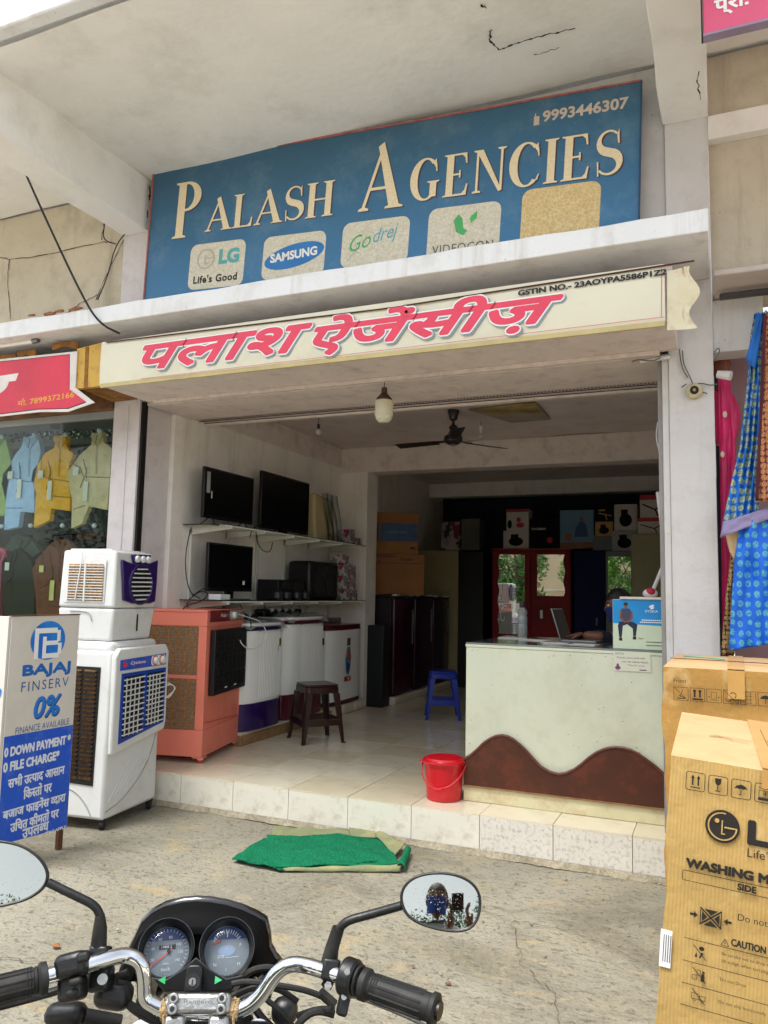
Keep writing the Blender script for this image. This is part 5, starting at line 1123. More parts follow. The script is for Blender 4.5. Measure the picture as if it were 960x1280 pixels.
def head_parts(t, c, fwd, mskin, mhair, mask=None, glasses=False, hair_len=0.):
    """a face with brow, nose, lips, ears and hair; fwd is the direction it looks"""
    f = Vector(fwd).normalized(); s = Vector((0, 0, 1)).cross(f).normalized(); u = f.cross(s); c = Vector(c)
    Mh = Matrix(((s.x, f.x, u.x, c.x), (s.y, f.y, u.y, c.y), (s.z, f.z, u.z, c.z), (0, 0, 0, 1)))
    def hf(a, b_):
        th = a*2*math.pi; ph = (b_-.5)*math.pi; x = .073*math.cos(ph)*math.cos(th); y = .094*math.cos(ph)*math.sin(th); z = .115*math.sin(ph)
        if z < 0: x *= 1-.28*(-z/.115)**1.3; y = y*(1-.12*(-z/.115)) if y > 0 else y*(1-.35*(-z/.115))
        if y > .05:
            d = math.exp(-((x/.013)**2)); y += .018*d*math.exp(-(((z+.012)/.016)**2))+.010*d*math.exp(-(((z-.008)/.022)**2))  # nose
            y -= .010*math.exp(-(((abs(x)-.031)/.016)**2))*math.exp(-(((z-.018)/.014)**2))                             # eye sockets
            y += .006*math.exp(-((x/.024)**2))*math.exp(-(((z+.048)/.010)**2))                                        # lips
            y += .006*math.exp(-((x/.022)**2))*math.exp(-(((z+.088)/.018)**2))
        return tuple(Mh @ Vector((x, y, z)))
    o = MB().grid(hf, 48, 36).build('head', mskin, t, angle=180)
    for sx in (-1, 1):
        MB(Mh @ Matrix.Translation((sx*.031, .079, .018))).ball((0, 0, 0), .012, .010, .0085, 12, 8).build('eye', mat('eye_white', '#c9c2b8', .2), t)
        MB(Mh @ Matrix.Translation((sx*.031, .088, .018))).ball((0, 0, 0), .005, .003, .005, 8, 6).build('iris', M_black, t)
        MB(Mh @ Matrix.Translation((sx*.031, .089, .036)) @ Matrix.Rotation(-sx*.15, 4, 'Y')).ball((0, 0, 0), .018, .004, .004, 10, 6).build('eyebrow', mhair, t)
        MB(Mh @ Matrix.Translation((sx*.076, -.004, .004)) @ Matrix.Rotation(sx*.3, 4, 'Z')).ball((0, 0, 0), .008, .018, .030, 12, 8).build('ear', mskin, t)
    def hr(a, b_):
        th = a*2*math.pi; z0 = -.03 if math.sin(th) < .2 else .055; z0 = z0+(.055+.03)*0; k = b_
        ph0 = math.asin(max(-1, min(1, z0/.122))); ph = ph0+(math.pi/2-ph0)*k; j = 1+.025*math.sin(th*17+k*9)*math.cos(k*14)
        return tuple(Mh @ Vector((.081*j*math.cos(ph)*math.cos(th), -.004+.100*j*math.cos(ph)*math.sin(th), .124*j*math.sin(ph))))
    MB().grid(hr, 40, 12).build('hair', mhair, t, angle=180)
    if mask:
        def mk(a, b_):
            x = -.066+.132*a; z = -.10+.105*b_; y = .094*math.sqrt(max(.02, 1-(x/.080)**2))+.012*math.exp(-((x/.03)**2))+.004-.012*(1-b_); return tuple(Mh @ Vector((x, y, z)))
        MB().grid(mk, 20, 14).build('face_mask', mask, t, angle=180, solid=.002)
        for sx in (-1, 1): MB().tube([Mh @ Vector((sx*.062, .045, -.01)), Mh @ Vector((sx*.078, .0, .004))], .0015, 5).build('mask_loop', mask, t)
    return Mh
def hand(t, wrist, dirv, up, m, curl=.5, side=1, name='hand'):
    """palm, four unequal curled fingers and a thumb as skinned chains on one wrist"""
    d = Vector(dirv).normalized(); s = d.cross(Vector(up)).normalized()*side; n = s.cross(d).normalized()*side; w0 = Vector(wrist)
    P = lambda a, b_, c_: tuple(w0+d*a+s*b_-n*c_)
    J = {'w': (*P(0, 0, 0), (.024, .018)), 'p': (*P(.045, 0, .0), (.034, .014)), 'p2': (*P(.075, 0, .004), (.036, .012))}; E = [('w', 'p'), ('p', 'p2')]
    o = body_mesh('palm', J, E, m, t, 2); o.name = name
    for i, (off, ln) in enumerate(((-.027, .068), (-.009, .078), (.009, .072), (.026, .058))):
        b0 = .078; c0 = .004; pts = [(b0-.02, c0)]; ang = .12+curl*.2
        x, c1 = b0, c0
        for sg in (.45, .32, .23):
            x += ln*sg*math.cos(ang); c1 += ln*sg*math.sin(ang); pts.append((x, c1)); ang += curl*.75
        K = {str(q): (*P(a, off*(1+.08*q), c2), .0088-.0009*q) for q, (a, c2) in enumerate(pts)}
        body_mesh('finger', K, [(str(q), str(q+1)) for q in range(3)], m, o, 2)
    K = {'0': (*P(.018, -.022, .002), .012), '1': (*P(.045, -.046, .014), .0105), '2': (*P(.070, -.052, .026), .009), '3': (*P(.086, -.046, .034), .0078)}
    body_mesh('thumb', K, [('0', '1'), ('1', '2'), ('2', '3')], m, o, 2)
M_hair = mat('black_hair', '#0d0b0a', .5, var=.3, scale=60, bump=.5, bscale=120); M_nshirt = mat('navy_shirt', '#1c2236', .85, var=.2, scale=12, bump=.4, bscale=50)
M_sk2 = mat('shopkeeper_skin', '#6b4330', .5, var=.06, scale=20); M_mask = mat('navy_mask', '#1a2760', .8, var=.1, bump=.3, bscale=80)
MN = thing('person', 'man in a dark navy shirt and blue mask typing on the laptop behind the counter', 'person')
hx, hy = 1.51, .98
body_mesh('clothed_body', {'pel': (hx+.04, hy+.22, .88, (.15, .13)), 'bel': (hx+.03, hy+.20, 1.02, (.15, .12)), 'che': (hx, hy+.15, 1.20, (.17, .12)), 'nb': (hx-.02, hy+.10, 1.34, .075), 'nk': (hx-.04, hy+.07, 1.415, .052),
    'sl': (hx-.16, hy+.02, 1.25, .062), 'el': (hx-.20, hy-.10, 1.245+.035, .048), 'wl': (hx-.27, hy-.13, 1.275, .040),
    'sr': (hx+.14, hy+.26, 1.26, .062), 'er': (hx+.05, hy-.0, 1.26, .045),
    'h1': (hx-.05, hy+.10, .84, .095), 'k1': (hx-.32, hy+.02, .80, .075), 'f1': (hx-.33, hy+.05, .42, .055), 'h2': (hx+.08, hy+.34, .84, .095), 'k2': (hx-.2, hy+.34, .80, .075), 'f2': (hx-.22, hy+.34, .42, .055)},
    [('pel', 'bel'), ('bel', 'che'), ('che', 'nb'), ('nb', 'nk'), ('che', 'sl'), ('sl', 'el'), ('el', 'wl'), ('che', 'sr'), ('sr', 'er'), ('pel', 'h1'), ('h1', 'k1'), ('k1', 'f1'), ('pel', 'h2'), ('h2', 'k2'), ('k2', 'f2')], M_nshirt, MN)
body_mesh('forearm', {'e': (hx-.16, hy-.12, 1.275, .040), 'm': (hx-.27, hy-.14, 1.28, .034), 'w': (hx-.31, hy-.14, 1.285, .024)}, [('e', 'm'), ('m', 'w')], M_sk2, MN)
hand(MN, (hx-.305, hy-.14, 1.287), (-1, .05, -.06), (0, 0, 1), M_sk2, .45, 1)
body_mesh('forearm', {'e': (hx-.02, hy+.0, 1.27, .040), 'm': (hx-.16, hy+.02, 1.28, .034), 'w': (hx-.32, hy+.0, 1.285, .024)}, [('e', 'm'), ('m', 'w')], M_sk2, MN)
hand(MN, (hx-.32, hy+.0, 1.287), (-1, -.1, -.06), (0, 0, 1), M_sk2, .45, -1)
head_parts(MN, (hx-.075, hy+.06, 1.475+.02), (-1, -.25, -.25), M_sk2, M_hair, M_mask)
t = thing('tall_stool', 'plain dark stool the man sits on, hidden behind the counter', 'stool', (hx+.02, hy+.24, ZF))
MB().cyl((0, 0, .50), (0, 0, .53), .17, n=24).build('seat', M_bp, t, bevel=.006)
for a in range(4): MB().cyl((.15*math.cos(a*1.57+.8), .15*math.sin(a*1.57+.8), 0), (.12*math.cos(a*1.57+.8), .12*math.sin(a*1.57+.8), .50), .014).build('leg', M_bp, t)

# ------------------------------------------------------------------ bucket, door mat
M_redp = mat('red_bucket', '#c40e1e', .3, var=.05, scale=5, coat=.3)
BK = thing('red_bucket', 'red plastic bucket with lid and wire handle beside the counter on the step', 'bucket', (.425, .155, ZF))
k_ = 1.0
MB().lathe([(.105, 0), (.112, .004), (.128, .215), (.134, .216), (.136, .232), (.131, .236)], 40).build('body', M_redp, BK)
MB().lathe([(.140, .232), (.143, .238), (.141, .248), (.12, .250), (.115, .262), (0, .264)], 40).build('lid', M_redp, BK)
MB().tube([(.134*math.cos(a), .134*math.sin(a)-.0, .222-.0*a) if False else (.145*math.cos(a)*1., -.06-.09*math.sin(a) if False else .145*math.sin(a), .222-.13*max(0, math.sin(-a))) for a in [-math.pi*i/16 for i in range(17)]], .004, 6).build('handle', M_redp, BK)
MB().tube([(-.015, -.150, .09), (.03, -.147, .092)], .007, 8).build('handle_grip', M_redp, BK)
MB().ball((-.145, -.02, .222), .02, .02, .01, 10, 6).build('lid_tab', M_redp, BK)
M_turf = mat('green_turf', '#0b4a32', .98, var=.25, scale=150, bump=1., bscale=110, tint2='#1f8059', dirt=('#0b4531', .6, 14), spec=.1, detail=3); M_tback = mat('turf_back', '#747a58', .8, var=.12, scale=10, bump=.5, bscale=60, dirt=('#a79a66', .5, 5))
MT = thing('green_door_mat', 'crumpled green artificial turf mat with folded edges lying below the step', 'mat')
_rq = random.Random(77)
def quadm(name, m, A, nu=40, nv=16, hgt=lambda a, b_: 0, solid=.008):
    p00, p10, p11, p01 = [un(u, v, z=.01) for u, v in A]
    def fn(a, b_): p = (p00*(1-a)+p10*a)*(1-b_)+(p01*(1-a)+p11*a)*b_; return (p.x, p.y, .010+hgt(a, b_)+(_rq.uniform(-.0022, .0022) if m is M_turf else 0))
    return MB().grid(fn, nu, nv).build(name, m, MT, angle=180, solid=solid)
rw = lambda a, b_: .0045*math.sin(a*11+b_*4)+.0035*math.sin(b_*13+a*3)+.002*math.sin(a*31+b_*17)
quadm('turf', M_turf, [(290, 1076), (350, 1088), (480, 1080), (330, 1049)], 150, 70, hgt=lambda a, b_: .008+rw(a, b_)+.010*math.exp(-((a-.15)/.1)**2)*b_)
quadm('turf', M_turf, [(345, 1087), (500, 1084), (478, 1049), (333, 1049)], 150, 70, hgt=lambda a, b_: .014+rw(a+.3, b_)+.012*math.exp(-((a-.55)/.2)**2)*b_)
def halfroll(a, b_):
    p = un(352, 1087, z=.01).lerp(un(503, 1087, z=.01), a); r_ = .006+.024*a**.6+.003*math.sin(a*20); t_ = math.pi*(-.15+.8*b_); j = .004*math.sin(a*14); return (p.x-.20*r_*math.cos(t_)+j, p.y-r_*math.cos(t_)*.9, .006+r_*1.0*math.sin(max(0, t_))+j*.5)
MB().grid(halfroll, 50, 12).build('folded_edge', M_tback, MT, angle=180, solid=.004)
quadm('folded_edge', M_tback, [(340, 1049), (440, 1048), (436, 1043), (341, 1040.5)], hgt=lambda a, b_: .016+.022*b_*(1-.5*a)+.004*math.sin(a*17), solid=.005)
quadm('folded_edge', M_tback, [(438, 1049), (470, 1051), (468, 1046), (436, 1042)], hgt=lambda a, b_: .018+.018*b_, solid=.005)
quadm('folded_edge', M_tback, [(470, 1050), (494, 1072), (506, 1062), (471, 1046)], hgt=lambda a, b_: .018+.020*b_+.006*math.sin(a*6), solid=.005)
def roll(a, b_):
    p = un(503, 1087, z=.02).lerp(un(512, 1064, z=.02), b_); t_ = -.4+a*5.0; r_ = (.026-.006*b_)*(1-.4*a); return (p.x-.012+r_*math.cos(t_), p.y, .030+r_*math.sin(t_)+.003*math.sin(b_*9))
MB().grid(roll, 30, 12).build('rolled_end', M_turf, MT, angle=180, solid=.005)

# ------------------------------------------------------------------ ceiling fan, bulbs
FN = thing('ceiling_fan', 'dark brown three blade ceiling fan hanging in the front room', 'ceiling fan', (-.165, 2.05, 0))
M_fan = mat('fan_brown', '#1c1413', .35, var=.1, coat=.2); zf = 2.985
MB().cyl((0, 0, zf+.05), (0, 0, ZC), .012).build('rod', M_fan, FN); MB().lathe([(.02, ZC-.10), (.035, ZC-.09), (.055, ZC-.01), (.055, ZC)], 20).build('canopy', M_fan, FN)
MB().lathe([(.0, zf-.045), (.05, zf-.04), (.085, zf-.015), (.09, zf+.0), (.085, zf+.035), (.05, zf+.055), (.03, zf+.10), (.045, zf+.12), (.03, zf+.14), (.012, zf+.15)], 28).build('motor', M_fan, FN)
MB().cyl((0, 0, zf-.05), (0, 0, zf-.04), .03).build('motor_cap', mat('fan_ring', '#8d8a85', .3, .7), FN)
for a in (53, 173, 293):
    Mb = Matrix.Rotation(R(a), 4, 'Z')
    b = MB(Mb); b.hexa([(.08, -.02, zf-.012), (.20, -.03, zf-.012), (.20, .03, zf-.006), (.08, .02, zf-.006)], [(.08, -.02, zf-.006), (.20, -.03, zf-.006), (.20, .03, zf), (.08, .02, zf)]); br = b.build('blade_bracket', M_fan, FN, bevel=.002)
    b = MB(Mb); b.hexa([(.16, -.05, zf-.022), (.60, -.065, zf-.026), (.60, .055, zf-.004), (.16, .05, zf-.006)], [(.16, -.05, zf-.018), (.60, -.065, zf-.022), (.60, .055, zf+.0), (.16, .05, zf-.002)]); b.build('blade', M_fan, FN, bevel=.003)
M_bulb = mat('led_diffuser', '#c3bda4', .35, var=.03, coat=.3)
t = thing('led_lamp', 'large ribbed LED lamp bulb hanging on a wire under the shutter box', 'lamp', tuple(un(480, 508, y=.01)))
MB().lathe([(.0, -.118), (.032, -.112), (.054, -.09), (.059, -.06), (.059, .03), (.056, .04)], 32).build('diffuser', M_bulb, t)
b = MB()
for k in range(16):
    a = math.pi*2*k/16; o = MB(Matrix.Rotation(a, 4, 'Z')).box(.056, .0622, -.003, .003, -.07, .035).build('rib', M_bulb, t)
MB().lathe([(.056, .0405), (.052, .055), (.035, .075), (.022, .09), (.020, .13), (.0, .135)], 24).build('holder', mat('holder_brown', '#4a362a', .5), t)
MB().tube([(0, 0, .13), (.002, 0, .17), (-.03, .02, .19), (-.055, .03, .18), (-.06, .03, .20)], .003, 6, smooth=1).build('wire', M_txt, t)
t = thing('small_bulb', 'small round bulb hanging from the ceiling near the upper televisions', 'lamp', tuple(un(398, 540, y=1.9)))
MB().ball((0, 0, 0), .035).build('glass', mat('bulb_white', '#b9b0ae', .2), t); MB().cyl((0, 0, .03), (0, 0, .08), .014).build('socket', M_txt, t); MB().cyl((0, 0, .08), (0, 0, .16), .003).build('wire', M_txt, t)
t = thing('small_bulb', 'small bulb hanging from the ceiling just beside the fan rod', 'lamp', tuple(un(601, 545, y=2.6)))
MB().ball((0, 0, 0), .03).build('glass', _M['bulb_white'], t); MB().cyl((0, 0, .025), (0, 0, .10), .014, .02).build('socket', M_pw, t); MB().cyl((0, 0, .1), (0, 0, .2), .003).build('wire', M_txt, t)
t = thing('wall_fan_edge', 'narrow dark round wall fitting on the jamb near the shutter', 'wall fitting', (XR-.03, .16, 2.72))
MB().cyl((0, 0, 0), (.028, 0, 0), .11, n=24).build('body', M_txt, t); MB().tube([(-.01, .0, -.10), (-.02, -.02, -.2), (.0, -.03, -.28)], .006, 6, smooth=1).build('wire', M_white, t)

# chips and scuffs along the counter front
rg = random.Random(31); sc_ = []
for _ in range(46):
    x, z = rg.uniform(.02, 1.2), rg.choice((rg.uniform(.45, .96), rg.uniform(.93, .97), rg.uniform(.3, .5))); r_ = rg.uniform(.0015, .004)
    sc_.append([(x+r_*rg.uniform(.6, 1.4)*math.cos(a), z+r_*rg.uniform(.5, 1.2)*math.sin(a)) for a in (0, 1, 2.1, 3.2, 4.1, 5.2)])
flat('chip', mat('chip_brown', '#6f6650', .8), CT, frame((XC0, YC0-.0008, ZF), (1, 0, 0), (0, 0, 1)), sc_)['kind'] = 'stuff'
# ------------------------------------------------------------------ back room: fridges, cartons, wardrobes
M_fr = mat('fridge_maroon', '#341222', .2, var=.1, scale=3, coat=.2); M_frs = mat('fridge_side', '#1b0f18', .4, var=.1)
def fridge(label, x0, y0, w_=.68, d=.5, h=1.27, z=ZF, yaw=0):
    t = thing('refrigerator', label, 'refrigerator', (x0, y0, z), R(yaw), group='dark maroon refrigerators along the wall')
    MB().box(-d, -.045, 0, w_, .03, h-.03).build('cabinet', M_frs, t, bevel=.004)
    MB().box(-d, .0, 0, w_, h-.029, h).build('top', M_frs, t, bevel=.006)
    MB().box(-.044, .0, .004, w_-.004, .05, h-.031).build('door', M_fr, t, bevel=.014, seg=3)
    MB().box(.0005, .012, w_-.07, w_-.055, .62, 1.05).build('handle', mat('handle_chrome', '#77707a', .25, .8), t, bevel=.003)
    for y in (.06, w_-.12): MB().box(-.05, .008, y-.02, y+.08, h+.001, h+.02).build('hinge_cover', M_pw, t, bevel=.002)
    o = MB().box(-d, .03, -.01, w_+.01, -.06, .0295).build('foam_base', M_sty, t, bevel=.01); 
    for k in range(5): MB().ball((.03, .08+k*.13, .01), .012, .04, .02, 8, 6).build('foam_bump', M_sty, o)
    return t
fridge('dark maroon refrigerator nearest the pilaster on a foam base', -1.475, 3.87, .66, z=ZF+.061, h=1.22)
fridge('middle dark maroon refrigerator of the row', -1.475, 4.57, .66, z=ZF+.061, h=1.22)
fridge('farthest dark maroon refrigerator, beside the dark corner', -1.475, 5.27, .66, z=ZF+.061, h=1.21)
t = simple('dark_cabinet', 'narrow dark cabinet standing between the last washing machine and the refrigerators', 'cabinet', mat('dark_slate', '#12171a', .4, var=.1), -1.98, -1.50, 3.60, 3.82, ZF, 1.17, .006)
M_brc = mat('brown_card', '#8e5f34', .8, var=.12, scale=5); M_scrp = mat('carton_navy', '#1c4468', .5, var=.4, scale=6)
def bigcarton(label, z0, h_, w_, kind, yaw=R(28), loc=(-1.98, 4.0)):
    t = thing('television_carton', label, 'carton', (loc[0], loc[1], z0), yaw, group='television cartons stacked on the refrigerators')
    MB().box(0, w_, 0, .18, 0, h_).build('box', M_brc, t, bevel=.004); f_ = frame((0, -.001, 0), (1, 0, 0), (0, 0, 1))
    if kind == 0:
        flat('print_panel', M_scrp, t, f_, [rc(.02, .20, h_*.30, h_*.74), rc(.225, w_-.01, h_*.30, h_*.74)])
        put_text('SAMSUNG', mat('print_dim_blue', '#5c7f96', .5), t, f_ @ Matrix.Translation((w_*.45, h_*.5, .001)), w=.24, h=.03)
        flat('print_mark', M_txt, t, f_, [rc(.03+k*.05, .05+k*.05, .06, .09) for k in range(3)]+[rc(w_-.1, w_-.04, .06, .09)])
        MB().box(-.0012, .0, .004, .176, .004, h_-.004).build('print_side', M_txt, t)
    else:
        flat('print_stripe', mat('print_dim_red', '#6e2026', .5), t, f_, [[(0, h_*.98), (w_*.55, h_*.98), (w_*.55, h_*.92), (.16, h_*.90), (0, h_*.62)], [(.0, h_*.45), (.22, h_*.86), (.24, h_*.84), (.02, h_*.40)], [(.2, h_*.78), (w_-.02, h_*.78), (w_-.02, h_*.76), (.2, h_*.76)]])
        put_text('Intex', M_txt, t, f_ @ Matrix.Translation((w_*.62, h_*.84, .001)), w=.16, h=.04, bold=.02)
        put_text('LED', M_txt, t, f_ @ Matrix.Translation((w_*.10, h_*.80, .001)), w=.09, h=.04, bold=.02)
    return t
bigcarton('lower brown television carton with faded red stripes', 1.535, .50, .78, 1)
bigcarton('upper brown television carton with a dark blue printed panel', 2.037, .52, .70, 0)
CP = thing('cream_cupboard', 'tall cream cupboard in the dark corner behind the refrigerators', 'cupboard', (-1.55, 6.0, ZF))
MB().box(-.45, .18, 0, .45, 0, 1.95).build('body', mat('cupboard_cream', '#a39a70', .5, var=.1), CP, bevel=.004)
MB().box(.181, .55, .01, .44, 0, 1.93).build('dark_door', mat('door_black', '#101012', .4), CP, bevel=.004)
M_c2 = carton_mat('mixer_carton_print', '#a59b96', ['#6e1f2c', '#2c2c34', '#8a7f86'], 6, .72)
simple('mixer_carton', 'pale mixer carton with a printed jar on the cream cupboard', 'carton', M_c2, -1.62, -1.34, 5.95, 6.2, 2.19, 2.60, .003)
simple('kitchen_carton', 'dim grey carton behind the mixer carton on the cream cupboard', 'carton', mat('dim_grey_card', '#55524e', .7), -1.32, -1.05, 5.98, 6.25, 2.19, 2.64, .003)
# mirror wardrobes
M_mir = bpy.data.materials.new('mirror_silver'); M_mir.use_nodes = True; _b = M_mir.node_tree.nodes['Principled BSDF']; _b.inputs['Metallic'].default_value = 1; _b.inputs['Roughness'].default_value = .015; _b.inputs['Base Color'].default_value = (.86, .88, .87, 1)
M_mah = mat('wardrobe_maroon', '#7a1a1e', .5, var=.2, scale=3, spec=.2); M_nav = mat('almirah_navy', '#101a3c', .6, var=.1, spec=.12); M_gry = mat('almirah_grey', '#5c6257', .4, var=.05)
YW = 5.6
WD = thing('maroon_wardrobe', 'maroon steel wardrobe with two wavy edged mirrors behind the counter', 'wardrobe', (-.76, YW, ZF), R(1.5))
MB().box(0, 1.062, .02, .5, 0, 1.935).build('body', M_mah, WD, bevel=.006)
for x0, x1 in ((.012, .528), (.534, 1.05)): MB().box(x0, x1, -.0, .019, .03, 1.915).build('door', M_mah, WD, bevel=.006)
MB().box(-.01, 1.072, -.012, .5, 1.936, 1.95).build('cornice', mat('wardrobe_trim', '#8a4a3a', .4), WD, bevel=.003)
wv = lambda x, a, k, n: [(x+a*math.sin(i*k), z) for i, z in n]
m1 = [(.45, 1.868), (.45, .80), (.10, .80)]+[(.095+.012*math.sin(i*1.1), .80+(1.868-.80)*i/24) for i in range(25)]
m2 = [(.62, 1.868), (.62, 1.32)]+[(.97, 1.32)]+[(.975+.012*math.sin(i*1.1), 1.32+(1.868-1.32)*i/12) for i in range(1, 13)]
for p in (m1, m2): MB().prism(p, -.004, -.0003).build('mirror', M_mir, WD, smooth=False)
MB().box(.66, .70, -.03, -.005, 1.02, 1.13).build('handle', mat('handle_steel', '#9a9a98', .3, .8), WD, bevel=.004)
for z in (1.02, 1.16): MB().box(.55, 1.04, -.006, -.0005, z, z+.008).build('door_groove', M_black, WD)
AL = thing('navy_almirah', 'dark navy steel almirah beside the maroon wardrobe', 'almirah', (.345, YW, ZF))
MB().box(0, .40, .0, .5, 0, 1.92).build('body', M_nav, AL, bevel=.006); MB().box(.28, .30, -.03, 0, .95, 1.05).build('handle', M_gry, AL, bevel=.003)
AG = thing('grey_almirah', 'grey steel almirah with a narrow mirror behind the seated man', 'almirah', (.75, YW, ZF), R(1.2))
MB().box(0, .36, .0, .5, 0, 1.91).build('body', M_gry, AG, bevel=.006); MB().prism([(.03, 1.30), (.315, 1.30), (.315, 1.84), (.03, 1.84)], -.004, -.0003).build('mirror', M_mir, AG, smooth=False)
CR = thing('olive_cupboard', 'plain olive cream cupboard at the showroom end under the red cartons', 'cupboard', (1.13, 5.0, ZF))
MB().box(0, .66, 0, .6, 0, 2.08).build('body', mat('cupboard_olive', '#8a8666', .5, var=.06), CR, bevel=.005)
# cartons on top of wardrobes: from the photo, each on the top it stands on
def topc(name, label, u0, v0, u1, v1, y, m, deco=None, d=.22, zb=None):
    a = un(u0, v1, y=y); e = un(u1, v0, y=y); z0 = zb if zb is not None else a.z
    t = thing(name, label, 'carton', (a.x, y, z0)); MB().box(0, e.x-a.x, 0, d, 0, e.z-z0).build('box', m, t, bevel=.003)
    if deco: deco(t, e.x-a.x, e.z-z0, frame((0, -.001, 0), (1, 0, 0), (0, 0, 1)))
    return t, e.z
zt = ZF+1.951
M_lc = mat('carton_dull_white', '#b8b2ad', .6, var=.08, scale=6); M_rc_ = mat('carton_dull_red', '#a82a34', .6); M_dk = mat('carton_black', '#0e0d12', .7, spec=.15, var=.2, scale=10)
def d_red(t, w_, h_, f_): flat('print', M_rc_, t, f_, [rc(0, w_, h_*.86, h_), ell(w_*.62, h_*.25, w_*.18, h_*.12), ell(w_*.55, h_*.5, w_*.10, h_*.12)]); flat('print', M_dk, t, f_ @ Matrix.Translation((0, 0, .0006)), [ell(w_*.15, h_*.3, w_*.1, h_*.2)])
def d_blk(t, w_, h_, f_): put_text('WAGMAN', M_lc, t, f_ @ Matrix.Translation((w_*.05, h_*.62, .0006)), w=w_*.5, h=h_*.08, bold=.03); flat('print', M_rc_, t, f_, [ell(w_*.68, h_*.28, w_*.1, h_*.1)])
def d_man(t, w_, h_, f_):
    flat('print', mat('print_dim_shirt', '#274a78', .6), t, f_, [[(w_*.42, h_*.30), (w_*.84, h_*.30), (w_*.78, h_*.62), (w_*.68, h_*.70), (w_*.58, h_*.68), (w_*.48, h_*.55)]]); flat('print', M_skin, t, f_ @ Matrix.Translation((0, 0, .0006)), [ell(w_*.65, h_*.76, w_*.055, h_*.07)])
    flat('print', mat('print_dim_orange', '#7c5236', .6), t, f_ @ Matrix.Translation((0, 0, .0009)), [ell(w_*.25, h_*.30, w_*.12, h_*.10), rc(.0, w_, 0, h_*.16)])
def d_mix(t, w_, h_, f_): flat('print', M_dk, t, f_, [ell(w_*.5, h_*.4, w_*.28, h_*.25), rc(w_*.3, w_*.6, h_*.5, h_*.8)])
def d_fan(t, w_, h_, f_): flat('print', M_rc_, t, f_, [rc(0, w_, h_*.78, h_)]); flat('print', M_dk, t, f_ @ Matrix.Translation((0, 0, .0006)), [line(w_*.1, h_*.6, w_*.6, h_*.35, h_*.06), line(w_*.6, h_*.35, w_*.95, h_*.65, h_*.06), line(w_*.6, h_*.35, w_*.7, h_*.08, h_*.06)])
o, z1_ = topc('white_carton', 'white printed carton on the wardrobe under the red edged carton', 629, 663, 661, 686, 5.68, M_lc, d_mix, zb=zt)
topc('red_edged_carton', 'pale carton with red top stripe stacked on the white printed carton', 633, 636, 661, 663, 5.70, M_lc, d_red, zb=z1_+.001)
topc('black_carton', 'black carton with white brand lettering on top of the maroon wardrobe', 662, 648, 699, 686, 5.68, M_dk, d_blk, zb=zt)
topc('portrait_carton', 'dim blue carton printed with a sitting man on the wardrobe top', 700, 637, 742, 686, 5.66, mat('carton_dull_blue', '#5c7d98', .6, var=.1), d_man, zb=ZF+1.951)
o, z1_ = topc('grey_carton', 'low grey carton at the bottom of the stack on the navy almirah', 741, 670, 765, 687, 5.64, mat('carton_greyblue', '#5e666c', .6), None, zb=ZF+1.921)
o, z1_ = topc('orange_carton', 'small orange printed carton between the grey and dark cartons', 744, 652, 766, 669, 5.66, mat('carton_dull_orange', '#a8834a', .6, var=.3, scale=20), d_mix, zb=z1_+.001)
topc('dark_mixer_carton', 'small dark printed carton topping the stack over the navy almirah', 746, 634, 767, 651, 5.66, M_dk, lambda t, w_, h_, f_: flat('print', _M['carton_dull_orange'], t, f_, [line(w_*.1, h_*.6, w_*.9, h_*.4, h_*.08), line(w_*.5, h_*.5, w_*.6, h_*.1, h_*.08), rc(w_*.1, w_*.5, h_*.75, h_*.85)]), zb=z1_+.001)
o, z1_ = topc('mixer_carton', 'grey mixer carton, lower one on the grey almirah', 765, 663, 796, 687, 5.64, mat('carton_mid_grey', '#98999b', .6), d_mix, zb=ZF+1.911)
topc('mixer_carton', 'grey mixer carton, upper one above the grey almirah', 768, 630, 796, 663, 5.66, M_lc, d_mix, zb=z1_+.001)
o, z1_ = topc('fan_carton', 'red and white fan carton, lower one on the olive cupboard', 797, 647, 832, 667, 5.05, M_lc, d_fan, zb=ZF+2.081)
topc('fan_carton', 'red and white fan carton, upper one on the olive cupboard', 800, 618, 832, 647, 5.07, M_lc, d_fan, zb=z1_+.001)

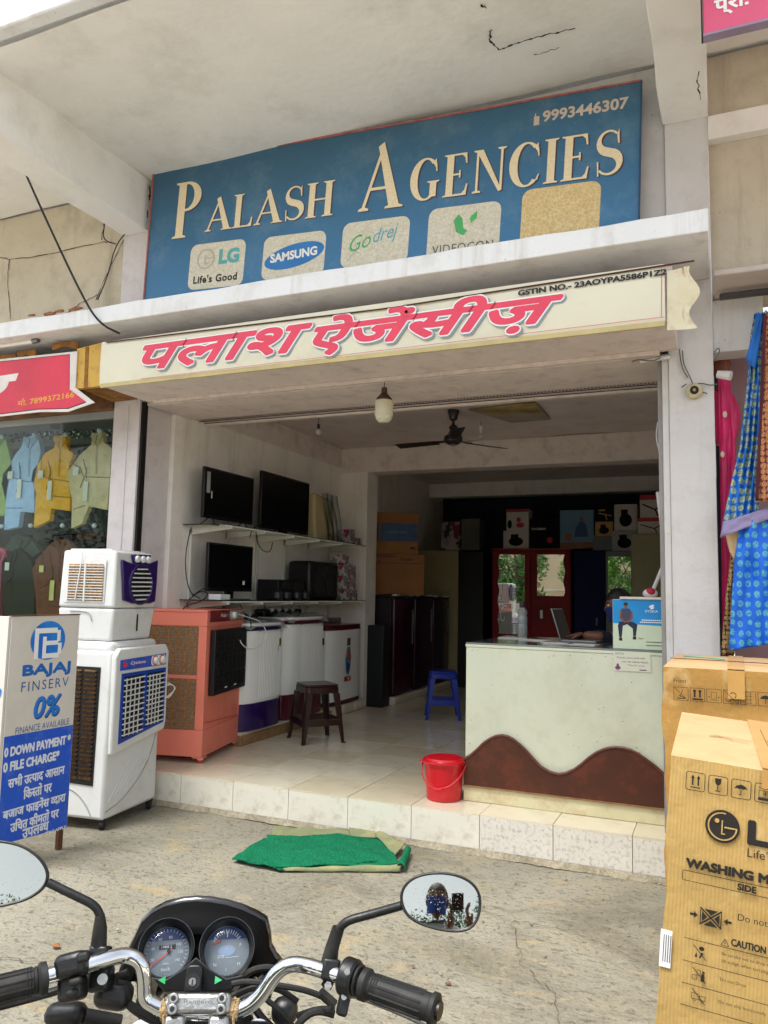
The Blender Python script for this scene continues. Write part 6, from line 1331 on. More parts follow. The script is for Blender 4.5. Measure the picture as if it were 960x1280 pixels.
# ------------------------------------------------------------------ two large cartons at the right edge
M_kr = mat('cardboard', '#a67e3e', .8, var=.07, scale=4, bump=.25, bscale=26, dirt=('#a8763a', .4, 3)); M_krt = mat('cardboard_top', '#b5956a', .8, var=.08, scale=6, bump=.2, bscale=40, dirt=('#8f6c48', .4, 5))
M_krl = mat('cardboard_light', '#af9054', .8, var=.06, scale=3, bump=.25, bscale=22, dirt=('#b08545', .4, 3)); M_tape = mat('brown_tape', '#b58c50', .4, var=.1, scale=9, spec=.3); M_ink = mat('carton_ink', '#211c17', .8)
def flute(m):
    t = m.node_tree; N = t.nodes; L = t.links; b = N['Principled BSDF']; tc = N['Texture Coordinate']
    wv_ = N.new('ShaderNodeTexWave'); wv_.bands_direction = 'X'; wv_.inputs['Scale'].default_value = 38; wv_.inputs['Distortion'].default_value = 1.2; L.new(tc.outputs['Object'], wv_.inputs['Vector'])
    n = N.new('ShaderNodeTexNoise'); n.inputs['Scale'].default_value = 7; n.inputs['Detail'].default_value = 8; n.inputs['Roughness'].default_value = .6; L.new(tc.outputs['Object'], n.inputs['Vector'])
    ad = N.new('ShaderNodeMath'); ad.operation = 'MULTIPLY_ADD'; ad.inputs[1].default_value = .06; L.new(wv_.outputs['Fac'], ad.inputs[0]); L.new(n.outputs[0], ad.inputs[2])
    bp = N.new('ShaderNodeBump'); bp.inputs['Strength'].default_value = .55; bp.inputs['Distance'].default_value = .02; L.new(ad.outputs[0], bp.inputs['Height']); L.new(bp.outputs[0], b.inputs['Normal'])
    src = b.inputs['Base Color'].links[0].from_socket
    v = N.new('ShaderNodeTexNoise'); v.inputs['Scale'].default_value = 3; v.inputs['Detail'].default_value = 12; v.inputs['Distortion'].default_value = 1.5; L.new(tc.outputs['Object'], v.inputs['Vector'])
    r = N.new('ShaderNodeMapRange'); r.inputs[1].default_value = .56; r.inputs[2].default_value = .62; r.inputs[4].default_value = .35; L.new(v.outputs[0], r.inputs[0])
    x = N.new('ShaderNodeMix'); x.data_type = 'RGBA'; x.inputs[7].default_value = (*hexc('#d6bd8a'), 1); L.new(r.outputs[0], x.inputs[0]); L.new(src, x.inputs[6]); L.new(x.outputs[2], b.inputs['Base Color'])
for m_ in (M_kr, M_krl): flute(m_)
def warped_box(t, w_, d, h_, m, mt, seed, amp=.004):
    rg_ = random.Random(seed); ph = [rg_.uniform(0, 6) for _ in range(6)]
    def face(fn, nu, nv, name, mm): return MB().grid(fn, nu, nv).build(name, mm, t, angle=180)
    ed = lambda z: amp*1.0*math.sin(z*9+ph[0])+amp*.7*math.sin(z*23+ph[1])+amp*.5*abs(math.sin(z*31+ph[4]))
    fr_ = lambda a, b_: (a*w_+ed(b_*h_)*(1-a), amp*.8*math.sin(a*5+ph[2])*math.sin(b_*4+ph[3])+amp*.4*math.sin(b_*17+ph[1])*(1-a)*1.5, b_*h_-.0*a)
    face(fr_, 30, 60, 'front_face', m)
    face(lambda a, b_: (ed(b_*h_)*(1-a*.5), a*d+fr_(0, b_)[1]*(1-a), b_*h_), 20, 60, 'side_face', m)
    face(lambda a, b_: (w_, a*d, b_*h_), 2, 2, 'side_face', m); face(lambda a, b_: (a*w_, d, b_*h_), 2, 2, 'back_face', m)
    face(lambda a, b_: (a*w_+ed(h_)*(1-a)*(1-b_*.5), b_*d+fr_(a, 1)[1]*(1-b_), h_+.004*math.sin(a*7)*math.sin(b_*math.pi)), 20, 12, 'top_flap', mt)
    face(lambda a, b_: (a*w_, b_*d, 0), 2, 2, 'bottom_face', m)
K1 = thing('washing_machine_carton', 'tall tan washing machine carton with black brand mark, leaning at the front right', 'carton')
tf = un(839, 944.5, z=1.17)
# frame of the front face from its outline in the photo
hh = 1.06; K1.matrix_world = Matrix.Translation(tf) @ Matrix.Rotation(R(.6), 4, 'Z') @ Matrix.Rotation(R(4.2), 4, 'Y') @ Matrix.Translation((0, 0, -hh))
warped_box(K1, .66, .80, hh, M_krl, M_krt, 3)
kf = frame((0, -.0065, 0), (1, 0, 0), (0, 0, 1)); KT = lambda x, z, k=0: kf @ Matrix.Translation((x, hh-z, k))
# print: positions in metres from the top left corner
_ki = K1.matrix_world.inverted()
def kp(u, v):
    """photo pixel -> (x, z down) on the carton's front face"""
    d = (u-480)/FPX*RT-(v-640)/FPX*UP+FW; o_ = _ki @ CAM; d_ = (_ki.to_3x3() @ d); t_ = (-.0065-o_.y)/d_.y; p = o_+d_*t_; return p.x, hh-p.z
def KP(u, v, k=0, sc=1.): x, z = kp(u, v); return KT(x, z, k) @ Matrix.Scale(sc, 4)
def wpx(u0, v0, u1, v1): a, b = kp(u0, v0), kp(u1, v1); return math.hypot(a[0]-b[0], a[1]-b[1])
fw_ = wpx(857, 986, 881, 989.5); SC_ = fw_/.0575
loop = lambda q: list(zip(q, q[1:]+q[:1]))
x0_, z0_ = kp(857, 986); pit = wpx(857, 986, 885, 991)
for i in range(5):
    flat('icon_frame', M_ink, K1, KT(x0_+pit*i, z0_) @ Matrix.Scale(SC_, 4), [line(a[0], a[1], b[0], b[1], .0022) for a, b in loop(rrect(0, .056, 0, .057, .007))])
IC = lambda i: KT(x0_+pit*i, z0_, .0004) @ Matrix.Scale(SC_, 4)
arrow = lambda x: [rc(x-.0025, x+.0025, .016, .040), [(x-.006, .038), (x+.006, .038), (x, .049)]]
flat('icon', M_ink, K1, IC(0), arrow(.020)+arrow(.037)+[rc(.014, .043, .008, .0115)])
flat('icon', M_ink, K1, IC(1), [[(.018, .050), (.038, .050), (.036, .034), (.031, .029), (.025, .029), (.020, .034)], rc(.0265, .0290, .012, .030), rc(.020, .036, .009, .012)])
flat('icon', M_ink, K1, IC(2), [[(.008, .028), (.014, .038), (.028, .044), (.041, .038), (.048, .028), (.040, .031), (.034, .028), (.028, .031), (.022, .028), (.016, .031)], rc(.0270, .0292, .012, .032), rc(.022, .029, .010, .0125)])
flat('icon', M_ink, K1, IC(3), [rc(.010, .048, .006, .0145)]+rect_lines(.012, .046, .0165, .036, .0016)+[line(.010, .046, .028, .040, .002), line(.028, .040, .048, .047, .002)]); put_text('4', M_ink, K1, IC(3) @ Matrix.Translation((.024, .019, .0002)), h=.014)
rb = wpx(882, 1033, 925, 1033)/2
flat('brand_disc', M_ink, K1, KP(903, 1033), [ell(0, 0, rb, rb, 40)])
q_ = rb/.052; flat('brand_face', M_krl, K1, KP(903, 1033, .0005) @ Matrix.Scale(q_, 4), ring(0, 0, .040, .0445, 78, 360)+[rc(.006, .044, -.0035, .001), ell(-.017, .016, .0072, .0072), rc(-.003, .001, -.022, .020), rc(-.003, .009, -.025, -.021)])
Lh = wpx(940, 1026, 937, 1053)
put_text('LG', M_ink, K1, KP(936, 1054), h=Lh, w=Lh*2.2, fat=.004)
put_text("Life's Good", M_ink, K1, KP(934, 1071), h=wpx(934, 1070, 935, 1060)*1.1)
put_text('WASHING MACHINE', M_ink, K1, KP(858, 1083), w=wpx(858, 1083, 933, 1102)*2.23, h=wpx(858, 1083, 857, 1072)*.95, fat=.0018)
x_, z_2 = kp(853, 1099); fh = wpx(853, 1099, 854, 1087)
flat('print_frame', M_ink, K1, KT(x_, z_2), [line(a[0], a[1], b[0], b[1], .0016) for a, b in loop(rrect(0, .50, 0, fh, .003))])
put_text('SIDE', M_ink, K1, KP(922, 1112), w=wpx(922, 1111, 945, 1115), h=wpx(922, 1111, 922, 1104)*1.1, fat=.001)
ci = wpx(861, 1140, 913, 1147)/.125
flat('icon', M_ink, K1, KP(862, 1152) @ Matrix.Scale(ci, 4), [[(.0, .022), (.012, .022), (.012, .015), (.024, .026), (.012, .037), (.012, .030), (.0, .030)], [(.125, .022), (.113, .022), (.113, .015), (.101, .026), (.113, .037), (.113, .030), (.125, .030)],
     [(.030, .004), (.030, .048), (.033, .048), (.033, .004)], [(.092, .004), (.092, .048), (.095, .048), (.095, .004)], line(.030, .0, .095, .054, .005), line(.030, .054, .095, .0, .005), [(.042, .052), (.084, .052), (.063, .034)], [(.042, .0), (.084, .0), (.063, .018)], [(.036, .010), (.036, .044), (.052, .027)], [(.089, .010), (.089, .044), (.073, .027)]])
put_text('Do not clamp', M_ink, K1, KP(922, 1153), h=wpx(922, 1152, 923, 1143)*1.2)
for (u, v) in ((855, 1172), (853, 1200), (852, 1228), (850, 1255)):
    x_, zz_ = kp(u, v); flat('ruled_line', M_ink, K1, KT(x_, zz_), [rc(0, .50, 0, .0016)])
s7 = wpx(902, 1180, 912, 1182)/.016
flat('icon', M_ink, K1, KP(901, 1178+3) @ Matrix.Scale(s7, 4), [line(0, 0, .016, 0, .0014), line(0, 0, .008, .014, .0014), line(.016, 0, .008, .014, .0014), line(.008, .003, .008, .009, .0018)])
put_text('CAUTION', M_ink, K1, KP(914, 1182), w=wpx(914, 1182, 957, 1192), h=wpx(914, 1182, 915, 1174)*1.05, fat=.0008)
for u, v, l1 in ((902, 1195, 'Be careful not to drop this product,'), (902, 1204, 'lift it high when carrying.'), (900, 1227, 'Do not Drop'), (898, 1255, 'Do not ship horizontally')): put_text(l1, M_ink, K1, KP(u, v), h=wpx(u, v, u, v-5)*1.05)
si = wpx(868, 1190, 884, 1193)/.034
flat('icon', M_ink, K1, KP(866, 1197) @ Matrix.Scale(si, 4), [line(.0, .036, .036, .0, .0022), ell(.022, .030, .007, .006), [(.004, .004), (.012, .004), (.009, .018)], [(.016, .003), (.02, .003), (.028, .018), (.022, .02)]])
flat('icon', M_ink, K1, KP(865, 1225) @ Matrix.Scale(si, 4), [line(.0, .036, .036, .0, .0022), [(.022, .002), (.032, .002), (.032, .024), (.024, .024)], ell(.029, .028, .0035, .0035)]+rect_lines(.0, .012, .004, .016, .0015)+rect_lines(.012, .021, .018, .032, .0015))
flat('icon', M_ink, K1, KP(864, 1252) @ Matrix.Scale(si, 4), [line(.0, .038, .036, .0, .0022)]+rect_lines(.0, .02, .010, .026, .0014)+rect_lines(.022, .036, .010, .022, .0014)+[l for c_ in (.008, .028) for l in ring(c_, .008, .0028, .0042, n=10)])
flat('stamp', mat('faint_ink', '#5f4a38', .8), K1, frame((.085, .34, hh+.0065), (1, 0, 0), (0, 1, 0)), [line(0, .02, .06, .0, .004), line(.0, .0, .05, .035, .003), line(.03, .03, .11, .025, .003), line(.05, -.01, .10, -.02, .003), line(.01, .03, .03, .03, .008)]+[rc(.15, .165, .0+.02*k, .014+.02*k) for k in range(4)])
MB().box(.20, .27, .0, .80, hh+.0055, hh+.0065).build('tape', M_tape, K1); 
MB().grid(lambda a, b: (.20+.07*a, -.0068, hh+.005-.05*b), 2, 2).build('tape', M_tape, K1)
MB().tube([(.235, .0, hh+.007), (.232, .3, hh+.007), (.228, .6, hh+.007)], .0008, 4).build('flap_gap', M_ink, K1)
flat('address_label', M_wht, K1, KP(823.5, 1207), [rc(.0, wpx(824, 1200, 838, 1200), 0, wpx(830, 1160, 829, 1207))])
flat('label_print', _M['print_darkgrey'], K1, KP(823.5, 1207, .0006), [rc(.007+.005*k, .009+.005*k, .012, .075) for k in range(4)])
t = simple('wooden_block', 'short wooden block propping up the leaning carton', 'block', M_plk, tf.x-.03, tf.x+.18, tf.y+.02, tf.y+.7, 0, .07, .004)
K2 = thing('tall_carton', 'tall orange brown carton standing behind the washing machine carton', 'carton')
t2 = un(828, 833, z=1.26); K2.location = (t2.x, t2.y, .001); K2.rotation_euler = (0, 0, R(-1.0))
warped_box(K2, .72, .86, 1.258, M_kr, M_krt, 8, .006)
k2 = frame((0, -.009, 0), (1, 0, 0), (0, 0, 1)); T2 = lambda x, z, k=0: k2 @ Matrix.Translation((x, 1.258-z, k))
for i in range(6):
    x = .045+.0645*i; flat('icon_frame', M_ink, K2, T2(x, .135), rect_lines(0, .0565, 0, .054, .0018))
flat('icon', M_ink, K2, T2(.045, .135, .0003), [line(.0, .054, .056, .0, .002), line(.036, .045, .024, .012, .002), rc(.012, .045, .006, .010), line(.02, .02, .045, .01, .003)])
flat('icon', M_ink, K2, T2(.1095, .135, .0003), [rc(.014, .021, .016, .044), rc(.035, .042, .016, .044), ell(.0175, .042, .006, .006), ell(.0385, .042, .006, .006), rc(.008, .049, .005, .012)])
flat('icon', M_ink, K2, T2(.174, .135, .0003), rect_lines(.018, .038, .014, .042, .0015)+[line(.006, .022, .014, .022, .003), line(.042, .022, .050, .022, .003), rc(.010, .046, .008, .0095)])
flat('icon', M_ink, K2, T2(.2385, .135, .0003), [line(0, .054, .056, 0, .002)]+ring(.036, .034, .010, .013, -60, 150, 12)+ring(.018, .018, .008, .011, 150, 360, 12))
flat('icon', M_ink, K2, T2(.303, .135, .0003), [rc(.014, .042, .006+.014*k, .0075+.014*k) for k in range(4)]+[rc(.018, .0195, .006, .05), rc(.036, .0375, .006, .05)])
flat('icon', M_ink, K2, T2(.3675, .135, .0003), [[(.008, .028), (.014, .038), (.028, .043), (.042, .038), (.048, .028)], rc(.0272, .029, .01, .03)])
put_text('Front', M_ink, K2, T2(.045, .062), h=.016); put_text('AVIOT', M_ink, K2, T2(.42, .072), h=.02)
MB().box(.255, .32, .0, .86, 1.262, 1.2635).build('tape', M_tape, K2)
MB().grid(lambda a, b: (.255+.065*a, -.0092, 1.258-.115*b), 2, 2).build('tape', M_tape, K2)
MB().tube([(.0, .45, 1.265), (.2, .42, 1.266), (.34, .40, 1.266), (.72, .36, 1.266)], .0018, 5).build('flap_gap', M_ink, K2)
MB().tube([(.05, .60, 1.268), (.13, .55, 1.27), (.24, .50, 1.268)], .004, 5, smooth=1).build('green_string', mat('green_string', '#6b9a86', .7), K2)
# ------------------------------------------------------------------ motorcycle in front of the camera
HB = R(25.668)
MC = thing('motorcycle', 'black motorcycle seen from its seat, chrome handlebar, two round dials and two mirrors', 'motorcycle', (1.40, -3.79, 0), HB)
BX, BY = Vector((math.cos(HB), math.sin(HB), 0)), Vector((-math.sin(HB), math.cos(HB), 0))
_c = CAM-Vector((1.40, -3.79, 0)); CB = Vector((_c.dot(BX), _c.dot(BY), CAM.z))
def ub(u, v, **k):
    d = (u-480)/FPX*RT-(v-640)/FPX*UP+FW; d = Vector((d.dot(BX), d.dot(BY), d.z))
    (a, val), = k.items(); i = 'xyz'.index(a); return CB+(val-CB[i])/d[i]*d
M_chr = mat('chrome', '#c9cccf', .08, 1., var=.03, scale=8); M_blk = mat('bike_black_plastic', '#101112', .38, var=.15, scale=14, bump=.05, bscale=200, dirt=('#3a3732', .35, 30))
M_in = mat('cowl_inside_black', '#080808', .7, spec=.12)
M_gls = mat('bike_gloss_black', '#060607', .12, var=.1, coat=.6); M_alu = mat('cast_aluminium', '#9b9b98', .32, .9, var=.12, scale=20, bump=.2, bscale=90); M_grip = mat('grip_rubber', '#131312', .62, var=.15, scale=20, dirt=('#4a463d', .35, 25))
# handlebar
L_ = [ub(250, 1268, y=.0), ub(215, 1266, y=.0), ub(196, 1258, y=.0), ub(180, 1248, y=.0), ub(181, 1222, y=.0), ub(176, 1200, y=.0), ub(155, 1193, y=-.0), ub(130, 1200, y=-.02), ub(68, 1218, y=-.05), ub(0, 1236, y=-.07), ub(-60, 1252, y=-.10)]
R_ = [ub(250, 1268, y=.0), ub(280, 1266, y=.0), ub(304, 1262, y=.0), ub(326, 1246, y=.0), ub(346, 1214, y=.0), ub(364, 1204, y=.0), ub(385, 1207, y=.0), ub(406, 1214, y=-.01), ub(445, 1226, y=-.04), ub(545, 1262, y=-.10)]
MB().tube(L_, .0106, 18, smooth=3).build('handlebar', M_chr, MC, angle=180); MB().tube(R_, .0106, 18, smooth=3).build('handlebar', M_chr, MC, angle=180)
def grip(a, b_, name='grip'):
    d = (b_-a).normalized(); t_ = (b_-a).length; q = d.to_track_quat('Z', 'Y').to_matrix().to_4x4(); Mg = Matrix.Translation(a) @ q
    o = MB(Mg).lathe([(.0135, 0), (.021, .002), (.021, .010), (.0165, .014), (.0168, t_*.5), (.0175, t_-.010), (.0205, t_-.008), (.0205, t_-.002), (.016, t_), (.0, t_)], 28).build(name, M_grip, MC)
    for k in range(10):
        an = 2*math.pi*k/10; MB(Mg).tube([(.0168*math.cos(an), .0168*math.sin(an), .02), (.0172*math.cos(an), .0172*math.sin(an), t_-.02)], .0016, 5).build('grip_ridge', M_grip, o)
    for k in range(4): MB(Mg).lathe([(.0165, .014+k*.004), (.0178, .015+k*.004), (.0165, .017+k*.004)], 24).build('grip_ring', M_grip, o)
    return o
gR0, gR1 = ub(452, 1229, y=-.045), ub(547, 1263, y=-.10); grip(gR0, gR1)
gL0, gL1 = ub(60, 1222, y=-.05), ub(-52, 1250, y=-.10); grip(gL0, gL1)
MB().cyl(gR1, gR1+(gR1-gR0).normalized()*.004, .012).build('bar_end', M_blk, MC)
# right throttle housing and brake parts
def block(name, u0, v0, u1, v1, y, dp, m, n=0, rot=0., bevel=.004, par=MC):
    a = ub((u0+u1)/2, (v0+v1)/2, y=y); w_ = (ub(u1, (v0+v1)/2, y=y)-ub(u0, (v0+v1)/2, y=y)).length; h_ = (ub((u0+u1)/2, v0, y=y)-ub((u0+u1)/2, v1, y=y)).length*.92
    return MB(Matrix.Translation(a) @ Matrix.Rotation(R(rot), 4, 'Y') @ Matrix.Rotation(R(-24), 4, 'X')).box(-w_/2, w_/2, -dp/2, dp/2, -h_/2, h_/2).build(name, m, par, bevel=bevel, seg=3)
c_ = ub(438, 1222, y=-.035); d_ = (gR1-gR0).normalized()
MB().cyl(c_-d_*.012, c_+d_*.010, .025, n=24).build('throttle_housing', M_blk, MC, bevel=.004)
MB().cyl(c_+d_*.011, c_+d_*.016, .021, n=24).build('throttle_flange', M_grip, MC, bevel=.002)
block('switch_box', 424, 1208, 440, 1238, -.035, .035, M_blk, rot=14); block('kill_switch', 423, 1238, 436, 1270, -.03, .026, M_blk, rot=14)
MB().cyl(ub(434, 1215, y=-.06), ub(434, 1215, y=-.064), .004, n=12).build('screw', M_alu, MC); MB().cyl(ub(430, 1246, y=-.05), ub(430, 1246, y=-.054), .004, n=12).build('screw', M_alu, MC)
c_ = ub(412, 1214, y=-.01); block('mirror_clamp', 402, 1198, 424, 1226, -.008, .036, M_blk, rot=8); MB().cyl(ub(410, 1232, y=-.03), ub(410, 1232, y=-.04), .0055, n=6).build('clamp_bolt', M_alu, MC); MB().cyl(ub(413, 1222, y=-.01), ub(408, 1233, y=-.02), .008).build('clamp_lug', M_blk, MC)
MB().tube([ub(437, 1240, y=.03), ub(470, 1252, y=.045), ub(510, 1268, y=.02), ub(545, 1286, y=-.03)], [.007, .006, .006, .007], 10, smooth=2).build('brake_lever', M_alu, MC)
# right mirror: rubber boot, arm, housing and glass
MB().tube([ub(411, 1206, y=.0), ub(415, 1185, y=.0), ub(423, 1160, y=.0)], [.0125, .010, .009], 16).build('mirror_boot', M_grip, MC)
MB().tube([ub(421, 1168, y=.0), ub(426, 1158, y=.0), ub(436, 1150, y=.0), ub(460, 1144, y=-.0), ub(502, 1132, y=-.01)], .0062, 12, smooth=2).build('mirror_arm', M_blk, MC)
def mirror(cu, cv, y, outline, target, label=None):
    c_ = ub(cu, cv, y=y); n_ = ((CB-c_).normalized()+(target-c_).normalized()).normalized()
    # local frame of the mirror face
    f_ = frame(c_, Vector((0, 0, 1)).cross(n_), n_.cross(Vector((0, 0, 1)).cross(n_))); inv = f_.inverted(); pts = []
    for (u, v) in outline:
        d = (u-480)/FPX*RT-(v-640)/FPX*UP+FW; d = Vector((d.dot(BX), d.dot(BY), d.z)); t_ = (c_-CB).dot(n_)/d.dot(n_); p = inv @ (CB+d*t_); pts.append((p.x, p.y))
    # smooth the outline
    for _ in range(2):
        q = []
        for i in range(len(pts)):
            a, b_ = pts[i], pts[(i+1) % len(pts)]; q += [(a[0]*.75+b_[0]*.25, a[1]*.75+b_[1]*.25), (a[0]*.25+b_[0]*.75, a[1]*.25+b_[1]*.75)]
        pts = q
    b = MB(f_); n = len(pts); rows = [(1., .0), (1.0, -.010), (.93, -.022), (.75, -.032), (.4, -.038)]
    vs = [(x*k, y_*k, z) for k, z in rows for x, y_ in pts]; fs = [(r_*n+i, r_*n+(i+1) % n, (r_+1)*n+(i+1) % n, (r_+1)*n+i) for r_ in range(len(rows)-1) for i in range(n)]+[tuple(range((len(rows)-1)*n, len(rows)*n))]
    b.add(vs, fs).build('mirror_shell', M_blk, MC, solid=.002)
    MB(f_).tube([(x, y_, .001) for x, y_ in pts]+[(pts[0][0], pts[0][1], .001)], .0019, 8).build('mirror_rim', M_blk, MC)
    # slightly convex glass
    vs = [(0, 0, 0)]; fs = []; K = 8
    for k in range(1, K+1):
        for x, y_ in pts: r2 = (x*x+y_*y_)*(k/K)**2; vs.append((x*k/K*.985, y_*k/K*.985, -r2*.42))
    for i in range(n): fs.append((0, 1+i, 1+(i+1) % n))
    for k in range(K-1):
        for i in range(n): fs.append((1+k*n+i, 1+(k+1)*n+i, 1+(k+1)*n+(i+1) % n, 1+k*n+(i+1) % n))
    MB(f_).add(vs, fs).build('mirror_glass', M_bm, MC, angle=180)
M_bm = mat('bike_mirror_glass', '#a6a89f', .02, 1., var=.02, scale=3)
_t = M_bm.node_tree; _n = _t.nodes.new('ShaderNodeTexNoise'); _n.inputs['Scale'].default_value = 420; _rr = _t.nodes.new('ShaderNodeMapRange'); _rr.inputs[1].default_value = .64; _rr.inputs[2].default_value = .70; _rr.inputs[3].default_value = .02; _rr.inputs[4].default_value = .5
_t.links.new(_t.nodes['Texture Coordinate'].outputs['Object'], _n.inputs['Vector']); _t.links.new(_n.outputs[0], _rr.inputs[0]); _t.links.new(_rr.outputs[0], _t.nodes['Principled BSDF'].inputs['Roughness'])
HEADB = Vector((CB.x-.155, CB.y-.27, 1.565))
mirror(548, 1129, -.02, [(500, 1118), (510, 1101), (530, 1092), (560, 1091), (585, 1099), (599, 1114), (601, 1135), (594, 1157), (576, 1165), (548, 1162), (520, 1153), (505, 1140)], CB+Vector((-.16, -.34, .05)))
mirror(5, 1092, .0, [(-62, 1082), (-45, 1060), (-20, 1052), (0, 1051), (28, 1057), (50, 1072), (61, 1092), (55, 1110), (35, 1124), (10, 1131), (-20, 1136), (-50, 1130), (-62, 1110)], CB+Vector((-1.5, -6, 2.6)))
MB().tube([ub(60, 1103, y=.0), ub(95, 1120, y=.0), ub(118, 1131, y=.0), ub(125, 1143, y=.0), ub(126, 1152, y=.0)], .0062, 12, smooth=2).build('mirror_arm', M_blk, MC)
MB().tube([ub(125, 1143, y=.0), ub(125, 1160, y=.0), ub(123, 1184, y=.0)], [.0065, .0098, .0115], 16).build('mirror_boot', M_grip, MC)
block('mirror_clamp', 113, 1182, 136, 1212, -.0, .034, M_blk)
# left switch cluster and clutch lever
block('switch_box', 73, 1190, 112, 1222, -.035, .045, M_blk, rot=-14, bevel=.009); block('switch_box', 76, 1218, 106, 1252, -.035, .038, M_blk, rot=-14, bevel=.008)
block('light_switch', 96, 1190, 112, 1203, -.062, .012, M_grip, rot=-14); block('indicator_switch', 86, 1222, 103, 1232, -.058, .012, M_grip, rot=-14); block('horn_button', 82, 1236, 98, 1246, -.054, .010, M_grip, rot=-14)
block('lever_mount', 112, 1205, 140, 1240, .01, .04, M_blk, rot=-6, bevel=.008); MB().tube([ub(118, 1222, y=.03), ub(80, 1236, y=.05), ub(30, 1250, y=.03), ub(-30, 1265, y=-.02)], .0062, 10, smooth=2).build('clutch_lever', M_blk, MC)
MB().cyl(ub(128, 1224, y=-.02), ub(128, 1224, y=-.03), .007, n=16).build('pivot_bolt', M_alu, MC)
block('clutch_cover', 120, 1225, 165, 1262, .03, .05, M_blk, rot=8, bevel=.014)
block('left_indicator', 58, 1252, 108, 1284, .10, .05, M_blk, bevel=.016)
MB().cyl(ub(105, 1270, y=.10), ub(150, 1278, y=.12), .011).build('indicator_stalk', M_grip, MC)
block('right_indicator', 340, 1245, 372, 1282, .10, .05, M_blk, bevel=.016)
# top clamp of cast aluminium
cc = ub(249, 1262, y=.0)
Mt = Matrix.Translation(cc) @ Matrix.Rotation(R(-28), 4, 'X')
MB(Mt).box(-.046, .046, -.018, .012, -.006, .020).build('bar_clamp', M_alu, MC, bevel=.006, seg=3)
MB(Mt).box(-.046, -.016, -.016, .014, -.06, -.007).build('clamp_leg', M_alu, MC, bevel=.005); MB(Mt).box(.016, .046, -.016, .014, -.06, -.007).build('clamp_leg', M_alu, MC, bevel=.005)
MB().box(-.07+cc.x, .07+cc.x, cc.y-.02, cc.y+.09, cc.z-.075, cc.z-.05).build('top_yoke', M_blk, MC, bevel=.006)
for sx in (-.034, .034):
    for sy, sz in ((-.019, .012), (-.019, -.002)):
        pass
    for z in (.013, -.0):
        MB(Mt).cyl((sx, -.017, z), (sx, -.026, z), .0072, n=14).build('clamp_bolt', M_alu, MC, bevel=.0015)
        MB(Mt).cyl((sx, -.0262, z), (sx, -.0266, z), .0038, n=6).build('bolt_recess', M_black, MC)
put_text('Rangero', mat('cast_mark', '#6c6b68', .5, .6), MC, Mt @ frame((-.020, -.0184, .005), (1, 0, 0), (0, 0, 1)), w=.040, h=.007)
# strings tied on the bar
M_str = mat('jute_string', '#a58c66', .95, var=.3, scale=60, bump=.8, bscale=200)
for u, v in ((207, 1262), (293, 1262)):
    c_ = ub(u, v, y=.0); st_ = MB().tube([c_+Vector((.005*math.sin(k*.9), .0155*math.cos(k*1.57), .0155*math.sin(k*1.57))) for k in range(22)], .0022, 5, smooth=1).build('tied_string', M_str, MC)
    MB().tube([c_+Vector((0, -.015, 0)), c_+Vector((.004, -.02, -.03)), c_+Vector((-.006, -.018, -.06))], .002, 5, smooth=1).build('string_end', M_str, st_)
# instrument cowl, console and dials
yw = .205
cow = [(150, 1214), (158, 1196), (170, 1172), (178, 1155), (190, 1143), (207, 1134), (228, 1129), (245, 1127.5), (262, 1128.5), (282, 1132), (302, 1138), (320, 1146), (331, 1153), (335, 1170), (336, 1184), (342, 1196), (350, 1206)]
b = MB(); o0 = [ub(u, v, y=yw) for u, v in cow]; n = len(o0)
ctr = Vector((-.045, .12, .90)); rows = []
for k, (s_, yy, zz) in enumerate(((1, 0, 0), (1.02, .012, .002), (1.0, .03, -.012), (.93, .07, -.05), (.8, .12, -.12))): rows.append([Vector((ctr.x+(p.x-ctr.x)*s_, p.y+yy, ctr.z+(p.z-ctr.z)*s_+zz)) for p in o0])
vs = [tuple(p) for r_ in rows for p in r_]; fs = [(a*n+i, a*n+i+1, (a+1)*n+i+1, (a+1)*n+i) for a in range(4) for i in range(n-1)]
b.add(vs, fs).build('cowl', M_gls, MC, solid=.004, angle=60)
ir = [Vector((ctr.x+(p.x-ctr.x)*.93, p.y-.012-.0*i, ctr.z+(p.z-ctr.z)*.93)) for i, p in enumerate(o0)]
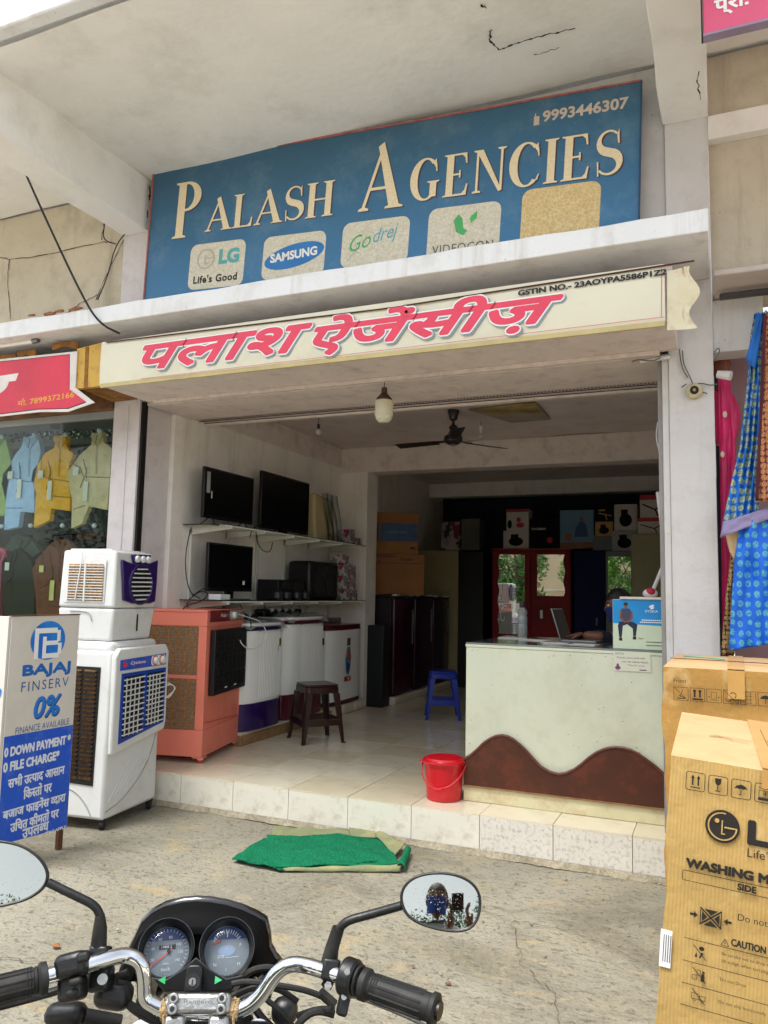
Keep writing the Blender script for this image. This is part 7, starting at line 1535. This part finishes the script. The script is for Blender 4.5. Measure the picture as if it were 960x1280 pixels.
# inner wall from the cowl edge down to the dials
b = MB(); ir2 = [Vector((ctr.x+(p.x-ctr.x)*.80, p.y-.045, ctr.z+(p.z-ctr.z)*.72)) for p in o0]
b.add([tuple(p) for p in o0+ir2], [(i, i+1, n+i+1, n+i) for i in range(n-1)]).build('cowl_lining', M_in, MC, solid=.003, angle=60)
bk = [tuple(Vector((ctr.x+(p.x-ctr.x)*.965, p.y-.035, ctr.z+(p.z-ctr.z)*.95))) for p in o0]; b = MB(); b.add(bk, [tuple(range(n))]).build('cowl_back', M_in, MC, solid=.003)
M_dg = mat('dial_face_grey', '#83898e', .5, var=.04); M_db = mat('dial_face_blue', '#1c3a74', .5, var=.2, scale=60); M_dr = mat('needle_red', '#e2452f', .5); M_hw = mat('dial_print', '#e4e8ea', .5, var=.02)
def dial(u, v, rad, kind):
    c_ = ub(u, v, y=.12); n_ = (CB-c_).normalized(); n_ = (n_*.9+Vector((0, -.1, .2))).normalized()
    f_ = frame(c_, Vector((0, 0, 1)).cross(n_), n_.cross(Vector((0, 0, 1)).cross(n_)))
    MB(f_).lathe([(rad, -.03), (rad*1.0, .004), (rad*.975, .009), (rad*.93, .007), (rad*.90, -.008), (rad*.83, -.022)], 48, caps=False).build('dial_housing', M_blk, MC, angle=50)
    MB(f_).lathe([(rad*1.0, .0045), (rad*.99, .0085), (rad*.965, .0085)], 48, caps=False).build('dial_rim', _M['rail_steel'] if False else mat('rim_grey', '#4d5052', .3, .4), MC)
    fz = f_ @ Matrix.Translation((0, -rad*.04, -.0215)); R0 = rad*.82
    o = flat('dial_face', M_dg, MC, fz, [ell(0, 0, R0, R0, 48)])
    flat('dial_band', M_db, o, Matrix.Translation((0, 0, .0004)), [[(R0*.985*math.cos(a), R0*.985*math.sin(a)) for a in [R(28+124*i/24) for i in range(25)]]])
    if kind == 0:
        flat('dial_ticks', M_hw, o, Matrix.Translation((0, 0, .0009)), [line(R0*.82*math.cos(a), R0*.82*math.sin(a), R0*.93*math.cos(a), R0*.93*math.sin(a), .0007) for a in [R(-40+260*i/26) for i in range(27)]])
        for s_, a, q in (('20', 205, .66), ('40', 165, .62), ('60', 120, .6), ('80', 75, .6), ('100', 28, .60), ('120', -2, .62), ('140', -35, .6)): put_text(s_, M_hw, o, Matrix.Translation((R0*q*math.cos(R(a)), R0*q*math.sin(R(a))-.002, .0009)), h=.0042, center=True)
        MB().box(-.012, .014, .004, .010, .0007, .0011).build('odometer', M_txt, o); put_text('13805 2', M_hw, o, Matrix.Translation((0, .0055, .0013)), h=.0036, center=True)
        put_text('km/h', M_hw, o, Matrix.Translation((0, -R0*.75, .0009)), h=.005, center=True); put_text('SPEED', M_hw, o, Matrix.Translation((0, -R0*.5, .0009)), h=.0026, center=True)
        flat('needle', M_dr, o, Matrix.Translation((0, 0, .0025)), [line(R0*.25, R0*.12, -R0*.62, -R0*.50, .0015)]); MB().cyl((R0*.1, R0*.02, .001), (R0*.1, R0*.02, .004), .0028).build('needle_hub', M_txt, o)
    else:
        flat('dial_ticks', M_hw, o, Matrix.Translation((0, 0, .0009)), [line(R0*.55*math.cos(a), R0*.15+R0*.55*math.sin(a), R0*.72*math.cos(a), R0*.15+R0*.72*math.sin(a), .0009) for a in [R(35+110*i/11) for i in range(12)]]+[line(0, R0*.55, 0, R0*.80, .0014)])
        flat('lamp_window', mat('lamp_window_blue', '#8d9bb4', .4), o, Matrix.Translation((0, 0, .0009)), [ell(0, 0, R0*.38, R0*.22)])
        for s_, x, y_ in (('E', -.55, .35), ('F', .6, .15), ('N', -.5, -.6), ('1', 0, -.8), ('H', .55, -.6)): put_text(s_, M_hw, o, Matrix.Translation((R0*x, R0*y_, .0012)), h=.0048, center=True)
        put_text('DTS', M_hw, o, Matrix.Translation((-R0*.25, -R0*.28, .0012)), h=.004, center=True, shear=.3); flat('print_line', M_hw, o, Matrix.Translation((0, 0, .0012)), [line(-R0*.05, -R0*.26, R0*.55, -R0*.25, .0006)])
        flat('needle', M_dr, o, Matrix.Translation((0, 0, .002)), [line(-R0*.65, R0*.28, -R0*.25, R0*.42, .0022)])
    # clear cover with a faint reflection
    MB(f_).lathe([(rad*.90, -.004), (rad*.5, -.0005), (0.0, .001)], 40).build('dial_glass', M_cov, MC, angle=180)
M_cov = glassm('dial_cover', (.93, .95, .96), .03)
dial(208, 1186, .0435, 0); dial(283.5, 1184.5, .0435, 1)
# console panel between and below the dials
def cpx(pts, y): return [ub(u, v, y=y) for u, v in pts]
pan = [(190, 1222), (205, 1240), (222, 1239), (277, 1239), (290, 1237), (306, 1218), (283, 1223), (262, 1211), (245, 1196), (229, 1211), (208, 1224)]
P_ = cpx(pan, .085); b = MB(); k = len(P_); b.add([tuple(p) for p in P_]+[(p.x, p.y+.03, p.z-.02) for p in P_], [tuple(range(k))]+[(i, (i+1) % k, k+(i+1) % k, k+i) for i in range(k)]).build('console_panel', mat('console_grey', '#232426', .45, var=.1), MC, bevel=.002)
KF = frame(ub(243, 1226, y=.082), (1, 0, 0), (0, .35, .94))
MB(KF).prism(rrect(-.0125, .0125, -.018, .022, .008), -.004, .012, lambda a, b_, d: (a, b_, d)).build('key_surround', M_blk, MC, bevel=.002)
MB(KF).cyl((0, 0, .0125), (0, 0, .0155), .0115, n=28).build('key_ring', mat('key_ring_black', '#1c1d1f', .3), MC); MB(KF).cyl((0, 0, .0155), (0, 0, .018), .0055, n=20).build('key_barrel', M_alu, MC); MB(KF).box(-.0008, .0008, -.0035, .0035, .0181, .0186).build('key_slot', M_black, MC)
M_ind = mat('green_indicator', '#3fae6a', .3, coat=.5)
for u, s_ in ((202, 1), (272, -1)):
    c_ = ub(u+(1.5 if s_ > 0 else 0), 1225, y=.080); MB(frame(c_, (s_, 0, 0), (0, .3, .95))).prism([(-.007, 0), (.004, .0055), (.004, -.0055)], 0, .001, lambda a, b_, d: (a, b_, d*s_)).build('indicator_lamp', M_ind, MC)
# cables
for pts, y, r_ in (([(160, 1215), (140, 1222), (150, 1250), (200, 1275)], .02, .005), ([(150, 1240), (165, 1262), (210, 1285)], .03, .006), ([(372, 1252), (350, 1236), (322, 1232), (290, 1245)], .06, .0045), ([(418, 1268), (395, 1262), (376, 1275), (368, 1290)], .0, .0055), ([(412, 1250), (385, 1238), (350, 1232), (310, 1226), (290, 1230)], .05, .0045), ([(330, 1222), (310, 1240), (320, 1265), (345, 1290)], .09, .006), ([(300, 1230), (312, 1212), (340, 1208), (352, 1216)], .10, .005), ([(185, 1240), (170, 1255), (185, 1285)], .08, .006), ([(300, 1250), (320, 1240), (350, 1262), (372, 1290)], .03, .004)):
    MB().tube([ub(u, v, y=y) for u, v in pts], r_, 8, smooth=3).build('control_cable', M_grip, MC)
MB().tube([ub(400, 1240, y=.05), ub(418, 1256, y=.05)], .0075, 10).build('cable_boot', M_grip, MC); MB().tube([ub(372, 1270, y=.02), ub(395, 1262, y=.01), ub(416, 1262, y=-.01)], .005, 8, smooth=2).build('control_cable', M_grip, MC)
# the rest of the machine, below the picture
MB().lathe([(.0, .10), (.06, .09), (.085, .05), (.088, 0), (.07, -.04), (0, -.05)], 32, (0, 0, 0), Matrix.Translation((-.045, .27, .83)) @ Matrix.Rotation(R(-90), 4, 'X')).build('headlight', M_gls, MC)
for sx in (-.10, .07): MB().cyl((sx, .04, .90), (sx, .30, .34), .019, n=20).build('fork_leg', M_chr, MC); MB().cyl((sx, .19, .60), (sx, .33, .28), .026, n=20).build('fork_slider', M_alu, MC)
def wheel(x, y):
    Mw = Matrix.Translation((x, y, .305)) @ Matrix.Rotation(R(90), 4, 'Y')
    o = MB(Mw).lathe([(.245, -.035), (.285, -.042), (.303, -.02), (.305, 0), (.303, .02), (.285, .042), (.245, .035), (.24, 0), (.245, -.035)], 48).build('wheel', M_rub, MC)
    MB(Mw).lathe([(.245, -.03), (.225, -.03), (.22, 0), (.225, .03), (.245, .03)], 48).build('rim', M_alu, o)
    for k in range(6): a = k*math.pi/3; MB(Mw).tube([(.03*math.cos(a), .03*math.sin(a), 0), (.23*math.cos(a+.1), .23*math.sin(a+.1), 0)], .010, 8).build('spoke', M_alu, o)
    MB(Mw).cyl((0, 0, -.05), (0, 0, .05), .035).build('hub', M_alu, o)
wheel(-.015, .35); wheel(-.015, -.95)
MB().grid(lambda a, b_: (-.015+.055*math.sin((b_-.5)*2.6), .35+.33*math.cos(R(20+130*a)), .305+.33*math.sin(R(20+130*a))-.02*(2*b_-1)**2), 20, 8).build('front_mudguard', M_gls, MC, solid=.003)
MB().grid(lambda a, b_: (-.015+.12*math.cos(a*2*math.pi)*math.sin(math.pi*b_)**.6, -.12-.42*b_, .80-.05*b_+.095*math.sin(a*2*math.pi)*math.sin(math.pi*b_)**.5), 28, 18).build('fuel_tank', M_gls, MC)
MB().grid(lambda a, b_: (-.015+.125*math.cos(a*2*math.pi)*(.75+.25*math.sin(math.pi*b_)), -.50-.72*b_, .775+.03*b_+.045*math.sin(a*2*math.pi)), 24, 16).build('seat', M_rub, MC)
MB().box(-.12, .09, -.50, -.10, .30, .62).build('engine', M_alu, MC, bevel=.04, seg=3)
MB().tube([(-.015, .0, .85), (-.015, -.15, .62), (-.015, -.55, .55), (-.015, -.95, .60)], .022, 10).build('frame_tube', M_blk, MC)
MB().tube([(-.015, .0, .85), (-.015, -.02, .45), (-.015, -.25, .27), (-.015, -.6, .30), (-.015, -.95, .305)], .020, 10).build('frame_tube', M_blk, MC)
MB().cyl((.09, -.25, .28), (.15, -1.15, .38), .04).build('exhaust', M_chr, MC); MB().box(-.10, .07, -1.28, -1.14, .70, .80).build('tail_light', mat('tail_red', '#8d1016', .2, coat=.6), MC, bevel=.02)
MB().tube([(-.13, -.55, .30), (-.22, -.6, .14), (-.24, -.62, .006)], .009, 8).build('side_stand', M_blk, MC)

# ------------------------------------------------------------------ the photographer, standing astride the rear of the motorcycle
PH = thing('person', 'man in pale shirt and blue mask holding a phone, reflected in the motorcycle mirror', 'person', (1.40, -3.79, 0), HB)
M_shirt = mat('pale_shirt', '#b9bfc8', .85, var=.08, scale=14, bump=.4, bscale=40); M_bmask = mat('blue_mask', '#1d3f9a', .7, var=.2, scale=30); M_trs = mat('grey_trousers', '#2b2d33', .85, var=.1)
px, py = HEADB.x, HEADB.y
body_mesh('shirt', {'wa': (px+.01, py-.06, .92, (.16, .12)), 'be': (px, py-.06, 1.15, (.16, .12)), 'ch': (px, py-.05, 1.32, (.18, .12)), 'nb': (px, py-.03, 1.42, .075), 'nk': (px, py-.01, 1.475, .056),
    'sl': (px-.19, py-.04, 1.38, .066), 'el': (px-.20, py+.06, 1.13, .05), 'sr': (px+.19, py-.04, 1.38, .066), 'er': (px+.27, py+.05, 1.14, .05)},
    [('wa', 'be'), ('be', 'ch'), ('ch', 'nb'), ('nb', 'nk'), ('ch', 'sl'), ('sl', 'el'), ('ch', 'sr'), ('sr', 'er')], M_shirt, PH)
body_mesh('trousers', {'p': (px+.01, py-.06, .96, (.16, .12)), 'hl': (px-.15, py-.04, .86, .095), 'kl': (px-.22, py+.05, .50, .068), 'al': (px-.24, py+.0, .12, .048), 'hr': (px+.17, py-.04, .86, .095), 'kr': (px+.24, py+.05, .50, .068), 'ar': (px+.26, py+.0, .12, .048)},
    [('p', 'hl'), ('hl', 'kl'), ('kl', 'al'), ('p', 'hr'), ('hr', 'kr'), ('kr', 'ar')], M_trs, PH)
for x in (px-.24, px+.26): MB().hexa([(x-.045, py-.07, 0), (x+.045, py-.07, 0), (x+.05, py+.19, 0), (x-.05, py+.19, 0)], [(x-.035, py-.05, .10), (x+.035, py-.05, .10), (x+.035, py+.12, .055), (x-.035, py+.12, .055)]).build('shoe', M_rub, PH, bevel=.015, seg=3)
M_sk3 = mat('photographer_skin', '#7d5038', .5, var=.06, scale=20)
ph_c = CB+Vector((.02, -.035, -.055))       # the phone, its lens just behind the view point
wl = ph_c+Vector((-.06, -.06, -.12)); wr = ph_c+Vector((.07, -.06, -.12))
body_mesh('forearm', {'e': (px-.20, py+.06, 1.135, .044), 'm': (*(Vector((px-.20, py+.06, 1.135))*.5+wl*.5), .038), 'w': (*wl, .027)}, [('e', 'm'), ('m', 'w')], M_sk3, PH)
body_mesh('forearm', {'e': (px+.27, py+.05, 1.145, .044), 'm': (*(Vector((px+.27, py+.05, 1.145))*.5+wr*.5), .038), 'w': (*wr, .027)}, [('e', 'm'), ('m', 'w')], M_sk3, PH)
hand(PH, wl, (.25, .15, .9), (1, 0, 0), M_sk3, .55, 1); hand(PH, wr, (-.25, .15, .9), (-1, 0, 0), M_sk3, .55, -1)
head_parts(PH, (px, py, 1.59), (.12, 1, -.05), M_sk3, M_hair, M_bmask)
t = thing('mobile_phone', 'black mobile phone held up by the photographer', 'phone', (1.40, -3.79, 0), HB)
MB().box(ph_c.x-.037, ph_c.x+.037, ph_c.y, ph_c.y+.009, ph_c.z-.045, ph_c.z+.065).build('body', M_gls, t, bevel=.003)

# ------------------------------------------------------------------ across the street: wall, house and trees seen in the mirrors
W2 = thing('boundary_wall', 'long pale plastered boundary wall across the street, seen in the wardrobe mirrors', 'wall')
MB().box(-30, 30, -17.3, -17.0, -.03, 1.75).build('wall_face', mat('roadside_wall', '#b5a78e', .9, var=.15, scale=.8, bump=.3, bscale=10, dirt=('#6d6352', .5, 1)), W2, bevel=.01)
MB().box(-30, 30, -17.34, -16.96, 1.751, 1.83).build('coping', M_beige, W2, bevel=.01)
HS = thing('far_house', 'cream low house across the street', 'house')
MB().box(-12.0, 12, -30, -22, -.03, 5.2).build('wall', mat('house_cream', '#a89c80', .85, var=.08, scale=.7, dirt=('#8b816c', .4, .8)), HS); MB().box(-12.3, 12.3, -30.3, -21.7, 5.2, 5.4).build('roof', M_slab, HS)
for x in (1, 4.5, 8): 
    for z in (1.2, 3.4): MB().box(x, x+1.3, -21.999, -21.9, z, z+1.5).build('window', M_black, HS)
M_leafs = [mat('leaf_green', '#3c6b22', .6, var=.3, scale=2), mat('leaf_light', '#6b8f35', .6, var=.3, scale=2), mat('leaf_dark', '#1f4417', .6, var=.3, scale=2)]
M_bark = mat('bark', '#54473a', .95, var=.3, scale=8, bump=.8, bscale=30)
def tree(label, x, y, h, r, seed, lm, n=3200, tr=.16, low=.35):
    rg = random.Random(seed); t = thing('roadside_tree', label, 'tree', (x, y, -.03), group='trees across the street')
    tips = [(0, 0, h*.25), (rg.uniform(-.3, .3), rg.uniform(-.3, .3), h*.6)]
    MB().tube([(0, 0, 0), (.05, .02, h*.25), (rg.uniform(-.2, .2), rg.uniform(-.2, .2), h*.65)], [tr, tr*.8, tr*.4], 10).build('trunk', M_bark, t)
    cs = []
    for k in range(16):
        a = rg.uniform(0, 6.28); rr = r*rg.uniform(.25, .95); z = h*rg.uniform(low, .98); k_ = math.sqrt(max(.1, 1-((z/h-.65)/.45)**2)); c = Vector((rr*k_*math.cos(a), rr*k_*math.sin(a), z)); cs.append((c, r*rg.uniform(.22, .42)))
        MB().tube([(0, 0, h*rg.uniform(.18, .5)), tuple(c*.5+Vector((0, 0, h*.05))), tuple(c)], [tr*.35, tr*.2, tr*.06], 6).build('limb', M_bark, t)
    for mi in range(2):
        b = MB()
        for _ in range(n//2):
            c, cr = rg.choice(cs); d = Vector((rg.gauss(0, 1), rg.gauss(0, 1), rg.gauss(0, .8))); d = d.normalized()*cr*rg.random()**.4; p = c+d; s_ = rg.uniform(.05, .12)
            u_ = Vector((rg.gauss(0, 1), rg.gauss(0, 1), rg.gauss(0, 1))).normalized(); v_ = u_.orthogonal().normalized()
            b.add([tuple(p-u_*s_), tuple(p+v_*s_*.45), tuple(p+u_*s_), tuple(p-v_*s_*.45)], [(0, 1, 2, 3)])
        me = bpy.data.meshes.new('crown'); me.from_pydata(b.v, [], b.f); me.materials.append(lm[mi]); o = bpy.data.objects.new('crown', me); COL.objects.link(o); o.parent = t
tree('light green bushy tree across the street, toward the garment shop side', -8.0, -14.5, 4.2, 2.4, 5, (M_leafs[1], M_leafs[0]), 6000)
tree('light green low tree beside the bushy one across the street', -11.5, -15.5, 3.6, 2.2, 6, (M_leafs[1], M_leafs[0]), 4000)
tree('dark leafy tree with a thick trunk across the street, opposite the counter', -3.9, -13.5, 5.5, 2.0, 7, (M_leafs[0], M_leafs[2]), 6000, .22, .25)
tree('dense leafy tree opposite the open doorway', -1.6, -15.2, 5.2, 2.0, 12, (M_leafs[0], M_leafs[1]), 5000, .2, .2)
tree('dark leafy tree opposite the right column', .6, -14.5, 5.5, 2.1, 8, (M_leafs[0], M_leafs[2]), 6000, .2, .22)
tree('tall tree across the street beyond the right column', 6.5, -16, 6.5, 2.8, 9, (M_leafs[2], M_leafs[0]), 5000)
tree('tall tree by the boundary wall near the far left of the street', -16, -15, 6.5, 3.0, 10, (M_leafs[0], M_leafs[2]), 5000)
# small stones, chips and litter on the yard
rg = random.Random(21); b = MB()
for _ in range(900):
    x, y = rg.uniform(-3.2, 3), rg.uniform(-4.2, -.15); s_ = rg.uniform(.0015, .006)*(2 if rg.random() < .04 else 1)
    b.hexa([(x-s_, y-s_, 0), (x+s_*.8, y-s_*1.1, 0), (x+s_, y+s_, 0), (x-s_*.9, y+s_*.7, 0)], [(x-s_*.6, y-s_*.5, s_), (x+s_*.5, y-s_*.6, s_*.8), (x+s_*.5, y+s_*.5, s_), (x-s_*.5, y+s_*.5, s_*.7)])
tag(b.build('gravel', mat('grit', '#7d7260', .9, var=.4, scale=30), None), 'scattered grit and small chips on the cement yard', 'grit', kind='stuff')
for i, (u, v, s_, cc, lb) in enumerate(((70, 1183, .022, '#8a5a32', 'small dry brown leaf lying on the yard beside the left mirror arm'), (148, 1163, .012, '#9c9484', 'pale pebble lying on the yard above the motorcycle cowl'), (516, 1208, .010, '#7a5a3c', 'tiny brown leaf chip near the right mirror stem'), (560, 1230, .014, '#7a5a3c', 'small brown chip on the yard beyond the right grip'), (415, 1180, .008, '#9c9484', 'pale pebble beyond the throttle'))):
    p = un(u, v, z=.004); o = MB().grid(lambda a, b_: (s_*2*(a-.5), s_*(b_-.5)*(1-abs(2*a-1)**2)*1.4, .003+.004*math.sin(a*4)), 6, 4).build('dry_leaf' if 'leaf' in lb else 'pebble', mat('litter_'+cc[1:], cc, .9), None, solid=.003); o.location = p; o.rotation_euler.z = i; tag(o, lb, 'leaf' if 'leaf' in lb else 'pebble')
